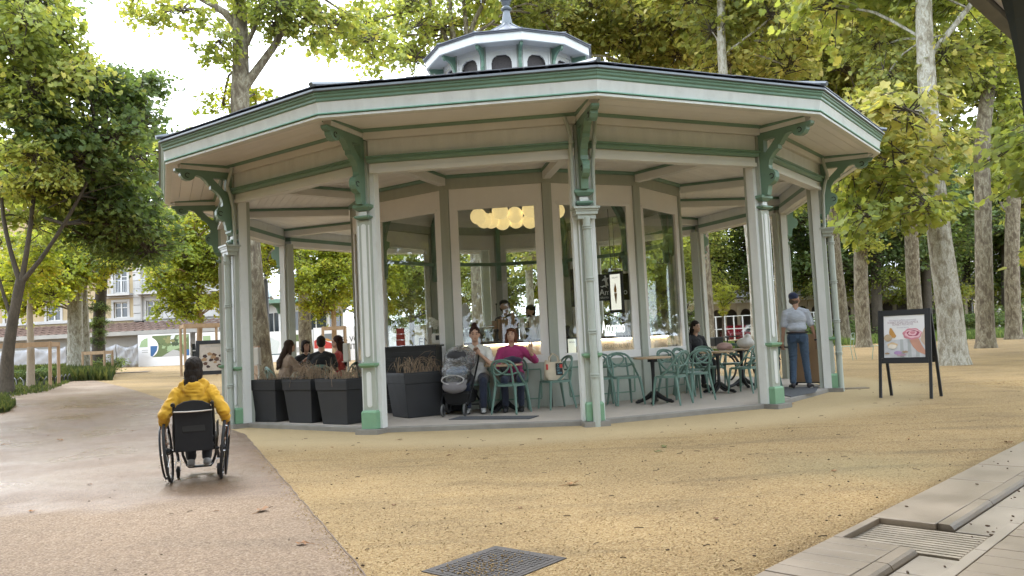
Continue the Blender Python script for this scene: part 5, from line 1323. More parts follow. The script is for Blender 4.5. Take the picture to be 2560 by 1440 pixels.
sg2, PM2, pw, ph_ = aframe('signboard', b, .12, 'black A-frame signboard with a chocolate poster half hidden by the left column', .80, 1.37)
W, H_ = pw / 2, ph_ / 2
m = MB(); m.prism([(-W, -H_), (W, -H_), (W, H_), (-W, H_)], -.002, .0004, 0, PM2); p2 = m.build('poster', fl_('poster_taupe', (.52, .45, .38)), sg2)
rr = random.Random(5); items = []
for k, (cx, cy) in enumerate(((-.55, .1), (.1, .18), (-.2, .25), (.55, .1), (.3, -.15), (-.6, -.15), (-.1, -.2), (-.5, -.45), (.2, -.38), (-.3, -.68), (.5, -.65), (.05, .0), (.7, -.3))):
    s = .11 * rr.uniform(.8, 1.4); a = rr.uniform(0, 3)
    items.append(('chocolate_print', fl_(('poster_dark_chocolate', 'poster_milk_chocolate', 'poster_biscuit')[k % 3], ((.045, .022, .018), (.11, .05, .03), (.36, .22, .11))[k % 3]), [(cx * W + s * math.cos(a + t) * .5, cy * H_ + s * math.sin(a + t) * .36) for t in (0, 1.3, 2.6, 3.6, 5.2)]))
face(p2, PM2, items)
o = link('lettering', text_mesh('LES CHOCOLATS', .05, K['greyink']), p2); o.matrix_local = PM2 @ Matrix.Translation((0, .78 * H_, .002))

# ------------------------------------------------------------------ inside the kiosk
def sector_pt(R, a_idx, z): return ringpoint(R, a_idx, z)
K['counter'] = mat('cream_counter_front', (.62, .52, .42), .5, .06, 3)
K['ctop'] = mat('dark_counter_top', (.06, .045, .035), .3, .2, 6)
K['led'] = glow('led_strip', (1., .78, .50), 5.)
K['globe'] = None
cnt = empty('service_counter', PC, PTH); tag(cnt, 'kiosk counter with a glowing strip under its dark top', 'counter')
for i in range(-1, 4):
    a = (0, 0, (i + .5) * PI / 6)
    link('counter_front', fixnormals(seg(rectp(2.95, 3.00, 0.02, 1.03)).mesh('counter_front', K['counter'])), cnt, None, a)
    link('counter_top', fixnormals(seg(rectp(2.45, 3.10, 1.07, 1.11)).mesh('counter_top', K['ctop'])), cnt, None, a)
    link('light_strip', fixnormals(seg(rectp(3.01, 3.03, 1.04, 1.062), .02).mesh('light_strip', K['led'])), cnt, None, a)
m = MB(); m.prism([(2.9 * math.sin(i * PI / 6), -2.9 * math.cos(i * PI / 6)) for i in range(12)], .012, .02); m.build('kiosk_floor', K['floor'], pav)
# chandelier of globes
gm_, nt, P, L = nodes_of('lit_globe_glass'); P.inputs['Base Color'].default_value = (.85, .75, .5, 1); P.inputs['Roughness'].default_value = .4
P.inputs['Emission Color'].default_value = (1., .74, .33, 1); P.inputs['Emission Strength'].default_value = .17
ch = empty('chandelier', (.06, 15.75, 3.2)); tag(ch, 'cluster of glowing cream globes on curved brass arms hanging in the kiosk', 'chandelier')
brass = flat('aged_brass', (.20, .17, .09), .4)
GL = [(1196, 541, 15.2), (1250, 528, 15.3), (1287, 537, 15.5), (1325, 524, 15.4), (1210, 551, 15.9), (1228, 552, 16.1), (1256, 556, 16.2), (1290, 552, 16.3), (1325, 552, 16.1), (1392, 527, 15.6), (1365, 545, 16.2)]
hub = Vector((.06, 15.75, 3.78))
for k, (u, v, d) in enumerate(GL):
    p = at(u, v, d) - Vector((.06, 15.75, 3.2)); rg = .155
    m = MB(); m.ell(p, rg, 20, 14); g_ = m.build('globe', gm_, ch, smooth=True)
    m = MB(); h_ = hub - Vector((.06, 15.75, 3.2)); q = p + Vector((0, 0, rg))
    m.tube([t for t, _ in smooth_path([h_, h_.lerp(q, .5) + Vector((0, 0, .22)), q + Vector((0, 0, .12)), q], .12)], .011, 6); m.lathe([(.03, 0), (.045, .02), (.02, .04)], 10, 0, Matrix.Translation(q - Vector((0, 0, .005)))); m.build('arm', brass, ch, smooth=True)
m = MB(); m.lathe([(.03, .58), (.03, 1.38), (.09, 1.40)], 10); m.lathe([(.02, .5), (.06, .54), (.07, .58), (.03, .64)], 12); m.build('stem', brass, ch, smooth=True)
# stacks of cups and cones, dispensers and gelato lids on the counter
cz = 1.112
def cups(u, d, n, r_, mt, lab, grp, hcup=.03):
    p = at(u, 850, d); root = empty('cup_stack', (p.x, p.y, cz)); tag(root, lab, 'cups', grp)
    for k in range(n):
        m = None
        o = link('cup', cups.me[mt.name][0], root, (0, 0, k * hcup)); o.scale = (r_ / .045,) * 2 + (1,)
cups.me = {}
for nm, c in (('white_paper_cup', (.70, .66, .58)), ('brown_wafer_cone', (.33, .20, .12))):
    mt = flat(nm, c); m = MB(); m.lathe([(.036, 0), (.043, .07), (.047, .075), (.047, .082), (.040, .08)], 14); cups.me[mt.name] = (m.mesh('cup', mt, True),)
for k, u in enumerate((1306, 1316, 1330, 1339, 1348)): cups(u, 13.98, (11, 8, 11, 12, 12)[k], .045, K['white_paper_cup'], 'tall stack of white paper cups, ' + ('leftmost on the counter', 'second from left on the counter', 'middle one on the counter', 'second from right on the counter', 'rightmost on the counter')[k], 'stacks of white paper cups')
for k, u in enumerate((1239, 1250, 1260, 1271, 1283, 1292)): cups(u, 14.08, (10, 11, 12, 11, 14, 9)[k], .05, K['brown_wafer_cone'], 'stack of brown wafer cones, ' + ('first', 'second', 'third', 'fourth', 'fifth', 'sixth')[k] + ' from the left behind the glass', 'stacks of brown wafer cones')
for k, u in enumerate((1245, 1278, 1296)):
    p = at(u, 850, 13.9); root = empty('cone_rod', (p.x, p.y, cz)); tag(root, 'thin black rod with round knob on the counter, ' + ('left one', 'middle one', 'right one')[k], 'rod', 'black cone rods on the counter')
    m = MB(); m.lathe([(.05, 0), (.05, .012), (.006, .02), (.006, .62)], 10); m.build('stem', K['black'], root); m = MB(); m.ell((0, 0, .63), .016, 8, 6); m.build('knob', K['black'], root)
for k, (u, lab) in enumerate(((1242, 'small black cup dispenser left of the wafer cones'), (1320, 'small black cup dispenser before the white cups'), (1420, 'small black bottle at the next window'))):
    p = at(u, 850, 13.75); root = empty('black_dispenser', (p.x, p.y, cz)); tag(root, lab, 'dispenser')
    m = MB(); m.lathe([(.05, 0), (.052, .02), (.03, .05), (.03, .15), (.042, .17), (.042, .20), (.02, .21)], 12); m.build('body', K['black'], root, smooth=True)
for k, (u, v) in enumerate(((1172, 812), (1192, 816), (1214, 818))):
    p = at(u, 850, 14.35); root = empty('gelato_pot', (p.x, p.y, cz)); tag(root, 'steel gelato tub with domed lid, ' + ('left one', 'middle one', 'right one')[k] + ' behind the person in white T-shirt', 'tub', 'steel gelato tubs')
    m = MB(); m.lathe([(.11, 0), (.115, .17), (.12, .18)], 18); m.build('tub', K['steel'], root, smooth=True); m = MB(); m.lathe([(.12, .182), (.11, .22), (.05, .25), (.012, .255), (.012, .28), (.02, .30)], 18); m.build('lid', K['steel'], root, smooth=True)
p = at(1190, 850, 14.0); root = empty('glass_screen', (p.x, p.y, cz)); tag(root, 'low glass sneeze screen on the counter behind the person in white T-shirt', 'screen')
m = MB(); m.box((0, 0, .13), (.62, .008, .24)); m.build('sheet', K['glass'], root); m = MB(); m.box((0, 0, .256), (.64, .02, .012)); m.build('rail', K['steel'], root)
# white disc on the left, orchid, till
p = at(1163, 790, 14.1); root = empty('round_mirror', (p.x, p.y, cz)); tag(root, 'white rimmed round mirror on a stand at the kiosk window', 'mirror')
T_ = Matrix.Translation((0, 0, p.z - cz)) @ Matrix.Rotation(1.25, 4, 'Z') @ Matrix.Rotation(PI / 2, 4, 'X')
m = MB(); m.lathe([(.21, -.008), (.21, .008)], 28, 0, T_); m.build('disc', flat('pale_mirror_back', (.50, .46, .42), .3), root)
m = MB(); m.tube([T_ @ Vector((.215 * math.cos(a), .215 * math.sin(a), 0)) for a in [k * PI / 14 for k in range(28)]], .012, 6, closed=True); m.build('rim', K['offwhite'], root, smooth=True)
m = MB(); m.tube([(0, 0, 0), (0, 0, p.z - cz - .21)], .014, 8); m.lathe([(.09, 0), (.09, .012), (.015, .02)], 14); m.build('stand', K['offwhite'], root, smooth=True)
p = at(1090, 855, 14.15); root = empty('orchid', (p.x, p.y, cz)); tag(root, 'white orchid in a dark pot at the left kiosk window', 'orchid')
m = MB(); m.lathe([(.05, 0), (.075, .12), (.08, .13), (.065, .13)], 14); m.build('pot', flat('dark_brown_pot', (.05, .025, .02), .4), root, smooth=True)
m = MB(); m.tube([(0, 0, .12), (.02, 0, .26), (-.02, -.02, .40), (-.09, -.03, .44)], .005, 5); m.build('stem', flat('orchid_green', (.08, .13, .04)), root)
r = random.Random(2)
for (x, y, z) in ((0, -.02, .30), (.04, -.03, .36), (-.02, -.03, .40), (-.07, -.03, .43), (-.03, -.03, .34)):
    m = MB()
    for k in range(5):
        a = 2 * PI * k / 5 + .3; m.ell((x + .028 * math.cos(a), y, z + .028 * math.sin(a)), (.024, .007, .024), 8, 5)
    m.build('blossom', flat('white_petal', (.75, .72, .68), .6), root, smooth=True)
p = at(1093, 850, 13.95); root = empty('card_terminal', (p.x, p.y, cz)); tag(root, 'white till with a black screen at the left kiosk window', 'till')
m = MB(); m.box((0, 0, .09), (.18, .12, .18)); m.build('body', K['offwhite'], root, bevel=.02); m = MB(); m.box((.01, -.065, .11), (.06, .012, .08)); m.build('screen', K['black'], root)
p = at(1002, 855, 13.95); root = empty('red_box', (p.x, p.y, cz)); tag(root, 'stack of red boxes inside the left kiosk window', 'box')
for k in range(3): m = MB(); m.box((0, 0, .05 + k * .1), (.14 - .01 * k, .12, .095)); m.build('box', flat('red_carton', (.35, .05, .035), .6), root)
# signs: black board with winged figure, light box, script lettering, framed menu
wl = flat('white_lettering', (.8, .8, .78))
p = at(1530, 718, 14.45); root = empty('hanging_sign', p, rad(8)); tag(root, 'black hanging sign with a white dancing cherub figure and script lettering', 'sign')
m = MB(); m.box((.03, 0, 0), (.60, .02, .47)); bd = m.build('board', K['ink'], root, bevel=.004)
link('lettering', text_mesh('Amorino', .155, wl, 'LEFT', .9), bd, (-.235, -.0125, -.135), (PI / 2, 0, 0))
link('lettering', text_mesh('GELATO AL NATURALE', .042, wl, 'LEFT', .95), bd, (-.225, -.0125, -.195), (PI / 2, 0, 0))
fig = [(-.02, .20), (.0, .215), (.02, .20), (.018, .175), (.05, .165), (.075, .185), (.08, .17), (.045, .14), (.035, .10), (.05, .06), (.06, .02), (.055, -.03), (.065, -.06), (.045, -.065), (.035, -.02), (.015, .02), (-.03, .03), (-.075, .01), (-.10, .02), (-.09, .0), (-.06, -.01), (-.02, .005), (.0, .04), (-.005, .10), (-.03, .125), (-.06, .11), (-.065, .125), (-.03, .155), (-.005, .17)]
m = MB(); m.prism([(x * .95 - .12, y * .95 + .01) for (x, y) in fig], 0, .002, 0, Matrix.Translation((0, -.0105, 0)) @ Matrix.Rotation(PI / 2, 4, 'X')); m.build('emblem', wl, bd)
m = MB(); m.tube([(0, 0, .235), (0, 0, 1.4)], .006, 6); m.build('hanger', K['black'], root)
p = at(1539, 730, 14.15); root = empty('light_box', p, rad(-38)); tag(root, 'narrow lit menu box with an orange ice cream picture in a black case', 'light box')
m = MB(); m.box((0, .03, 0), (.27, .05, .72)); m.build('case', K['ink'], root)
m = MB(); m.box((0, .002, .0), (.20, .006, .62)); sc = m.build('screen', glow('lit_menu_panel', (.95, .93, .85), .2), root)
m = MB()
m.prism([(-.03, .05), (0, .16), (.025, .05), (.02, -.01), (-.025, -.01)], 0, .001, 0, Matrix.Translation((0, -.0025, 0)) @ Matrix.Rotation(PI / 2, 4, 'X')); m.build('ice_print', flat('orange_ink', (.5, .22, .05)), sc)
m = MB(); m.prism([(-.03, -.02), (.03, -.02), (.006, -.2), (-.006, -.2)], 0, .001, 0, Matrix.Translation((0, -.0025, 0)) @ Matrix.Rotation(PI / 2, 4, 'X')); m.build('cone_print', flat('cone_ink', (.30, .16, .06)), sc)
link('lettering', text_mesh('GELATI', .035, K['greyink']), sc, (0, -.003, .24), (PI / 2, 0, 0))
m = MB(); m.tube([(0, .03, .36), (0, .03, 1.3)], .006, 6); m.build('hanger', K['black'], root)
# lettering on the window between the front column and the next post
wdir = (ringpoint(3.13, 3) - ringpoint(3.13, 2)); wa = math.atan2(wdir.y, wdir.x)
p0 = ringpoint(3.16, 2.5); 
def on_window(u, v, R=3.16, i=2.5):
    n_ = Vector((math.sin(PTH + i * PI / 6), -math.cos(PTH + i * PI / 6), 0)); r_ = ray(u, v); o_ = Vector((0, 0, CAM_H)); c_ = ringpoint(R * C15, i)
    t = (c_ - o_).dot(n_) / r_.dot(n_); return o_ + r_ * t
p = on_window(1505, 833)
K['litletter'] = glow('lit_white_letters', (1, 1, .97), .4, (.8, .8, .8))
ls = empty('lit_lettering_sign', p, wa); tag(ls, 'tall white shop lettering shining behind the glass', 'sign')
link('lettering', text_mesh('Amorino', .30, K['litletter'], 'LEFT', .42, .004), ls, (0, 0, 0), (PI / 2, 0, 0))
p = on_window(1510, 872); ls = empty('glass_lettering', p, wa); tag(ls, 'faint grey capitals on the glass under the shining name', 'sign')
link('lettering', text_mesh('GELATO AL NATURALE', .115, flat('faint_grey_vinyl', (.28, .27, .24)), 'LEFT', .62, .001), ls, (0, 0, 0), (PI / 2, 0, 0))
p = on_window(1428, 865, 3.2); root = empty('menu_frame', p, wa); tag(root, 'small black framed paper menu on the window left of the downpipe', 'menu')
m = MB(); m.box((0, 0, 0), (.22, .02, .29)); fm = m.build('frame', K['ink'], root)
m = MB(); m.box((.01, -.012, 0), (.15, .004, .24)); pp = m.build('sheet', glow('glowing_paper', (.9, .95, .85), .12), root)  # paper sheet emits faint light so it looks lit
link('lettering', text_mesh('MENU', .04, K['greyink']), pp, (.01, -.0145, .05), (PI / 2, 0, 0)); 
p = on_window(1440, 720, 2.9); root = empty('wall_screen', p, wa); tag(root, 'tall black screen edge behind the front downpipe', 'screen')
m = MB(); m.box((.05, 0, 0), (.30, .03, .66)); m.build('panel', K['ink'], root)
m = MB(); m.tube([(.05, 0, .33), (.05, 0, 1.5)], .008, 6); m.build('hanger', K['black'], root)
# pedestal fans
def fan(x, y, z, a, lab):
    root = empty('pedestal_fan', (x, y, .02), a); tag(root, lab, 'fan', 'white pedestal fans inside the kiosk'); z -= .02
    m = MB(); m.lathe([(.18, 0), (.18, .02), (.03, .04), (.016, .06), (.016, z - .05)], 18); m.build('stand', K['offwhite'], root, smooth=True)
    m = MB(); m.lathe([(.055, 0), (.06, .05), (.055, .14), (.03, .16)], 16, 0, Matrix.Translation((0, 0, z)) @ Matrix.Rotation(-PI / 2, 4, 'X')); m.build('motor', K['offwhite'], root, smooth=True)
    m = MB()
    for rr_, yy in ((.22, -.06), (.20, -.11), (.20, 0.0), (.13, -.125), (.06, -.13)):
        m.tube([(rr_ * math.cos(t), yy, z + rr_ * math.sin(t)) for t in [k * PI / 12 for k in range(24)]], .004, 5, closed=True)
    for k in range(26):
        t = 2 * PI * k / 26; m.tube([(.05 * math.cos(t), -.13, z + .05 * math.sin(t)), (.20 * math.cos(t), -.11, z + .20 * math.sin(t)), (.22 * math.cos(t), -.06, z + .22 * math.sin(t)), (.20 * math.cos(t), 0, z + .20 * math.sin(t)), (.05 * math.cos(t), .01, z + .05 * math.sin(t))], .0018, 3)
    m.build('cage', K['offwhite'], root)
    for k in range(3):
        t = 2 * PI * k / 3; m = MB(); m.add([(.03 * math.cos(t), -.05, z + .03 * math.sin(t)), (.18 * math.cos(t - .35), -.075, z + .18 * math.sin(t - .35)), (.19 * math.cos(t), -.06, z + .19 * math.sin(t)), (.17 * math.cos(t + .4), -.035, z + .17 * math.sin(t + .4))], [(0, 1, 2, 3)])
        o = m.build('blade', K['offwhite'], root); so = o.modifiers.new('t', 'SOLIDIFY'); so.thickness = .004
p = on_window(1562, 836, 2.95); fan(p.x, p.y, p.z, rad(70), 'white pedestal fan right of the shining lettering')
p = on_window(1650, 828, 2.75, 3.5); fan(p.x, p.y, p.z, rad(-20), 'white pedestal fan in the narrow right window, left of the pair')
p = on_window(1685, 830, 2.75, 3.5); fan(p.x, p.y, p.z, rad(75), 'white pedestal fan in the narrow right window, right of the pair')
# ------------------------------------------------------------------ people
def hairmat(c):
    nm = 'hair_%02d' % int(c[0] * 100)
    if nm not in K: K[nm] = mat(nm, c, .6, .45, 9, spec=.2, bump=.7, bscale=22, stretch=(7, 7, .7))
    return K[nm]
def ik(S, T, a, b, hint):
    S, T, hint = Vector(S), Vector(T), Vector(hint); d = T - S; L_ = min(d.length, (a + b) * .999); u = d.normalized()
    x = (a * a - b * b + L_ * L_) / (2 * L_); h = math.sqrt(max(0, a * a - x * x)); n = hint - u * hint.dot(u); n.normalize()
    return S + u * x + n * h, S + u * L_

def hand(ex, prims, W, fdir, ndir, s, side, curl=.5):
    """palm and five fingers; fdir: along the fingers, ndir: out of the palm"""
    f = Vector(fdir).normalized(); n = Vector(ndir); n = (n - f * n.dot(f)).normalized(); t = f.cross(n) * side
    W = Vector(W); pc = W + f * .05 * s
    Rm = Matrix((t, f, n)).transposed()
    prims.append(('e', pc, (.042 * s, .055 * s, .017 * s), Rm))
    for k, (o, l) in enumerate(((-.030, .062), (-.010, .076), (.011, .082), (.030, .074))):
        p = W + f * .095 * s + t * o * -s; c = curl * (1 + .12 * k)
        d1 = (f * math.cos(c * .5) + n * math.sin(c * .5)); d2 = (f * math.cos(c * 1.3) + n * math.sin(c * 1.3)); d3 = (f * math.cos(c * 2) + n * math.sin(c * 2))
        q0 = p - f * .02 * s; q1 = p + d1 * l * .45 * s; q2 = q1 + d2 * l * .33 * s; q3 = q2 + d3 * l * .25 * s
        ex.tube([q0, q1, q2, q3], [.0095 * s, .009 * s, .0085 * s, .006 * s], 7)
    p = W + f * .025 * s + t * .032 * s
    ex.tube([p, p + (t * .6 + f * .6 + n * .3) * .035 * s, p + (t * .6 + f * 1.3 + n * .5) * .05 * s], [.012 * s, .010 * s, .007 * s], 7)

def person(label, loc, rz, pose='sit', s=1., lean=0., head=(0., 0.), hands=(None, None), hints=None, top=('tee', 'white'), legs=('jeans',), shoe=(.03, .03, .03), hair=('short', (.03, .02, .015)), skin='skin', seat=.455, legpos=None, wide=1., extra=None, curl=(.5, .5), fdirs=None, ndirs=None, z0=0., legs_visible=True, facial=None):
    root = empty('person', loc, rz); tag(root, label, 'person')
    V = Vector
    pz = (seat + .095 * s) if pose == 'sit' else .93 * s
    pel = V((0, 0, pz)); ca, sa = math.cos(lean), math.sin(lean)
    up = V((0, sa, ca)); fw = V((0, ca, -sa)); rt = V((1, 0, 0))
    def T(x, y, z): return pel + rt * x * s + fw * y * s + up * z * s
    shw = .172 * wide ** .5
    sh = [T(-shw, 0, .415), T(shw, 0, .415)]
    neck0, neck1 = T(0, -.005, .46), T(0, .012, .565)
    yaw, pit = head; hc = T(0, .025, .665)
    Hm = Matrix.Rotation(yaw, 3, 'Z') @ Matrix.Rotation(-lean * .5 - pit, 3, 'X')
    HH = lambda x, y, z: hc + Hm @ V((x, y, z)) * s
    hip = [pel + V((-.088 * s * wide, 0, -.02)), pel + V((.088 * s * wide, 0, -.02))]
    if legpos: knee = [V(p) for p in legpos[0]]; ank = [V(p) for p in legpos[1]]; toe = [V(p) for p in legpos[2]]
    elif pose == 'sit':
        knee = [V((sx * .115 * wide, .43 * s, seat + .045)) for sx in (-1, 1)]; ank = [V((sx * .12, .40 * s, .085)) for sx in (-1, 1)]; toe = [V((sx * .13, .55 * s, .035)) for sx in (-1, 1)]
    else:
        knee = [V((-.10, .03, .50 * s)), V((.11, .02, .50 * s))]; ank = [V((-.13, -.02, .085)), V((.14, .0, .085))]; toe = [V((-.17, .12, .035)), V((.19, .13, .035))]
    # arms
    el, wr = [], []
    for k, sx in enumerate((-1, 1)):
        tgt = hands[k] if hands[k] is not None else ((sx * .25, .05, pz - .08) if pose != 'sit' else (sx * .14, .30, seat + .13))
        hint = (hints or ((-.6, -.6, -.5), (.6, -.6, -.5)))[k]
        e_, w_ = ik(sh[k], V(tgt), .285 * s, .245 * s, hint); el.append(e_); wr.append(w_)
    w = wide
    core = [('e', T(0, 0, .02), (.165 * s * w, .115 * s * w, .12 * s)), ('e', T(0, .005, .17), (.145 * s * w, .10 * s * w, .13 * s)), ('e', T(0, .005, .33), (.165 * s * w, .108 * s * w, .145 * s)),
            ('c', sh[0], T(-.04, 0, .465), .05 * s, .045 * s), ('c', sh[1], T(.04, 0, .465), .05 * s, .045 * s)]
    arm_u = [('c', sh[k], el[k], .050 * s, .040 * s) for k in (0, 1)]; arm_l = [('c', el[k], wr[k], .038 * s, .026 * s) for k in (0, 1)]
    thigh = [('c', hip[k], knee[k], .082 * s * w, .056 * s) for k in (0, 1)]; calf = [('c', knee[k], ank[k], .055 * s, .036 * s) for k in (0, 1)]
    foot = [('c', ank[k] + V((0, -.02, -.035)), toe[k], .036 * s, .03 * s) for k in (0, 1)]
    headp = [('e', HH(0, -.008, .03), (.076 * s, .095 * s, .098 * s)), ('e', HH(0, .022, -.035), (.060 * s, .068 * s, .075 * s)), ('e', HH(0, .078, -.075), (.028 * s, .02 * s, .022 * s)),
             ('c', HH(0, .086, .012), HH(0, .105, -.024), .010 * s, .015 * s), ('e', HH(-.078, -.008, -.008), (.012 * s, .02 * s, .032 * s)), ('e', HH(.078, -.008, -.008), (.012 * s, .02 * s, .032 * s)),
             ('c', HH(-.03, .082, .03), HH(.03, .082, .03), .012 * s, .012 * s), ('c', neck0, neck1 + up * .02, .055 * s, .05 * s)]
    shr = lambda P_, k: [tuple([p[0], p[1], p[2], max(.01, p[3] - k), max(.01, p[4] - k)]) if p[0] == 'c' else (p[0], p[1], tuple(max(.01, q - k) for q in p[2])) + tuple(p[3:]) for p in P_]
    ex = MB(); hp = []
    for k, sx in enumerate((-1, 1)):
        fd = (fdirs or (None, None))[k] or (wr[k] - el[k]); nd = (ndirs or (None, None))[k] or (0, .3, -1)
        hand(ex, hp, wr[k], fd, nd, s, sx, curl[k])
    body = blob('body', shr(core, .012) + arm_u + arm_l + hp + headp + shr(thigh, .012) + shr(calf, .01) + shr(foot, .012), .0125 * s, K[skin], root, 3, ex)
    for sx in (-1, 1):
        m = MB(); m.ell(HH(sx * .031, .0885, .012), (.011 * s, .007 * s, .006 * s), 8, 6); m.build('eye', flat('eye_dark', (.02, .015, .012), .2), body, smooth=True)
        m = MB(); m.tube([HH(sx * .015, .093, .034), HH(sx * .032, .092, .038), HH(sx * .048, .082, .032)], .0045 * s, 5); m.build('eyebrow', hairmat(hair[1]), body)
    m = MB(); m.ell(HH(0, .0885, -.060), (.022 * s, .008 * s, .006 * s), 10, 6); m.build('mouth', flat('lips', (.30, .10, .085), .5), body, smooth=True)
    # clothes
    infl = lambda P_, k: shr(P_, -k)
    kind, cname = top; cm = K[cname]
    tp_ = infl(core, .012)
    if pose != 'sit': tp_[0] = ('e', T(0, 0, .145), (.165 * s * w, .118 * s * w, .085 * s))
    if pose == 'sit': tp_.append(('e', T(0, .02, -.03), (.172 * s * w, .135 * s * w, .09 * s)))
    if kind == 'tee': tp_ += [('c', sh[k], sh[k].lerp(el[k], .72), .066 * s, .062 * s) for k in (0, 1)]
    elif kind in ('long', 'hoodie'):
        g_ = .016 if kind == 'long' else .024
        tp_ += infl(arm_u, g_) + [('c', el[k], el[k].lerp(wr[k], .9), .054 * s, .040 * s) for k in (0, 1)]
    elif kind == 'sleeve34':
        tp_ += infl(arm_u, .018) + [('c', el[k], el[k].lerp(wr[k], .45), .056 * s, .052 * s) for k in (0, 1)]
    elif kind == 'pushed':
        tp_ += infl(arm_u, .020) + [('c', el[k], el[k].lerp(wr[k], .42), .060 * s, .050 * s) for k in (0, 1)]
    if kind in ('hoodie', 'pushed'): tp_ += [('c', T(-.085, -.03, .53), T(.085, -.03, .53), .042 * s, .042 * s), ('c', T(-.12, -.03, .50), T(0, -.12, .34), .04 * s, .035 * s), ('c', T(.12, -.03, .50), T(0, -.12, .34), .04 * s, .035 * s), ('e', T(0, -.10, .44), (.10 * s, .035 * s, .10 * s))]
    tname = {'tee': 't_shirt', 'long': 'jacket', 'hoodie': 'hoodie', 'pushed': 'hoodie', 'sleeve34': 'blouse'}[kind]
    topo = blob(tname, tp_, .0125 * s, cm, root, 4, None, .010 if kind in ('hoodie', 'pushed') else .0055)
    lm_ = K[legs[0]]
    blob('trousers', infl([('e', T(0, 0, -.01), (.165 * s * w, .115 * s * w, .10 * s))] + thigh, .008) + [('c', knee[k], knee[k].lerp(ank[k], .9), .064 * s, .055 * s) for k in (0, 1)], .0125 * s, lm_, root, 4, None, .006)
    sm_ = flat('shoe_%02d_%02d' % (int(shoe[0] * 100), int(shoe[2] * 100)), shoe, .6)
    for k in (0, 1):
        so = blob('shoe', infl([foot[k]], .008) + [('e', ank[k] + V((0, -.015, -.02)), (.042 * s, .05 * s, .045 * s))], .012 * s, sm_, root, 3)
        mid = (ank[k] + toe[k]) / 2; dd = (toe[k] - ank[k]); m = MB(); m.ell((mid.x, mid.y + .005, min(toe[k].z - .022, mid.z)), (.045 * s, abs(dd.y) * .5 + .055, .012), 14, 6); m.build('sole', flat('pale_sole' if len(legs) > 1 else 'dark_sole', (.5, .48, .44) if len(legs) > 1 else (.03, .03, .03), .7), so, smooth=True)
    # hair and headgear
    hk, hcol = hair; hm_ = hairmat(hcol)
    cap_ = [('e', HH(0, -.022, .048), (.084 * s, .098 * s, .094 * s)), ('e', HH(0, -.045, -.005), (.078 * s, .072 * s, .085 * s))]
    if hk == 'short': H_p = [('e', HH(0, -.020, .045), (.081 * s, .096 * s, .092 * s)), ('e', HH(0, -.045, .0), (.073 * s, .065 * s, .075 * s))]
    elif hk == 'bun': H_p = cap_[:1] + [('e', HH(0, -.05, .155), (.046 * s, .046 * s, .042 * s)), ('e', HH(0, -.045, .0), (.074 * s, .065 * s, .075 * s))]
    elif hk == 'bob': H_p = cap_ + [('c', HH(sx * .078, .0, .02), HH(sx * .082, .005, -.105), .026 * s, .022 * s) for sx in (-1, 1)] + [('e', HH(0, -.055, -.06), (.078 * s, .05 * s, .06 * s)), ('c', HH(-.05, .07, .085), HH(.05, .07, .085), .02 * s, .02 * s)]
    elif hk == 'long': H_p = cap_ + [('c', HH(sx * .07, -.02, .01), HH(sx * .075, -.05, -.17), .03 * s, .026 * s) for sx in (-1, 1)] + [('c', HH(0, -.07, -.02), T(0, -.135, .34), .065 * s, .055 * s), ('c', T(-.04, -.13, .36), T(-.05, -.14, .22), .05 * s, .028 * s), ('c', T(.03, -.13, .36), T(.03, -.14, .24), .05 * s, .025 * s)]
    elif hk == 'tied': H_p = [('e', HH(0, -.025, .05), (.094 * s, .108 * s, .100 * s)), ('e', HH(0, -.045, -.04), (.100 * s, .085 * s, .115 * s)), ('e', HH(0, -.04, -.11), (.098 * s, .07 * s, .07 * s)), ('c', HH(-.05, -.05, -.06), HH(-.075, -.06, -.16), .035 * s, .022 * s), ('c', HH(-.02, -.075, -.09), HH(-.01, -.10, -.21), .028 * s, .010 * s), ('c', HH(.05, -.05, -.04), HH(.055, -.04, -.13), .035 * s, .025 * s), ('c', HH(-.085, -.055, -.12), HH(-.10, -.075, -.26), .030 * s, .014 * s), ('c', HH(-.10, -.075, -.22), HH(-.20, -.06, -.31), .011 * s, .003 * s), ('c', HH(.0, -.09, -.10), HH(.02, -.125, -.27), .05 * s, .02 * s), ('e', HH(-.02, -.075, -.16), (.09 * s, .05 * s, .10 * s)), ('c', HH(-.07, -.08, -.15), HH(-.09, -.10, -.33), .03 * s, .008 * s)]
    elif hk == 'cap': H_p = [('e', HH(0, -.045, -.012), (.082 * s, .066 * s, .072 * s))]
    ho = blob('hair', H_p, .011 * s, hm_, root, 2, None, .006, (55, 55, 9))
    if hk == 'cap':
        cm2 = K[extra]
        blob('cap', [('e', HH(0, -.012, .068), (.087 * s, .104 * s, .072 * s)), ('e', HH(0, -.02, .035), (.086 * s, .10 * s, .035 * s))], .011 * s, cm2, root, 2)
        if facial != 'nobrim':
            m = MB(); pts = [(.075 * math.cos(t), .075 + .075 * math.sin(t)) for t in [k * PI / 8 for k in range(9)]]
            m.prism(pts, 0, .006, 0, Matrix.Translation(HH(0, .0, .045)) @ (Hm @ Matrix.Rotation(-.15, 3, 'X')).to_4x4() @ Matrix.Diagonal((s, s, s, 1))); m.build('cap_brim', cm2, root)
    if facial == 'beard' or facial == 'nobrim':
        blob('beard', [('e', HH(0, .035, -.075), (.056 * s, .052 * s, .035 * s))], .011, hairmat((.015, .012, .01)), root, 1)
    return root, dict(T=T, HH=HH, el=el, wr=wr, sh=sh, hc=hc, knee=knee, ank=ank)

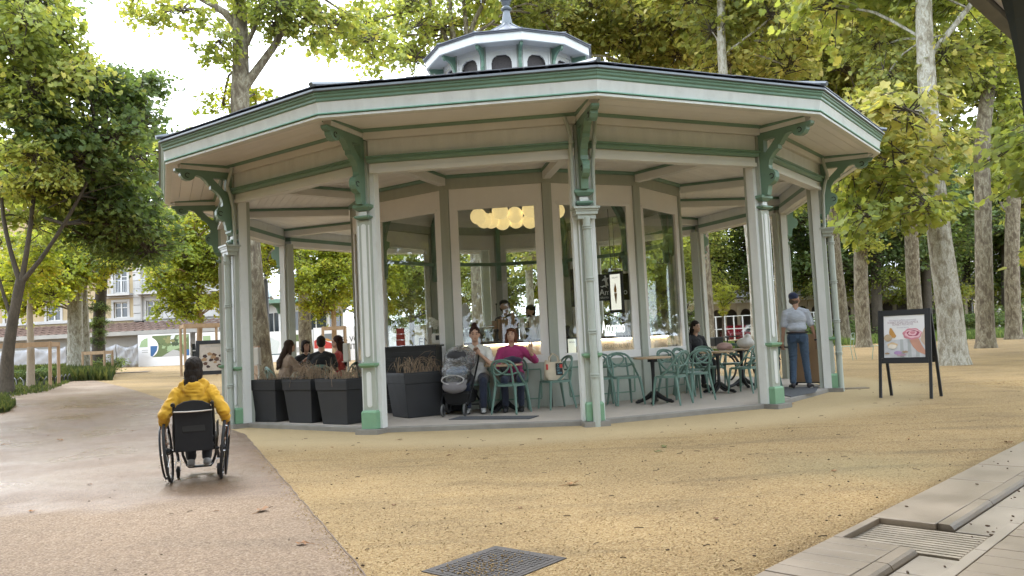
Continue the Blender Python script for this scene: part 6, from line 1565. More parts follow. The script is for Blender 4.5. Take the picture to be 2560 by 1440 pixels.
def cloth(name, col, rough=.85, bump=.35, var=.18):
    K[name] = mat(name, col, rough, var, 7, bump=bump, bscale=16, sheen=.2)
cloth('tee_white', (.68, .68, .66)); cloth('tee_lightblue', (.46, .50, .58)); cloth('tee_black', (.015, .016, .02)); cloth('blouse_pink', (.36, .035, .15)); cloth('hoodie_yellow', (.58, .32, .018)); cloth('jacket_beige', (.34, .25, .19)); cloth('top_red', (.36, .045, .05))
cloth('jeans', (.05, .085, .14)); cloth('trousers_navy', (.018, .025, .05)); cloth('trousers_black', (.015, .015, .018)); cloth('cap_navy', (.02, .03, .08)); cloth('cap_black', (.015, .015, .017))
K['skin2'] = mat('skin_tan', (.40, .235, .165), .5, .08, 14)

# man in a white T-shirt, back to us, looking down to the right
mp = (onz(1978, 971, FZ) + onz(2028, 971, FZ)) / 2; mp.z = FZ
mn, J = person('person in pale T-shirt, jeans and navy cap standing with back to us', mp, rad(-18), 'stand', 1.01, .03, (-.75, -.45), hands=((-.27, .06, .80), (.33, .10, .80)), hints=((-.7, -.7, 0), (.7, -.7, 0)), top=('tee', 'tee_lightblue'), legs=('jeans', 1), shoe=(.035, .03, .035), hair=('cap', (.12, .09, .07)), skin='skin2', extra='cap_navy', wide=1.03, curl=(.9, .7))
m = MB(); pc_ = J['T'](0, 0, .065); ring = [(.176 * math.cos(t), .132 * math.sin(t), pc_.z) for t in [k * PI / 12 for k in range(24)]]; m.tube(ring, .018, 6, closed=True); m.build('belt', flat('black_belt', (.03, .02, .018), .5), mn, smooth=True)
for sx in (-1, 1):
    m = MB(); m.prism([(-.055, .06), (.055, .06), (.055, -.04), (0, -.07), (-.055, -.04)], 0, .012, 0, Matrix.Translation((sx * .082, -.118, J['T'](0, 0, -.045).z)) @ Matrix.Rotation(sx * .25, 4, 'Z') @ Matrix.Rotation(PI / 2, 4, 'X')); m.build('back_pocket', flat('dark_denim', (.035, .06, .105), .9), mn, bevel=.004)
m = MB(); a, b = J['el'][1].lerp(J['wr'][1], .88), J['el'][1].lerp(J['wr'][1], .98); m.tube([a, b], .033, 12); m.build('watch_strap', K['black'], mn, smooth=True)
w_ = mn.location + Matrix.Rotation(rad(-18), 3, 'Z') @ (J['wr'][0] + Vector((0, .03, -.09)))
m = MB(); m.tube([w_ + Vector((-.13, -.02, .0)), w_ + Vector((-.02, 0, .012)), w_ + Vector((.10, .02, 0))], [.012, .018, .016], 8)
o = m.build('handheld_tool', K['black'], None, smooth=True); tag(o, 'short black bar held by the standing person in jeans', 'tool')

# woman in pink, woman in white behind the small table
person('person in pink blouse raising a hand at the small table', (-.05, 13.24, FZ), rad(178), 'sit', .96, .04, (-.12, -.25), hands=((-.30, .28, .92), (.10, .24, .77)), hints=((-.8, -.2, -.9), (.7, -.5, -.5)), top=('sleeve34', 'blouse_pink'), legs=('trousers_navy',), shoe=(.02, .02, .022), hair=('bob', (.13, .05, .025)), wide=1.12, fdirs=((-.1, .15, 1), (-.8, .6, 0)), ndirs=((.3, 1, 0), (0, 0, -1)), curl=(.25, .4))
person('person in white T-shirt sitting with a hand on the pushchair', (-.64, 13.26, FZ), rad(178), 'sit', 1.02, .02, (.12, .02), hands=((-.08, .20, .92), (.10, .33, .98)), hints=((-.8, -.1, -.8), (.7, -.2, -.6)), top=('tee', 'tee_white'), legs=('trousers_navy',), shoe=(.4, .4, .4), hair=('bun', (.045, .02, .015)), wide=1.16, fdirs=((.5, .3, .8), (.3, .5, .3)), ndirs=((0, 1, 0), (0, 0, -1)), curl=(.7, 1.2))
m = MB(); m.tube([(-.86, 13.18, .50), (-.80, 13.06, .78), (-.70, 13.09, .95), (-.62, 13.15, 1.0)], .016, 6, sq=.3); o = m.build('shoulder_strap', flat('tan_strap', (.26, .18, .10)), None, smooth=True); tag(o, 'tan bag strap across the chest of the person beside the pushchair', 'strap')
blobp = blob('dark_bundle', [('e', (-.10, 12.99, .80), (.11, .09, .055)), ('e', (.02, 12.97, .80), (.09, .08, .05)), ('e', (-.05, 12.98, .83), (.08, .06, .04))], .012, cloth('scarf_navy', (.025, .022, .05)) or K['scarf_navy'], None, 4); tag(blobp, 'dark folded scarf lying on the small table before the person in pink', 'scarf')

# staff behind the counter
person('person in black T-shirt and cap reaching left behind the counter', (-.12, 14.95, .16), rad(150), 'stand', .99, .05, (.9, -.35), hands=((.46, .34, 1.16), (.10, .30, 1.12)), hints=((-.5, -.4, -.8), (.6, -.5, -.6)), top=('tee', 'tee_black'), legs=('trousers_black',), hair=('cap', (.04, .03, .025)), extra='cap_black')
person('person in black with a black cap looking left behind the white cups', (.36, 15.05, .06), rad(115), 'stand', .98, .04, (.2, -.1), top=('tee', 'tee_black'), legs=('trousers_black',), hair=('cap', (.03, .02, .018)), extra='cap_black', facial='nobrim')

# four people round the table on the left
person('person in beige jacket sitting sideways at the left table', (-4.38, 15.42, FZ), rad(-52), 'sit', .98, .18, (.1, -.1), hands=((-.10, .42, .78), (.12, .44, .80)), top=('long', 'jacket_beige'), legs=('trousers_black',), hair=('long', (.055, .032, .022)))
person('person in black cardigan facing us at the back of the left table', (-4.26, 16.62, FZ), rad(200), 'sit', .96, .1, (.5, -.1), hands=((-.12, .30, .86), (.08, .30, .88)), top=('long', 'tee_black'), legs=('trousers_black',), hair=('bob', (.03, .018, .014)))
person('person in black T-shirt sitting with back to us at the left table', (-3.60, 15.18, FZ), rad(14), 'sit', 1.02, .1, (.1, -.05), hands=((-.12, .40, .77), (.14, .40, .77)), top=('tee', 'tee_black'), legs=('trousers_navy',), hair=('short', (.025, .018, .014)), wide=1.15)
person('person in red top facing left at the left table', (-3.46, 16.18, FZ), rad(88), 'sit', 1.02, .05, (.1, 0), hands=((-.10, .34, .80), (.10, .34, .80)), top=('sleeve34', 'top_red'), legs=('trousers_navy',), hair=('long', (.045, .022, .016)))
person('person in black mostly hidden behind the right kiosk corner', (3.60, 16.42, FZ), rad(205), 'sit', .98, .1, (.2, 0), top=('long', 'tee_black'), legs=('trousers_black',), hair=('long', (.02, .015, .012)))
o = blob('pink_handbag', [('e', (4.05, 16.55, .80), (.16, .10, .09))], .02, flat('pale_pink_leather', (.46, .30, .27), .6), None, 2); tag(o, 'pale pink handbag on the table by the hidden person', 'handbag'); o.location = (0, -.75, -.01)
o = blob('black_coat', [('c', (4.72, 15.02, .80), (4.74, 15.0, .45), .07, .11), ('c', (4.62, 15.20, .80), (4.60, 15.25, .5), .06, .08), ('c', (4.60, 15.2, .82), (4.74, 15.0, .82), .05, .05)], .02, K['tee_black'], None, 4); tag(o, 'black coat hung on a chair back behind the right front column', 'coat')
o = blob('white_bag', [('e', (0, 0, .10), (.17, .13, .11)), ('e', (.05, 0, .2), (.07, .06, .08))], .018, flat('white_plastic_film', (.62, .60, .57), .5), None, 2); o.location = (4.42, 15.66, .748); tag(o, 'crumpled white plastic bag on the rear table by the right front column', 'bag')

# ------------------------------------------------------------------ wheelchair and its user
wc = (onz(425, 1206, -.055) + onz(557, 1197, -.055)) / 2; wz = gz(wc.x, wc.y) + .013
WR = .292; wrz = rad(17)
wch = empty('wheelchair', (wc.x, wc.y, wz), wrz); tag(wch, 'black manual wheelchair rolling away along the wet path', 'wheelchair')
bk = K['blackmetal']; ys = .02
for sx in (-1, 1):
    cam_ = Matrix.Translation((sx * .245, ys, WR)) @ Matrix.Rotation(sx * .085, 4, 'Y')
    w_ = empty('wheel', (0, 0, 0), 0, wch)
    ring = lambda rr, off, n=40: [cam_ @ Vector((off, rr * math.cos(t), rr * math.sin(t))) for t in [2 * PI * k / n for k in range(n)]]
    m = MB(); m.tube(ring(WR - .013, 0), .0135, 8, closed=True); m.build('tyre', K['rubber'], w_, smooth=True)
    m = MB(); m.tube(ring(WR - .032, 0), .010, 6, closed=True); m.build('rim', bk, w_, smooth=True)
    m = MB(); m.tube(ring(WR - .045, sx * .038), .010, 8, closed=True); m.build('push_rim', bk, w_, smooth=True)
    m = MB()
    for k in range(20):
        t = 2 * PI * k / 20; m.tube([cam_ @ Vector(((-1) ** k * .02, .02 * math.cos(t + .6), .02 * math.sin(t + .6))), cam_ @ Vector((0, (WR - .035) * math.cos(t), (WR - .035) * math.sin(t)))], .0016, 3)
    for k in range(6):
        t = 2 * PI * k / 6; m.tube([cam_ @ Vector((0, (WR - .035) * math.cos(t), (WR - .035) * math.sin(t))), cam_ @ Vector((sx * .038, (WR - .045) * math.cos(t), (WR - .045) * math.sin(t)))], .004, 5)
    m.build('spokes', K['steel'], w_)
    m = MB(); m.lathe([(.025, -.03), (.032, -.015), (.032, .015), (.02, .035)], 12, 0, cam_ @ Matrix.Rotation(PI / 2, 4, 'Y')); m.build('hub', bk, w_, smooth=True)
    m = MB(); m.tube([(sx * .17, -.12, .38), (sx * .175, .10, .40), (sx * .175, .30, .41), (sx * .17, .40, .36), (sx * .155, .44, .20), (sx * .12, .47, .10)], .014, 8); m.build('side_frame', bk, wch, smooth=True)
    m = MB(); m.tube([(sx * .175, -.10, .30), (sx * .175, -.12, .45), (sx * .172, -.16, .66), (sx * .17, -.19, .735)], .013, 8); m.tube([(sx * .17, -.19, .735), (sx * .17, -.24, .745), (sx * .17, -.29, .74)], .017, 8); m.build('back_cane', bk, wch, smooth=True)
    m = MB(); m.tube([(sx * .175, .05, .39), (sx * .18, .10, .28), (sx * .185, .26, .22), (sx * .185, .30, .17)], .014, 8); m.build('caster_arm', bk, wch, smooth=True)
    c_ = empty('caster', (sx * .185, .28, .058), 0, wch)
    m = MB(); m.lathe([(.045, -.014), (.058, -.010), (.058, .010), (.045, .014)], 18, 0, Matrix.Rotation(PI / 2, 4, 'Y')); m.build('tyre', K['rubber'], c_, smooth=True)
    m = MB(); m.box((-.022, .01, .05), (.006, .02, .10)); m.box((.022, .01, .05), (.006, .02, .10)); m.box((0, .01, .103), (.05, .03, .012)); m.build('fork', K['steel'], c_)
    m = MB(); m.box((sx * .195, .08, .47), (.006, .30, .16)); m.build('side_guard', K['black'], wch, bevel=.01)
m = MB(); m.box((0, .13, .405), (.35, .40, .05)); m.build('seat_cushion', flat('black_fabric', (.018, .018, .02), .9), wch, bevel=.02)
m = MB()
pts = [(-.165, .30), (.165, .30), (.165, .70), (.14, .735), (.08, .765), (0, .775), (-.08, .765), (-.14, .735), (-.165, .70)]
m.prism(pts, -.012, .012, 0, Matrix.Translation((0, -.125, 0)) @ Matrix.Rotation(PI / 2 + .10, 4, 'X') @ Matrix.Translation((0, .0, 0))); bko = m.build('backrest', flat('black_fabric', (.018, .018, .02), .9), wch, bevel=.006)
m = MB(); m.tube([(-.165, -.215, .672), (-.06, -.232, .668), (.06, -.232, .668), (.165, -.215, .672)], .022, 6, sq=.35); m.build('strap', flat('pale_strap', (.50, .44, .38), .8), wch, smooth=True)
m = MB()
for z in (.60, .53, .45):
    for sx in (-1, 1): m.box((sx * .135, -.185 + (.6 - z) * .1, z), (.05, .012, .012))
m.build('buckles', K['steel'], wch)
m = MB(); m.box((0, -.185, .54), (.20, .012, .12)); m.build('back_pocket', flat('dark_grey_fabric', (.03, .03, .03), .9), wch, bevel=.004)
for (y, z) in ((-.155, .42), (-.13, .335), (.02, WR)):
    m = MB(); m.tube([(-.21 if z == WR else -.175, y, z), (.21 if z == WR else .175, y, z)], .013, 8); m.build('cross_bar', bk, wch, smooth=True)
m = MB(); m.tube([(-.12, .44, .10), (-.10, .47, .075), (.10, .47, .075), (.12, .44, .10)], .012, 8); m.box((0, .50, .075), (.22, .10, .012)); m.build('footrest', bk, wch, smooth=True)
wp = [[(-.085, .40, .42), (.085, .40, .42)], [(-.075, .40, .16), (.07, .40, .16)], [(-.085, .53, .115), (.08, .53, .115)]]
pr_, J = person('person in yellow hoodie seated in a wheelchair, rolling away from us', (wc.x, wc.y, wz), wrz, 'sit', .85, .02, (-.12, .02), hands=((-.285, .04, .47), (.29, .03, .48)), hints=((-.4, -1., 0), (.4, -1., 0)), top=('pushed', 'hoodie_yellow'), legs=('trousers_black', 1), shoe=(.30, .29, .28), hair=('tied', (.022, .016, .015)), seat=.40, legpos=wp, wide=.98, curl=(.9, .9), fdirs=((-.06, .1, -1), (.06, .1, -1)), ndirs=((1, 0, 0), (-1, 0, 0)))
# ------------------------------------------------------------------ background
K['yellow'] = mat('ochre_render', (.42, .33, .20), .85, .1, 1.5, grime=.15)
K['render'] = mat('white_render', (.48, .47, .45), .85, .1, 1.5, grime=.15)
K['greyrender'] = mat('grey_render', (.36, .34, .31), .85, .15, 1.5, grime=.2)
K['tile'] = mat('brown_roof_tile', (.16, .10, .075), .8, .3, 4, rnd=.2)
K['darkglass'] = mat('dark_window_glass', (.05, .06, .065), .12, .2, 1, spec=.8)
K['tarp'] = mat('grey_tarpaulin', (.30, .30, .31), .6, .2, 3, bump=.25, bscale=2.5)
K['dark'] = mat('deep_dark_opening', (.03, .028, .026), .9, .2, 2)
def rel_box(name, parent, mt, x0, x1, y0, y1, z0, z1, bevel=0):
    m = MB(); m.box(((x0 + x1) / 2, (y0 + y1) / 2, (z0 + z1) / 2), (x1 - x0, y1 - y0, z1 - z0)); return m.build(name, mt, parent, bevel=bevel)

# ochre hotel behind the hoarding: local x to the right, y away
D = 62.
bx = at(60, 905, D); bz = .45
bl = empty('ochre_building', (0, D, bz)); tag(bl, 'ochre and white three storey building with tiled arcade roof behind the hoarding', 'building')
ux = lambda u, v=780: at(u, v, D).x
uz = lambda u, v: at(u, v, D).z - bz
xl, xr, xm = ux(-140), ux(640), ux(335)
def wall_with(parent, name, mt, x0, x1, z0, z1, opens, y=0, th=.35):
    m = MB(); hs_ = [[(a, c), (b, c), (b, d_), (a, d_)] for (a, b, c, d_) in opens]
    m.prism([(x0, z0), (x1, z0), (x1, z1), (x0, z1)], -th, 0, 0, Matrix.Translation((0, y, 0)) @ Matrix.Rotation(PI / 2, 4, 'X'), hs_); o = m.build(name, mt, parent); fixnormals(o.data); return o
def window(parent, x0, x1, z0, z1, y=0., surround=True, balcony=False):
    w = rel_box('window', parent, K['darkglass'], x0, x1, y + .20, y + .24, z0, z1)
    t = .09; fr_ = flat('window_white', (.62, .61, .58))
    for (a, b, c, d_) in ((x0, x0 + t, z0, z1), (x1 - t, x1, z0, z1), (x0 + t, x1 - t, z1 - t, z1), (x0 + t, x1 - t, z0, z0 + t), ((x0 + x1) / 2 - .05, (x0 + x1) / 2 + .05, z0 + t, z1 - t)): rel_box('frame', w, fr_, a, b, y + .13, y + .19, c, d_)
    rel_box('transom', w, fr_, x0 + t, x1 - t, y + .135, y + .185, z0 + (z1 - z0) * .62, z0 + (z1 - z0) * .62 + .06)
    if surround:
        s_ = .18
        for (a, b, c, d_) in ((x0 - s_, x0, z0 - .02, z1 + s_), (x1, x1 + s_, z0 - .02, z1 + s_), (x0, x1, z1, z1 + s_)): rel_box('surround', w, K['render'], a, b, y - .06, y + .05, c, d_)
        rel_box('sill', w, K['render'], x0 - .25, x1 + .25, y - .14, y + .1, z0 - .14, z0 - .022)
    if balcony:
        rel_box('balcony_slab', w, K['render'], x0 - .5, x1 + .5, y - .8, y, z0 - .22, z0 - .06)
        m = MB(); n = 16
        for k in range(n + 1): xx = x0 - .45 + (x1 - x0 + .9) * k / n; m.box((xx, y - .75, z0 + .42), (.03, .03, .92))
        m.box(((x0 + x1) / 2, y - .75, z0 + .90), (x1 - x0 + .95, .05, .06)); m.build('balcony_rail', flat('pale_rail', (.50, .52, .54)), w)
zt = uz(300, 805)
wins = []
for u in (-60, 30, 134, 302, 383, 470, 560): wins.append((ux(u) - .52, ux(u) + .52, uz(302, 795), uz(302, 755)))
wins2 = [(a, b, uz(302, 733), uz(302, 668)) for (a, b, _, _) in wins]
wins3 = [(a, b, uz(302, 640), uz(302, 585)) for (a, b, _, _) in wins]
wtop = uz(302, 520)
left = [w for w in wins + wins2 + wins3 if w[1] < ux(330)]; right = [w for w in wins + wins2 + wins3 if w[0] > ux(360)]
wall_with(bl, 'ochre_wall', K['yellow'], xl, ux(335), zt - .8, wtop, left); wall_with(bl, 'white_wall', K['render'], ux(360) + .003, xr, zt - .8, wtop, right)
for k in range(14): rel_box('quoin', bl, K['render'], ux(335) + .002, ux(360), -.10 - .03 * (k % 2), .35, zt + k * .62, zt + k * .62 + .58)
for k, (a, b, c, d_) in enumerate(left + right): window(bl, a, b, c, d_, 0., True, balcony=(c > uz(302, 740) and c < uz(302, 700)))
rel_box('string_course', bl, K['render'], xl, xr, -.16, -.001, uz(300, 802), uz(300, 798) + .1)
rel_box('string_course', bl, K['render'], xl, xr, -.14, -.001, uz(300, 745), uz(300, 742))
rel_box('roof_eaves', bl, K['tile'], xl - .5, xr + .5, -.7, 3, wtop, wtop + .25)
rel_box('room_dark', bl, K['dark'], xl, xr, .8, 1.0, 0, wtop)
m = MB(); m.tube([(ux(357), -.2, zt), (ux(357), -.2, wtop)], .07, 8); m.build('rainwater_pipe', K['greyrender'], bl)
# arcade: lean-to tile roof on a grey wall with openings
ar = empty('arcade', (0, D - 4., bz)); tag(ar, 'low grey arcade with lean-to tiled roof and shopfronts in front of the ochre building', 'arcade')
k_ = (D - 4.) / D
ax = lambda u: at(u, 850, D - 4.).x
az = lambda v, u=300: at(u, v, D - 4.).z - bz
ztop, zev = az(805), az(833)
n = 60; xa, xb = ax(-140), ax(560)
m = MB()
for r_ in range(4):
    for j in range(int((xb - xa) / .55)):
        x0 = xa + j * .55; y0, y1 = -.9 + r_ * 1.1, -.9 + (r_ + 1) * 1.1 + .15; f0, f1 = (y0 + .9) / 4.4, (y1 + .9) / 4.4
        z0, z1 = zev + (ztop - zev) * f0 + .05, zev + (ztop - zev) * f1
        m.add([(x0, y0, z0), (x0 + .27, y0, z0 + .09), (x0 + .53, y0, z0), (x0 + .53, y1, z1), (x0 + .27, y1, z1 + .09), (x0, y1, z1)], [(0, 1, 4, 5), (1, 2, 3, 4)])
tag(m.build('roof_tiles', K['tile'], ar), kind='stuff')
rel_box('eaves_board', ar, K['greyrender'], xa, xb, -.95, -.85, zev - .2, zev + .08)
ops = []; posts = []
shops = [(-120, -40), (-25, 60), (85, 170), (190, 250), (288, 345), (350, 398), (405, 450), (470, 540)]
for (u0, u1) in shops: ops.append((ax(u0), ax(u1), .02, az(868)))
wall_with(ar, 'arcade_wall', K['greyrender'], xa, xb, -.6, zev - .1, [(a, b, .02, c) for (a, b, _, c) in ops], 0, .3)
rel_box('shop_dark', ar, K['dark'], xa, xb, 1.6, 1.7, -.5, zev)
for k, (a, b, _, c) in enumerate(ops):
    s_ = rel_box('shopfront', ar, K['darkglass'], a, b, .5, .54, .02, c)
    for x in (a + .05, (a + b) / 2, b - .05): rel_box('mullion', s_, flat('window_white', (.62, .61, .58)), x - .05, x + .05, .42, .48, .02, c)
    if k in (1, 2): 
        sb = rel_box('shop_sign', ar, flat('pale_sign_board', (.60, .60, .58)), a + .1, b - .1, -.12, -.06, az(885), az(864))
        if k == 2: link('lettering', text_mesh('hotel royal', .42, K['greyink'], xs=.8), sb, ((a + b) / 2, -.135, az(885) + .25), (PI / 2, 0, 0))
    rel_box('rail', s_, flat('window_white', (.62, .61, .58)), a + .02, b - .02, .35, .41, .9, .98)
p0 = ax(382)
sg = rel_box('fascia_sign', ar, flat('dark_sign', (.05, .045, .04)), p0 - .95, p0 + .95, -.13, -.07, az(876), az(868)); link('lettering', text_mesh('COLLECT AND', .26, flat('white_lettering', (.8, .8, .78))), sg, (p0, -.14, az(876) + .03), (PI / 2, 0, 0))
# tarpaulin fence
for (u0, u1, lab) in ((-60, 85, 'left stretch behind the stakes'), (85, 165, 'stretch left of the thick plane'), (215, 290, 'stretch beside the ivy tree'), (292, 345, 'slack stretch left of the printed hoarding')):
    a, b = at(u0, 900, 55.), at(u1, 900, 55.); m = MB(); n = 20; vs = []
    for j in range(7):
        for i in range(n + 1):
            x = a.x + (b.x - a.x) * i / n; z = gz(x, 55) + .05 + (1.55 - .25 * math.sin(PI * i / n)) * j / 6
            vs.append((x, 55 + .035 * math.sin(i * 1.9 + j * .8) + .05 * math.sin(i * .7 - j * 1.7), z))
    m.add(vs, [(j * (n + 1) + i, j * (n + 1) + i + 1, (j + 1) * (n + 1) + i + 1, (j + 1) * (n + 1) + i) for j in range(6) for i in range(n)])
    o = m.build('tarpaulin_fence', K['tarp'], None, smooth=True); so = o.modifiers.new('t', 'SOLIDIFY'); so.thickness = .02; tag(o, 'grey tarpaulin fence, ' + lab, 'fence', 'grey tarpaulin fences')
# printed hoarding panels
def hoarding(u0, u1, v0, v1, d, lab):
    a, b = at(u0, v1, d), at(u1, v1, d); zt_ = at(u0, v0, d).z; z0 = min(a.z, b.z)
    root = empty('hoarding_panel', ((a.x + b.x) / 2, d, z0)); tag(root, lab, 'hoarding', 'printed site hoarding panels'); w = b.x - a.x; h = zt_ - z0
    rel_box('board', root, K['paper'], -w / 2, w / 2, 0, .06, 0, h)
    for x in (-w / 2 + .04, w / 2 - .04): rel_box('post', root, K['greyrender'], x - .04, x + .04, .065, .14, -.3, h)
    return root, Matrix.Translation((0, -.001, h / 2)) @ Matrix.Rotation(PI / 2, 4, 'X'), w / 2, h / 2
g1 = flat('print_foliage', (.12, .16, .06)); g2 = flat('print_pale_green', (.30, .40, .22)); gy_ = flat('print_road', (.42, .41, .40)); bl_ = flat('print_blue', (.04, .12, .28)); tl = flat('print_sky', (.62, .66, .66))
ro, Mx, W, H_ = hoarding(346, 476, 838, 914, 56., 'white hoarding panel printed with a street view and a large circle')
_rb = random.Random(8); _bl = [('foliage_print', (g1, g2, flat('print_dark_leaf', (.05, .075, .035)), flat('print_olive', (.22, .22, .09)))[k % 4], None, (_rb.uniform(-.2, .9), _rb.uniform(.0, .8), _rb.uniform(.08, .2), _rb.uniform(.1, .25))) for k in range(16)]
face(ro, Mx, [('view_print', g1, [(-.45 * W, -.38 * H_), (W * .97, -.38 * H_), (W * .97, .92 * H_), (-.45 * W, .92 * H_)]), ('view_print', g2, [(.1 * W, -.1 * H_), (.6 * W, .1 * H_), (.95 * W, .85 * H_), (.6 * W, .9 * H_), (.35 * W, .5 * H_)]), ('view_print', tl, [(.15 * W, .55 * H_), (.3 * W, .9 * H_), (.45 * W, .9 * H_), (.3 * W, .4 * H_)]),
              *[(n_, m__, wavy(q_[0] * W * .95, q_[1] * H_, q_[2] * W * .8, q_[3] * H_ * .7, .15, 6)) for (n_, m__, _, q_) in _bl], ('road_print', gy_, [(-.1 * W, -.38 * H_), (.8 * W, -.38 * H_), (.55 * W, -.05 * H_), (.35 * W, .02 * H_)]), ('circle_print', K['paper'], ellp(-.59 * W, .22 * H_, .38 * W, .62 * H_, 30)), ('circle_print', g2, [(-.95 * W, .25 * H_), (-.62 * W, .25 * H_), (-.62 * W, .8 * H_), (-.75 * W, .76 * H_), (-.88 * W, .6 * H_)]), ('circle_print', bl_, [(-.52 * W, .3 * H_), (-.24 * W, .3 * H_), (-.28 * W, .0 * H_), (-.45 * W, -.35 * H_), (-.52 * W, -.3 * H_)]),
              ('text_print', K['greyink'], [(-.85 * W, .05 * H_), (-.6 * W, .05 * H_), (-.6 * W, .08 * H_), (-.85 * W, .08 * H_)]), ('text_print', K['greyink'], [(-.85 * W, -.08 * H_), (-.62 * W, -.08 * H_), (-.62 * W, -.05 * H_), (-.85 * W, -.05 * H_)]), ('bin_print', bl_, [(.86 * W, -.36 * H_), (.97 * W, -.36 * H_), (.97 * W, .0), (.86 * W, .0)])])
ro, Mx, W, H_ = hoarding(490, 642, 832, 912, 55., 'white hoarding panel with pale green print behind the stake frame')
face(ro, Mx, [('text_print', g2, [(-.75 * W, .2 * H_), (-.5 * W, .2 * H_), (-.5 * W, .8 * H_), (-.75 * W, .8 * H_)]), ('band_print', tl, [(-W * .97, -.6 * H_), (W * .97, -.6 * H_), (W * .97, -.4 * H_), (-W * .97, -.4 * H_)])])
ro, Mx, W, H_ = hoarding(644, 706, 831, 910, 55., 'white hoarding panel with a green map behind the lamp post')
face(ro, Mx, [('map_print', g2, wavy(-.55 * W, .45 * H_, .3 * W, .35 * H_, .2, 5)), ('map_print', tl, wavy(.3 * W, .1 * H_, .5 * W, .5 * H_, .15, 4)), ('band_print', flat('print_dark_teal', (.05, .12, .14)), [(-W * .97, -.42 * H_), (W * .97, -.42 * H_), (W * .97, -.36 * H_), (-W * .97, -.36 * H_)])])
ro, Mx, W, H_ = hoarding(738, 784, 826, 909, 55., 'white hoarding panel with a small photo and text lines')
face(ro, Mx, [('photo_print', g1, [(-.9 * W, .35 * H_), (-.3 * W, .35 * H_), (-.3 * W, .75 * H_), (-.9 * W, .75 * H_)]), ('photo_print', gy_, [(-.9 * W, -.3 * H_), (-.4 * W, -.3 * H_), (-.4 * W, .0), (-.9 * W, .0)])] + [('text_print', K['greyink'], [(-.2 * W, (.7 - .13 * k) * H_), (.85 * W, (.7 - .13 * k) * H_), (.85 * W, (.73 - .13 * k) * H_), (-.2 * W, (.73 - .13 * k) * H_)]) for k in range(8)])
ro, Mx, W, H_ = hoarding(786, 905, 820, 908, 55., 'white hoarding panel with a red mountain emblem and large letters')
face(ro, Mx, [('emblem_print', flat('print_red', (.5, .05, .04)), [(-.98 * W, -.1 * H_), (-.98 * W, .3 * H_), (-.72 * W, .52 * H_), (-.45 * W, .25 * H_), (-.15 * W, .1 * H_), (-.15 * W, -.15 * H_)]), ('emblem_print', flat('print_slate', (.16, .18, .19)), [(-.85 * W, .45 * H_), (-.65 * W, .66 * H_), (-.2 * W, .66 * H_), (-.1 * W, .2 * H_), (-.45 * W, .3 * H_), (-.7 * W, .54 * H_)]), ('emblem_print', flat('print_orange', (.5, .25, .06)), [(-.6 * W, .38 * H_), (-.42 * W, .42 * H_), (-.2 * W, .25 * H_), (-.4 * W, .26 * H_)])])
for (t, y) in (('LES VOIES', .18), ('SONT', -.22)):
    o = link('lettering', text_mesh(t, .52, K['ink'], 'LEFT', .9), ro); o.matrix_local = Mx @ Matrix.Translation((.0 * W, y * H_, .008))
ro, Mx, W, H_ = hoarding(1008, 1080, 815, 905, 54., 'white hoarding panel reading EM seen through the left kiosk window')
o = link('lettering', text_mesh('EMPLOI', .75, K['ink'], 'LEFT', .9), ro); o.matrix_local = Mx @ Matrix.Translation((.1 * W, -.1 * H_, .008))
hoarding(907, 1005, 818, 906, 54., 'plain white hoarding panel seen behind the left kiosk corner')

# second small pavilion far behind
D2 = 60.; c = at(742, 900, D2); k2 = empty('far_pavilion', (c.x, D2 + 3, gz(c.x, D2)), .2); tag(k2, 'small distant kiosk with blue-grey zinc roof and green brackets behind the hoarding', 'kiosk')
ze = at(742, 748, D2).z - k2.location.z; zr = at(742, 690, D2).z - k2.location.z; Rr = 4.6
K['zincroof'] = mat('blue_zinc_roof', (.13, .19, .21), .4, .2, 2, metal=.2, stretch=(6, 6, .5))
m = MB(); rings = []
def poly_ring(R, z, n=10): return [(R * math.sin(2 * PI * i / n), -R * math.cos(2 * PI * i / n), z) for i in range(n)]
vs = poly_ring(Rr, ze) + poly_ring(1.2, zr) + poly_ring(1.2, zr + .35) + [(0, 0, zr + .9)]
fs = [(i, (i + 1) % 10, 10 + (i + 1) % 10, 10 + i) for i in range(10)] + [(10 + i, 10 + (i + 1) % 10, 20 + (i + 1) % 10, 20 + i) for i in range(10)] + [(20 + i, 20 + (i + 1) % 10, 30) for i in range(10)]
m.add(vs, fs); m.build('roof', K['zincroof'], k2)
m = MB(); m.add(poly_ring(Rr, ze - .28) + poly_ring(Rr + .03, ze - .001), [(i, (i + 1) % 10, 10 + (i + 1) % 10, 10 + i) for i in range(10)] + [tuple(range(10))]); m.build('fascia', K['green'], k2)
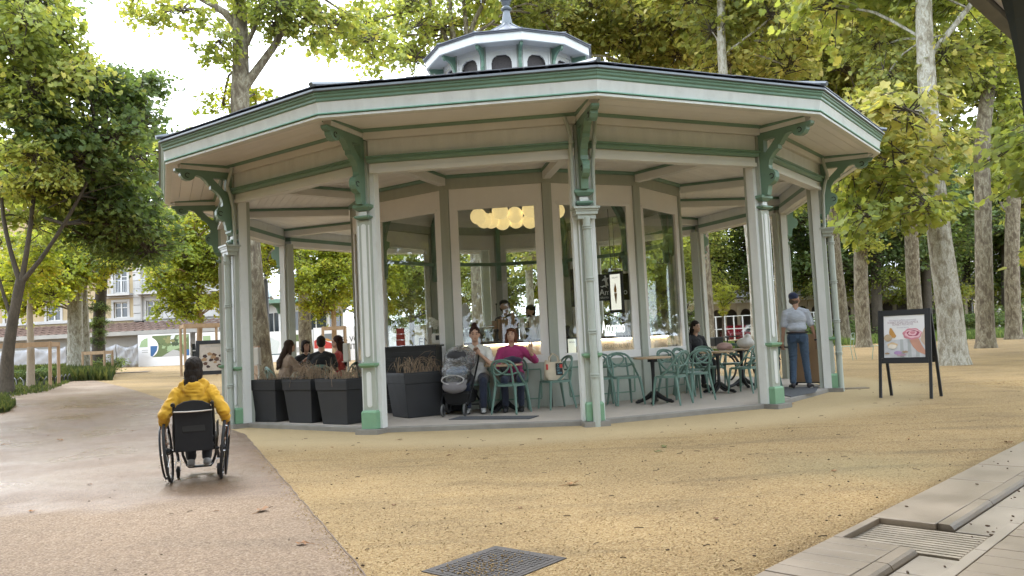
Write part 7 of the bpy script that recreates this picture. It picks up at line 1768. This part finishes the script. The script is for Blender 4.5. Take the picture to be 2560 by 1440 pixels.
for i in range(10):
    a = 2 * PI * i / 10; d = Vector((math.sin(a), -math.cos(a), 0)); n_ = 10
    m = MB(); m.box((0, -2.9, ze / 2 - .15), (.2, .2, ze - .3)); link('post', m.mesh('post', K['pale']), k2, None, (0, 0, a))
    m = MB(); m.prism([(0, ze - 1.0), (.12, ze - 1.0), (.3, ze - .6), (.8, ze - .35), (.8, ze - .29), (0, ze - .29)], -.05, .05, 0, Matrix(((0, 0, 1, 0), (-1, 0, 0, -3.0), (0, 1, 0, 0), (0, 0, 0, 1)))); link('bracket', fixnormals(m.mesh('bracket', K['green'])), k2, None, (0, 0, a))
    hwid = 2.9 * math.sin(PI / 10) - .1; yy = -2.9 * math.cos(PI / 10)
    m = MB(); m.box((0, yy, ze - .6), (2 * hwid, .08, .6)); m.box((0, yy, .4), (2 * hwid, .08, .8)); m.box((0, yy, ze / 2), (.07, .07, ze - 1.0)); w_ = link('bay', m.mesh('bay', K['pale']), k2, None, (0, 0, a + PI / 10))
    m = MB(); m.box((0, yy + .03, ze / 2), (2 * hwid, .02, ze - 1.3)); link('pane', m.mesh('pane', K['darkglass']), w_)
# lamp post
lp = at(670, 905, 40.); lp.z = gz(lp.x, lp.y); lo = empty('street_lamp', lp); tag(lo, 'dark square street lamp post with two spotlights seen through the left walk', 'street lamp')
h1 = at(670, 700, 40.).z - lp.z; hs1 = at(670, 745, 40.).z - lp.z; h0 = at(665, 560, 40.).z - lp.z
dk = flat('dark_lamp_metal', (.05, .05, .052), .5)
m = MB(); m.box((0, 0, h1 / 2), (.20, .20, h1)); m.build('post', dk, lo, bevel=.01)
m = MB(); m.box((0, 0, (h1 + h0) / 2), (.12, .12, h0 - h1)); m.build('upper_post', dk, lo)
m = MB(); m.box((0, -.1, h0), (.2, .5, .1)); m.build('lantern', dk, lo)
m = MB(); m.box((0, 0, hs1), (.5, .08, .06)); m.build('arm', dk, lo)
for sx in (-1, 1):
    m = MB(); m.lathe([(.06, -.14), (.085, -.12), (.085, .10), (.05, .14)], 12, 0, Matrix.Translation((sx * .28, 0, hs1)) @ Matrix.Rotation(sx * .6, 4, 'Y') @ Matrix.Rotation(PI / 2, 4, 'X')); m.build('spotlight', K['steel'], lo, smooth=True)
m = MB(); m.box((0, -.05, h1 + .1), (.16, .3, .12)); m.build('camera_box', flat('pale_rail', (.50, .52, .54)), lo)

# stake frames round the young trees
def stake_frame(u, v, d, w, h, lab, rot=.3):
    p = at(u, v, d); p.z = gz(p.x, p.y); root = empty('stake_frame', p, rot); tag(root, lab, 'tree frame', 'wooden stake frames round young trees')
    for sx in (-1, 1):
        for sy in (-1, 1): m = MB(); m.lathe([(.05, -.2), (.05, h)], 8, 0, Matrix.Translation((sx * w / 2, sy * w / 2, 0))); m.build('stake', K['wood'], root)
    for (a, b) in (((-1, -1), (1, -1)), ((1, -1), (1, 1)), ((1, 1), (-1, 1)), ((-1, 1), (-1, -1))):
        m = MB(); m.beam((a[0] * w / 2, a[1] * w / 2, h - .08), (b[0] * w / 2, b[1] * w / 2, h - .08), .05, .14); m.build('cross_rail', K['wood'], root)
stake_frame(505, 938, 32., 1.35, 2.05, 'wooden stake frame left of the pavilion, partly behind the column', .5)
stake_frame(838, 928, 36., .95, 1.95, 'wooden stake frame behind the four seated people', .25)
stake_frame(72, 945, 26., 1.45, 1.42, 'low wooden stake frame at the left beyond the dark tree', .35)
stake_frame(245, 940, 36., .9, 1.1, 'small dark stake frame beside the ivy tree', .1)
p = at(76, 945, 26.); p.z = gz(p.x, p.y); root = empty('sapling_tree', p); tag(root, 'pale young tree trunk tied inside the low stake frame at left', 'tree')
m = MB(); limb_into(m, [(0, 0, -.1), (.02, 0, 1.2), (.0, 0, 2.4), (.05, 0, 3.4)], [.13, .11, .09, .05], 3, 10); m.build('trunk', flat('pale_young_bark', (.33, .27, .20)), root, smooth=True)
for k in range(9):
    o = link('foliage_spray', CL['big'][k % 4], root, (math.cos(k * 2.2) * .7, math.sin(k * 1.7) * .7, 2.9 + .25 * k), (0, 0, k), .55); o.material_slots[0].link = 'OBJECT'; o.material_slots[0].material = K['lb']

# planted beds and grass
K['grass'] = leaf_mat('grass_blades', [(0., (.035, .05, .02)), (.5, (.06, .085, .03)), (1., (.12, .13, .05))])
def tufts(name, lab, pts, n, h, seed, mt='grass', cat='grass', spread=1.):
    r = random.Random(seed); V = []; F = []; T = []
    poly = [Vector((p[0], p[1])) for p in pts]; x0, x1 = min(p.x for p in poly), max(p.x for p in poly); y0, y1 = min(p.y for p in poly), max(p.y for p in poly)
    def inside(x, y):
        c_ = False; j = len(poly) - 1
        for i in range(len(poly)):
            if (poly[i].y > y) != (poly[j].y > y) and x < (poly[j].x - poly[i].x) * (y - poly[i].y) / (poly[j].y - poly[i].y) + poly[i].x: c_ = not c_
            j = i
        return c_
    k = 0
    while k < n:
        x, y = r.uniform(x0, x1), r.uniform(y0, y1)
        if not inside(x, y): continue
        k += 1; z = gz(x, y); hh = h * r.uniform(.4, 1.2) * (.6 + .8 * (mnoise.noise(Vector((x * .6, y * .6, seed))) * .5 + .5)); a = r.uniform(0, 6.28); w = .012 * spread + .01 * hh; ln = hh * r.uniform(.1, .6)
        dx, dy = math.cos(a), math.sin(a); o = len(V); t = r.random()
        V += [(x - dy * w, y + dx * w, z), (x + dy * w, y - dx * w, z), (x + dx * ln * .4 + dy * w * 1.4, y + dy * ln * .4 - dx * w * 1.4, z + hh * .6), (x + dx * ln, y + dy * ln, z + hh), (x + dx * ln * .4 - dy * w * 1.4, y + dy * ln * .4 + dx * w * 1.4, z + hh * .6)]
        F.append((o, o + 1, o + 2, o + 3, o + 4)); T += [t] * 5
    me = bpy.data.meshes.new(name); me.from_pydata(V, [], F); me.materials.append(K[mt]); a_ = me.attributes.new('tint', 'FLOAT', 'POINT'); a_.data.foreach_set('value', T); me.update()
    o = link(name, me); tag(o, lab, cat, kind='stuff'); return o
q = lambda u, v: gp(u, v)[:2]
def strip(d0, d1, u0, u1): return [(at(u0, 900, d0).x, d0), (at(u1, 900, d0).x, d0), (at(u1, 900, d1).x, d1), (at(u0, 900, d1).x, d1)]
tufts('grass', 'rough grass and ground cover under the left plane trees', strip(30, 46, -60, 280), 22000, .45, 5, 'grass', spread=1.6)
tufts('grass', 'low ground cover in the bed at the left edge', [q(-60, 1000), q(20, 996), q(120, 980), q(178, 955), q(150, 945), q(-60, 950)], 6000, .10, 6, 'grass', spread=1.0)
tufts('grass', 'dark ground cover spilling over the path at far left', [q(-60, 1042), q(20, 1032), q(38, 1015), q(10, 1002), q(-60, 1005)], 4000, .16, 7, 'grass', spread=1.2)
tufts('grass', 'strip of lawn beyond the chairs on the right', strip(44, 56, 1640, 2600), 14000, .40, 8, 'ld', spread=2)
r = random.Random(31); V = []; F = []; T = []; MI = []
for k in range(26):           # shrubs grown into one mass under the chestnuts
    src = CL['fine'][k % 3]; d = r.uniform(56, 66); x = at(1990 + 25 * k, 800, d).x; Mx = Matrix.Translation((x, d, r.uniform(.4, 1.0))) @ Matrix.Rotation(r.uniform(0, 6), 4, 'Z') @ Matrix.Diagonal((1.1, 1.1, r.uniform(.6, 1.2), 1)); o_ = len(V)
    V += [tuple(Mx @ v.co) for v in src.vertices]; F += [tuple(i + o_ for i in q_.vertices) for q_ in src.polygons]; MI += [q_.material_index for q_ in src.polygons]; T += [a_.value for a_ in src.attributes['tint'].data]
me = bpy.data.meshes.new('undergrowth'); me.from_pydata(V, [], F); me.materials.append(K['ld']); me.materials.append(K['bark']); me.polygons.foreach_set('material_index', MI); a_ = me.attributes.new('tint', 'FLOAT', 'POINT'); a_.data.foreach_set('value', T); me.update()
tag(link('undergrowth', me), 'dark undergrowth beneath the chestnut trees on the right', 'undergrowth', kind='stuff')
# brown bed edging with hoops
bd = MB(); bp = [gp(u, v) for (u, v) in ((10, 962), (60, 968), (110, 966), (150, 960), (178, 955))]
for a, b in zip(bp[:-1], bp[1:]):
    for t in range(3):
        p = a.lerp(b, t / 3); qq = a.lerp(b, (t + 1) / 3); p.z = gz(p.x, p.y); qq.z = gz(qq.x, qq.y)
        bd.tube([p, p.lerp(qq, .15) + Vector((0, 0, .22)), p.lerp(qq, .5) + Vector((0, 0, .30)), p.lerp(qq, .85) + Vector((0, 0, .22)), qq], .014, 5)
tag(bd.build('hoop_edging', K['blackmetal'], None, smooth=True), 'low dark hoop edging round the left planted bed', 'edging')
for k, (u, v, s) in enumerate(((60, 955, .5), (100, 955, .55), (135, 952, .5), (170, 950, .4), (30, 955, .5), (275, 925, .8), (240, 928, .7), (225, 935, .6))):
    p = gp(u, v) if v > 940 else at(u, v, 40.); p.z = gz(p.x, p.y)
    root = empty('low_shrub', p); tag(root, 'low dark shrub ' + ('first from left in the hooped bed', 'second from left in the hooped bed', 'third from left in the hooped bed', 'at the tip of the hooped bed', 'beside the dark forked tree', 'nearest the tarpaulin fence', 'right of the thick plane trunk', 'against the thick plane trunk')[k], 'shrub', 'low shrubs in the left beds')
    m = MB(); m.tube([(0, 0, 0), (0, .02, .25)], .02, 6); m.build('stem', K['bark'], root)
    o = link('foliage', CL['fine'][k % 3], root, (0, 0, .28 * s * 2), (0, 0, k), (s * .75, s * .75, s * .45)); o.material_slots[0].link = 'OBJECT'; o.material_slots[0].material = K['ld']
# grating covers in the far path
for k, u in enumerate((187, 237, 287, 332)):
    p = gp(u, 938 - k * 2.2); m = MB(); m.box((0, 0, .012), (1.5, 1.0, .012)); o = m.build('tree_pit_cover', K['iron'], None, (p.x, p.y, gz(p.x, p.y) + .008), (0, 0, .15)); tag(o, 'dark flat tree pit cover in the far path, ' + ('first', 'second', 'third', 'fourth')[k] + ' from left', 'pit cover', 'dark covers in a row across the far path')

# long gallery on the right
D3 = 66.; gl = empty('covered_gallery', (0, D3, -.07)); tag(gl, 'long low cream gallery with grey metal roof and arches behind the lawn', 'gallery')
gxx = lambda u: at(u, 800, D3).x
gzz = lambda v, u=1900: at(u, v, D3).z + .07
x0, x1 = gxx(1560), gxx(2470)
zr0, zr1, zb_, za_ = gzz(742), gzz(722), gzz(756), gzz(778)
m = MB(); m.add([(x0, -1.2, zr0), (x1, -1.2, zr0), (x1, 2.5, zr1 + .7), (x0, 2.5, zr1 + .7), (x0, -1.2, zr0 - .1), (x1, -1.2, zr0 - .1)], [(0, 1, 2, 3), (4, 5, 1, 0)]); m.build('roof', mat('grey_metal_roof', (.22, .22, .23), .4, .25, 1, metal=.3, stretch=(8, .3, 1)), gl)
rel_box('fascia', gl, K['cream'], x0, x1, -1.1, -1.0, zb_, zr0 - .12)
npost = 26
K['gpaint'] = mat('gallery_cream_paint', (.46, .38, .27), .6, .1, 2)
for k in range(npost + 1):
    x = x0 + (x1 - x0) * k / npost
    rel_box('post', gl, K['gpaint'], x - .12, x + .12, -1.05, -.85, 0, zb_)
    if k < npost:
        w_ = (x1 - x0) / npost; m = MB(); pts = [(x + .12, zb_), (x + .12, za_ - .3)] + [(x + w_ / 2 - (w_ / 2 - .12) * math.cos(t), za_ - .3 + .55 * math.sin(t)) for t in [j * PI / 8 for j in range(1, 8)]] + [(x + w_ - .12, za_ - .3), (x + w_ - .12, zb_)]
        m.prism(pts, 0, .08, 0, Matrix.Translation((0, -.9, 0)) @ Matrix.Rotation(PI / 2, 4, 'X')); o = m.build('arch', K['gpaint'], gl); fixnormals(o.data)
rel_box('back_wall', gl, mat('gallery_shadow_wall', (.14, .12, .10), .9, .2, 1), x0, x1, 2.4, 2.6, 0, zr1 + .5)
# fence and cars in front of the gallery
fe = empty('park_fence', (0, 60., -.07)); tag(fe, 'pale post and rail fence in front of the gallery', 'fence')
fx = lambda u: at(u, 800, 60.).x
zf = at(1850, 788, 60.).z + .07
for k in range(18): xx = fx(1700) + (fx(2080) - fx(1700)) * k / 17; rel_box('post', fe, K['pale'], xx - .04, xx + .04, -.04, .04, 0, zf)
for z in (zf - .04, zf * .55): rel_box('rail', fe, K['pale'], fx(1700), fx(2080), -.03, .03, z - .03, z + .03)
def car(u, d, col, lab, rot):
    p = at(u, 820, d); p.z = -.07; root = empty('parked_car', p, rot); tag(root, lab, 'car', 'cars parked before the gallery')
    side = [(-2.0, .35), (-2.05, .65), (-1.95, .88), (-1.2, .98), (-.65, 1.42), (.75, 1.46), (1.45, 1.02), (1.95, .92), (2.08, .6), (2.0, .32)]
    m = MB(); m.prism(side, -.82, .82, 0, Matrix.Rotation(PI / 2, 4, 'X')); o = m.build('body', mat('car_paint_' + lab.split()[0], col, .25, .05, 2, coat=.6), root, bevel=.08); fixnormals(o.data)
    for sy in (-1, 1):
        m = MB(); m.prism([(-1.02, .98), (-.6, 1.36), (.02, 1.39), (.02, .98)], sy * .825, sy * .835, 0, Matrix.Rotation(PI / 2, 4, 'X')); m.prism([(.08, .98), (.08, 1.39), (.7, 1.38), (1.2, 1.0)], sy * .825, sy * .835, 0, Matrix.Rotation(PI / 2, 4, 'X')); m.build('side_window', K['darkglass'], root)
        for x in (-1.3, 1.3):
            w_ = empty('wheel', (x, sy * .76, .32), 0, root); m = MB(); m.lathe([(.2, -.1), (.32, -.09), (.32, .09), (.2, .1)], 20, 0, Matrix.Rotation(PI / 2, 4, 'X')); m.build('tyre', K['rubber'], w_, smooth=True); m = MB(); m.lathe([(.19, -.105), (.05, -.11), (.05, .11), (.19, .105)], 16, 0, Matrix.Rotation(PI / 2, 4, 'X')); m.build('rim', K['steel'], w_, smooth=True)
        m = MB(); m.ell((2.0, sy * .6, .72), (.08, .16, .09), 10, 6); m.build('headlight', K['offwhite'], root, smooth=True)
    m = MB(); m.add([(1.52, -.66, 1.03), (1.52, .66, 1.03), (.86, .6, 1.44), (.86, -.6, 1.44)], [(0, 1, 2, 3)]); m.build('windscreen', K['darkglass'], root)
car(1885, 63., (.62, .63, .64), 'white parked car half hidden by the right front column', .1)
car(1838, 63.5, (.16, .012, .02), 'red parked car behind the fence beside the white one', 1.5)
# white house far right and pale glazed pavilion behind the signboard
wh = empty('white_house', at(2510, 800, 80.)); wh.location.z = -.07; tag(wh, 'white flat roofed house glimpsed at the far right between the trunks', 'house')
zz = lambda v: at(2510, v, 80.).z + .07
rel_box('wall', wh, K['render'], -2.6, 4.0, 0, 4, 0, zz(655)); rel_box('roof', wh, flat('pale_roof_sheet', (.55, .56, .58)), -3.0, 4.4, -.5, 4.4, zz(652), zz(640))
for (a, b) in ((-2.0, -.6), (.2, 1.8)):
    for (c, d_) in ((zz(780), zz(735)), (zz(720), zz(680))): w_ = rel_box('window', wh, K['darkglass'], a, b, -.03, .02, c, d_); rel_box('frame', w_, flat('window_white', (.62, .61, .58)), (a + b) / 2 - .05, (a + b) / 2 + .05, -.06, -.032, c, d_)
gp_ = empty('glazed_pavilion', at(2190, 800, 74.)); gp_.location.z = -.07; tag(gp_, 'dark glazed hall with pale roof edge behind the chestnut trunks', 'hall')
zz = lambda v: at(2190, v, 74.).z + .07
rel_box('wall', gp_, K['darkglass'], -6, 9, 0, 6, 0, zz(735)); rel_box('roof', gp_, K['greyrender'], -6.5, 9.5, -1, 7, zz(733), zz(722))
for k in range(11): rel_box('mullion', gp_, K['gpaint'], -5.9 + k * 1.48, -5.8 + k * 1.48, -.08, -.004, 0, zz(735))

# metal park chairs out on the gravel
def park_chair(u, v, rz, lab):
    p = gp(u, v); root = empty('metal_park_chair', p, rz); tag(root, lab, 'chair', 'thin metal park chairs'); g_ = flat('pale_green_metal', (.28, .36, .28), .5)
    m = MB(); m.box((0, 0, .44), (.40, .40, .015)); m.build('seat', g_, root, bevel=.005)
    for sx in (-1, 1):
        for (y0, y1, h_) in ((.18, .26, .44), (-.18, -.24, .44)): m = MB(); m.tube([(sx * .18, y0, h_), (sx * .20, y1, 0)], .011, 6); m.build('leg', g_, root)
        m = MB(); m.tube([(sx * .18, -.18, .44), (sx * .185, -.24, .84)], .011, 6); m.build('back_post', g_, root)
    m = MB(); m.tube([(-.185, -.24, .84), (-.1, -.25, .87), (.1, -.25, .87), (.185, -.24, .84)], .011, 6); m.box((0, -.215, .68), (.36, .01, .05)); m.build('back_rail', g_, root)
park_chair(2118, 900, .9, 'thin metal park chair on the gravel between the columns and the signboard')
park_chair(2208, 898, .3, 'thin metal park chair just showing left of the signboard')
def lawn_chair(u, v, rz, lab):
    p = at(u, v, 34.); root = copy_tree(cp); root.location = (p.x, 34., -.07); root.rotation_euler = (0, 0, rz); tag(root, lab, 'chair', 'green loop-backed chairs of the kiosk')
lawn_chair(1870, 870, 2.6, 'pale green chair out on the gravel behind the bicycle'); 
o = copy_tree(tp); p = at(1840, 870, 33.5); o.location = (p.x, 33.5, -.07); tag(o, 'far round table out on the gravel beyond the walk', 'table', 'round cafe tables')

# bicycle behind the chairs
bi = empty('bicycle', (5.05, 18.1, -.065), rad(12)); tag(bi, 'black bicycle leaning behind the chairs with its handlebar to the left', 'bicycle')
for (x, nm) in ((-.52, 'front'), (.53, 'rear')):
    w_ = empty('wheel', (x, 0, .34), 0, bi)
    m = MB(); m.tube([(.32 * math.cos(t), 0, .32 * math.sin(t)) for t in [k * PI / 16 for k in range(32)]], .022, 7, closed=True); m.build('tyre', K['rubber'], w_, smooth=True)
    m = MB()
    for k in range(16): t = k * PI / 8; m.tube([(0, 0, 0), (.31 * math.cos(t), 0, .31 * math.sin(t))], .002, 3)
    m.build('spokes', K['steel'], w_)
    m = MB(); m.tube([(x_ + .375 * math.cos(t), 0, .375 * math.sin(t)) for x_ in (0,) for t in [k * PI / 10 for k in range(1, 10)]], .02, 6, sq=.5); m.build('mudguard', K['black'], w_, smooth=True)
m = MB()
for (a, b, r_) in (((-.38, 0, .82), (-.02, 0, .30), .024), ((-.02, 0, .30), (.14, 0, .80), .018), ((-.36, 0, .74), (.12, 0, .70), .022), ((-.02, 0, .30), (.53, 0, .34), .012), ((.12, 0, .70), (.53, 0, .34), .010), ((-.38, 0, .82), (-.52, 0, .34), .016)): m.tube([a, b], r_, 8)
m.build('frame', K['blackmetal'], bi, smooth=True)
m = MB(); m.tube([(-.38, 0, .82), (-.36, 0, 1.0)], .014, 8); m.tube([(-.20, -.28, 1.03), (-.34, -.20, 1.03), (-.40, 0, 1.01), (-.34, .20, 1.03), (-.20, .28, 1.03)], .013, 8); m.build('handlebar', K['blackmetal'], bi, smooth=True)
blob('saddle', [('e', (.17, 0, .90), (.13, .075, .03))], .02, K['black'], bi, 2)
m = MB(); m.box((.50, 0, .76), (.34, .14, .02)); m.tube([(.50, 0, .76), (.53, 0, .36)], .008, 5); m.build('rack', K['blackmetal'], bi)
m = MB(); m.box((-.62, 0, .93), (.20, .26, .20)); m.build('basket', K['black'], bi, bevel=.02)

# stone footings under the columns
m = MB(); m.box((0, -RC + .02, -.12), (.35, .26, .23)); ft = m.mesh('footing', K['kerb'])
for i in range(12): link('footing', ft, pav, None, (0, 0, i * PI / 6))

# corner of the gallery the picture is taken from: iron post with curved brackets and boarded eave
K['irongreen'] = mat('dark_iron_paint', (.045, .055, .05), .4, .15, 6, grime=.2)
gc = at(2590, 400, 4.7); ga = empty('gallery_post', (gc.x + .03, gc.y, -.06), math.atan2(ND_.y, ND_.x)); tag(ga, 'dark iron gallery post with curved bracket at the top right corner', 'post')
m = MB(); m.lathe([(.12, 0), (.12, .25), (.07, .32), (.055, .4), (.05, 2.2), (.075, 2.3), (.05, 2.36)], 16); m.build('shaft', K['irongreen'], ga, smooth=True)
m = MB(); m.box((0, 0, 2.85), (.11, .11, .98)); m.build('head', K['irongreen'], ga)
br_ = [(.0, 2.34), (.05, 2.36), (.07, 2.5), (.12, 2.72), (.22, 2.92), (.36, 3.08), (.56, 3.2), (.8, 3.26), (.8, 3.34), (0, 3.34)]
for a, f_ in ((0, .5), (PI, .30), (PI / 2, .20), (-PI / 2, 1.)):
    m = MB(); m.prism([(p[0] * f_, p[1]) for p in br_], -.045, .045, 0, Matrix.Rotation(a, 4, 'Z') @ Matrix(((1, 0, 0, .05), (0, 0, -1, 0), (0, 1, 0, 0), (0, 0, 0, 1)))); o = m.build('bracket', K['irongreen'], ga); fixnormals(o.data)
ge = empty('gallery_roof', (gc.x, gc.y, 0), math.atan2(ND_.y, ND_.x)); tag(ge, 'boarded eave of the gallery roof crossing the top right corner', 'roof')
eo = .40
for k in range(34): rel_box('eave_board', ge, K['cream'], -26, 5, eo - (k + 1) * .15 + .003, eo - k * .15 - .003, 3.44 + .02 * k, 3.46 + .02 * k)
rel_box('gutter', ge, K['irongreen'], -26, 5, eo + .003, eo + .10, 3.39, 3.50)
rel_box('wall_plate', ge, K['irongreen'], -26, 5, -.06, .06, 3.345, 3.425)
rel_box('roof_sheet', ge, K['slate'], -26, 5, eo - 5.6, eo + .06, 4.16, 4.2)
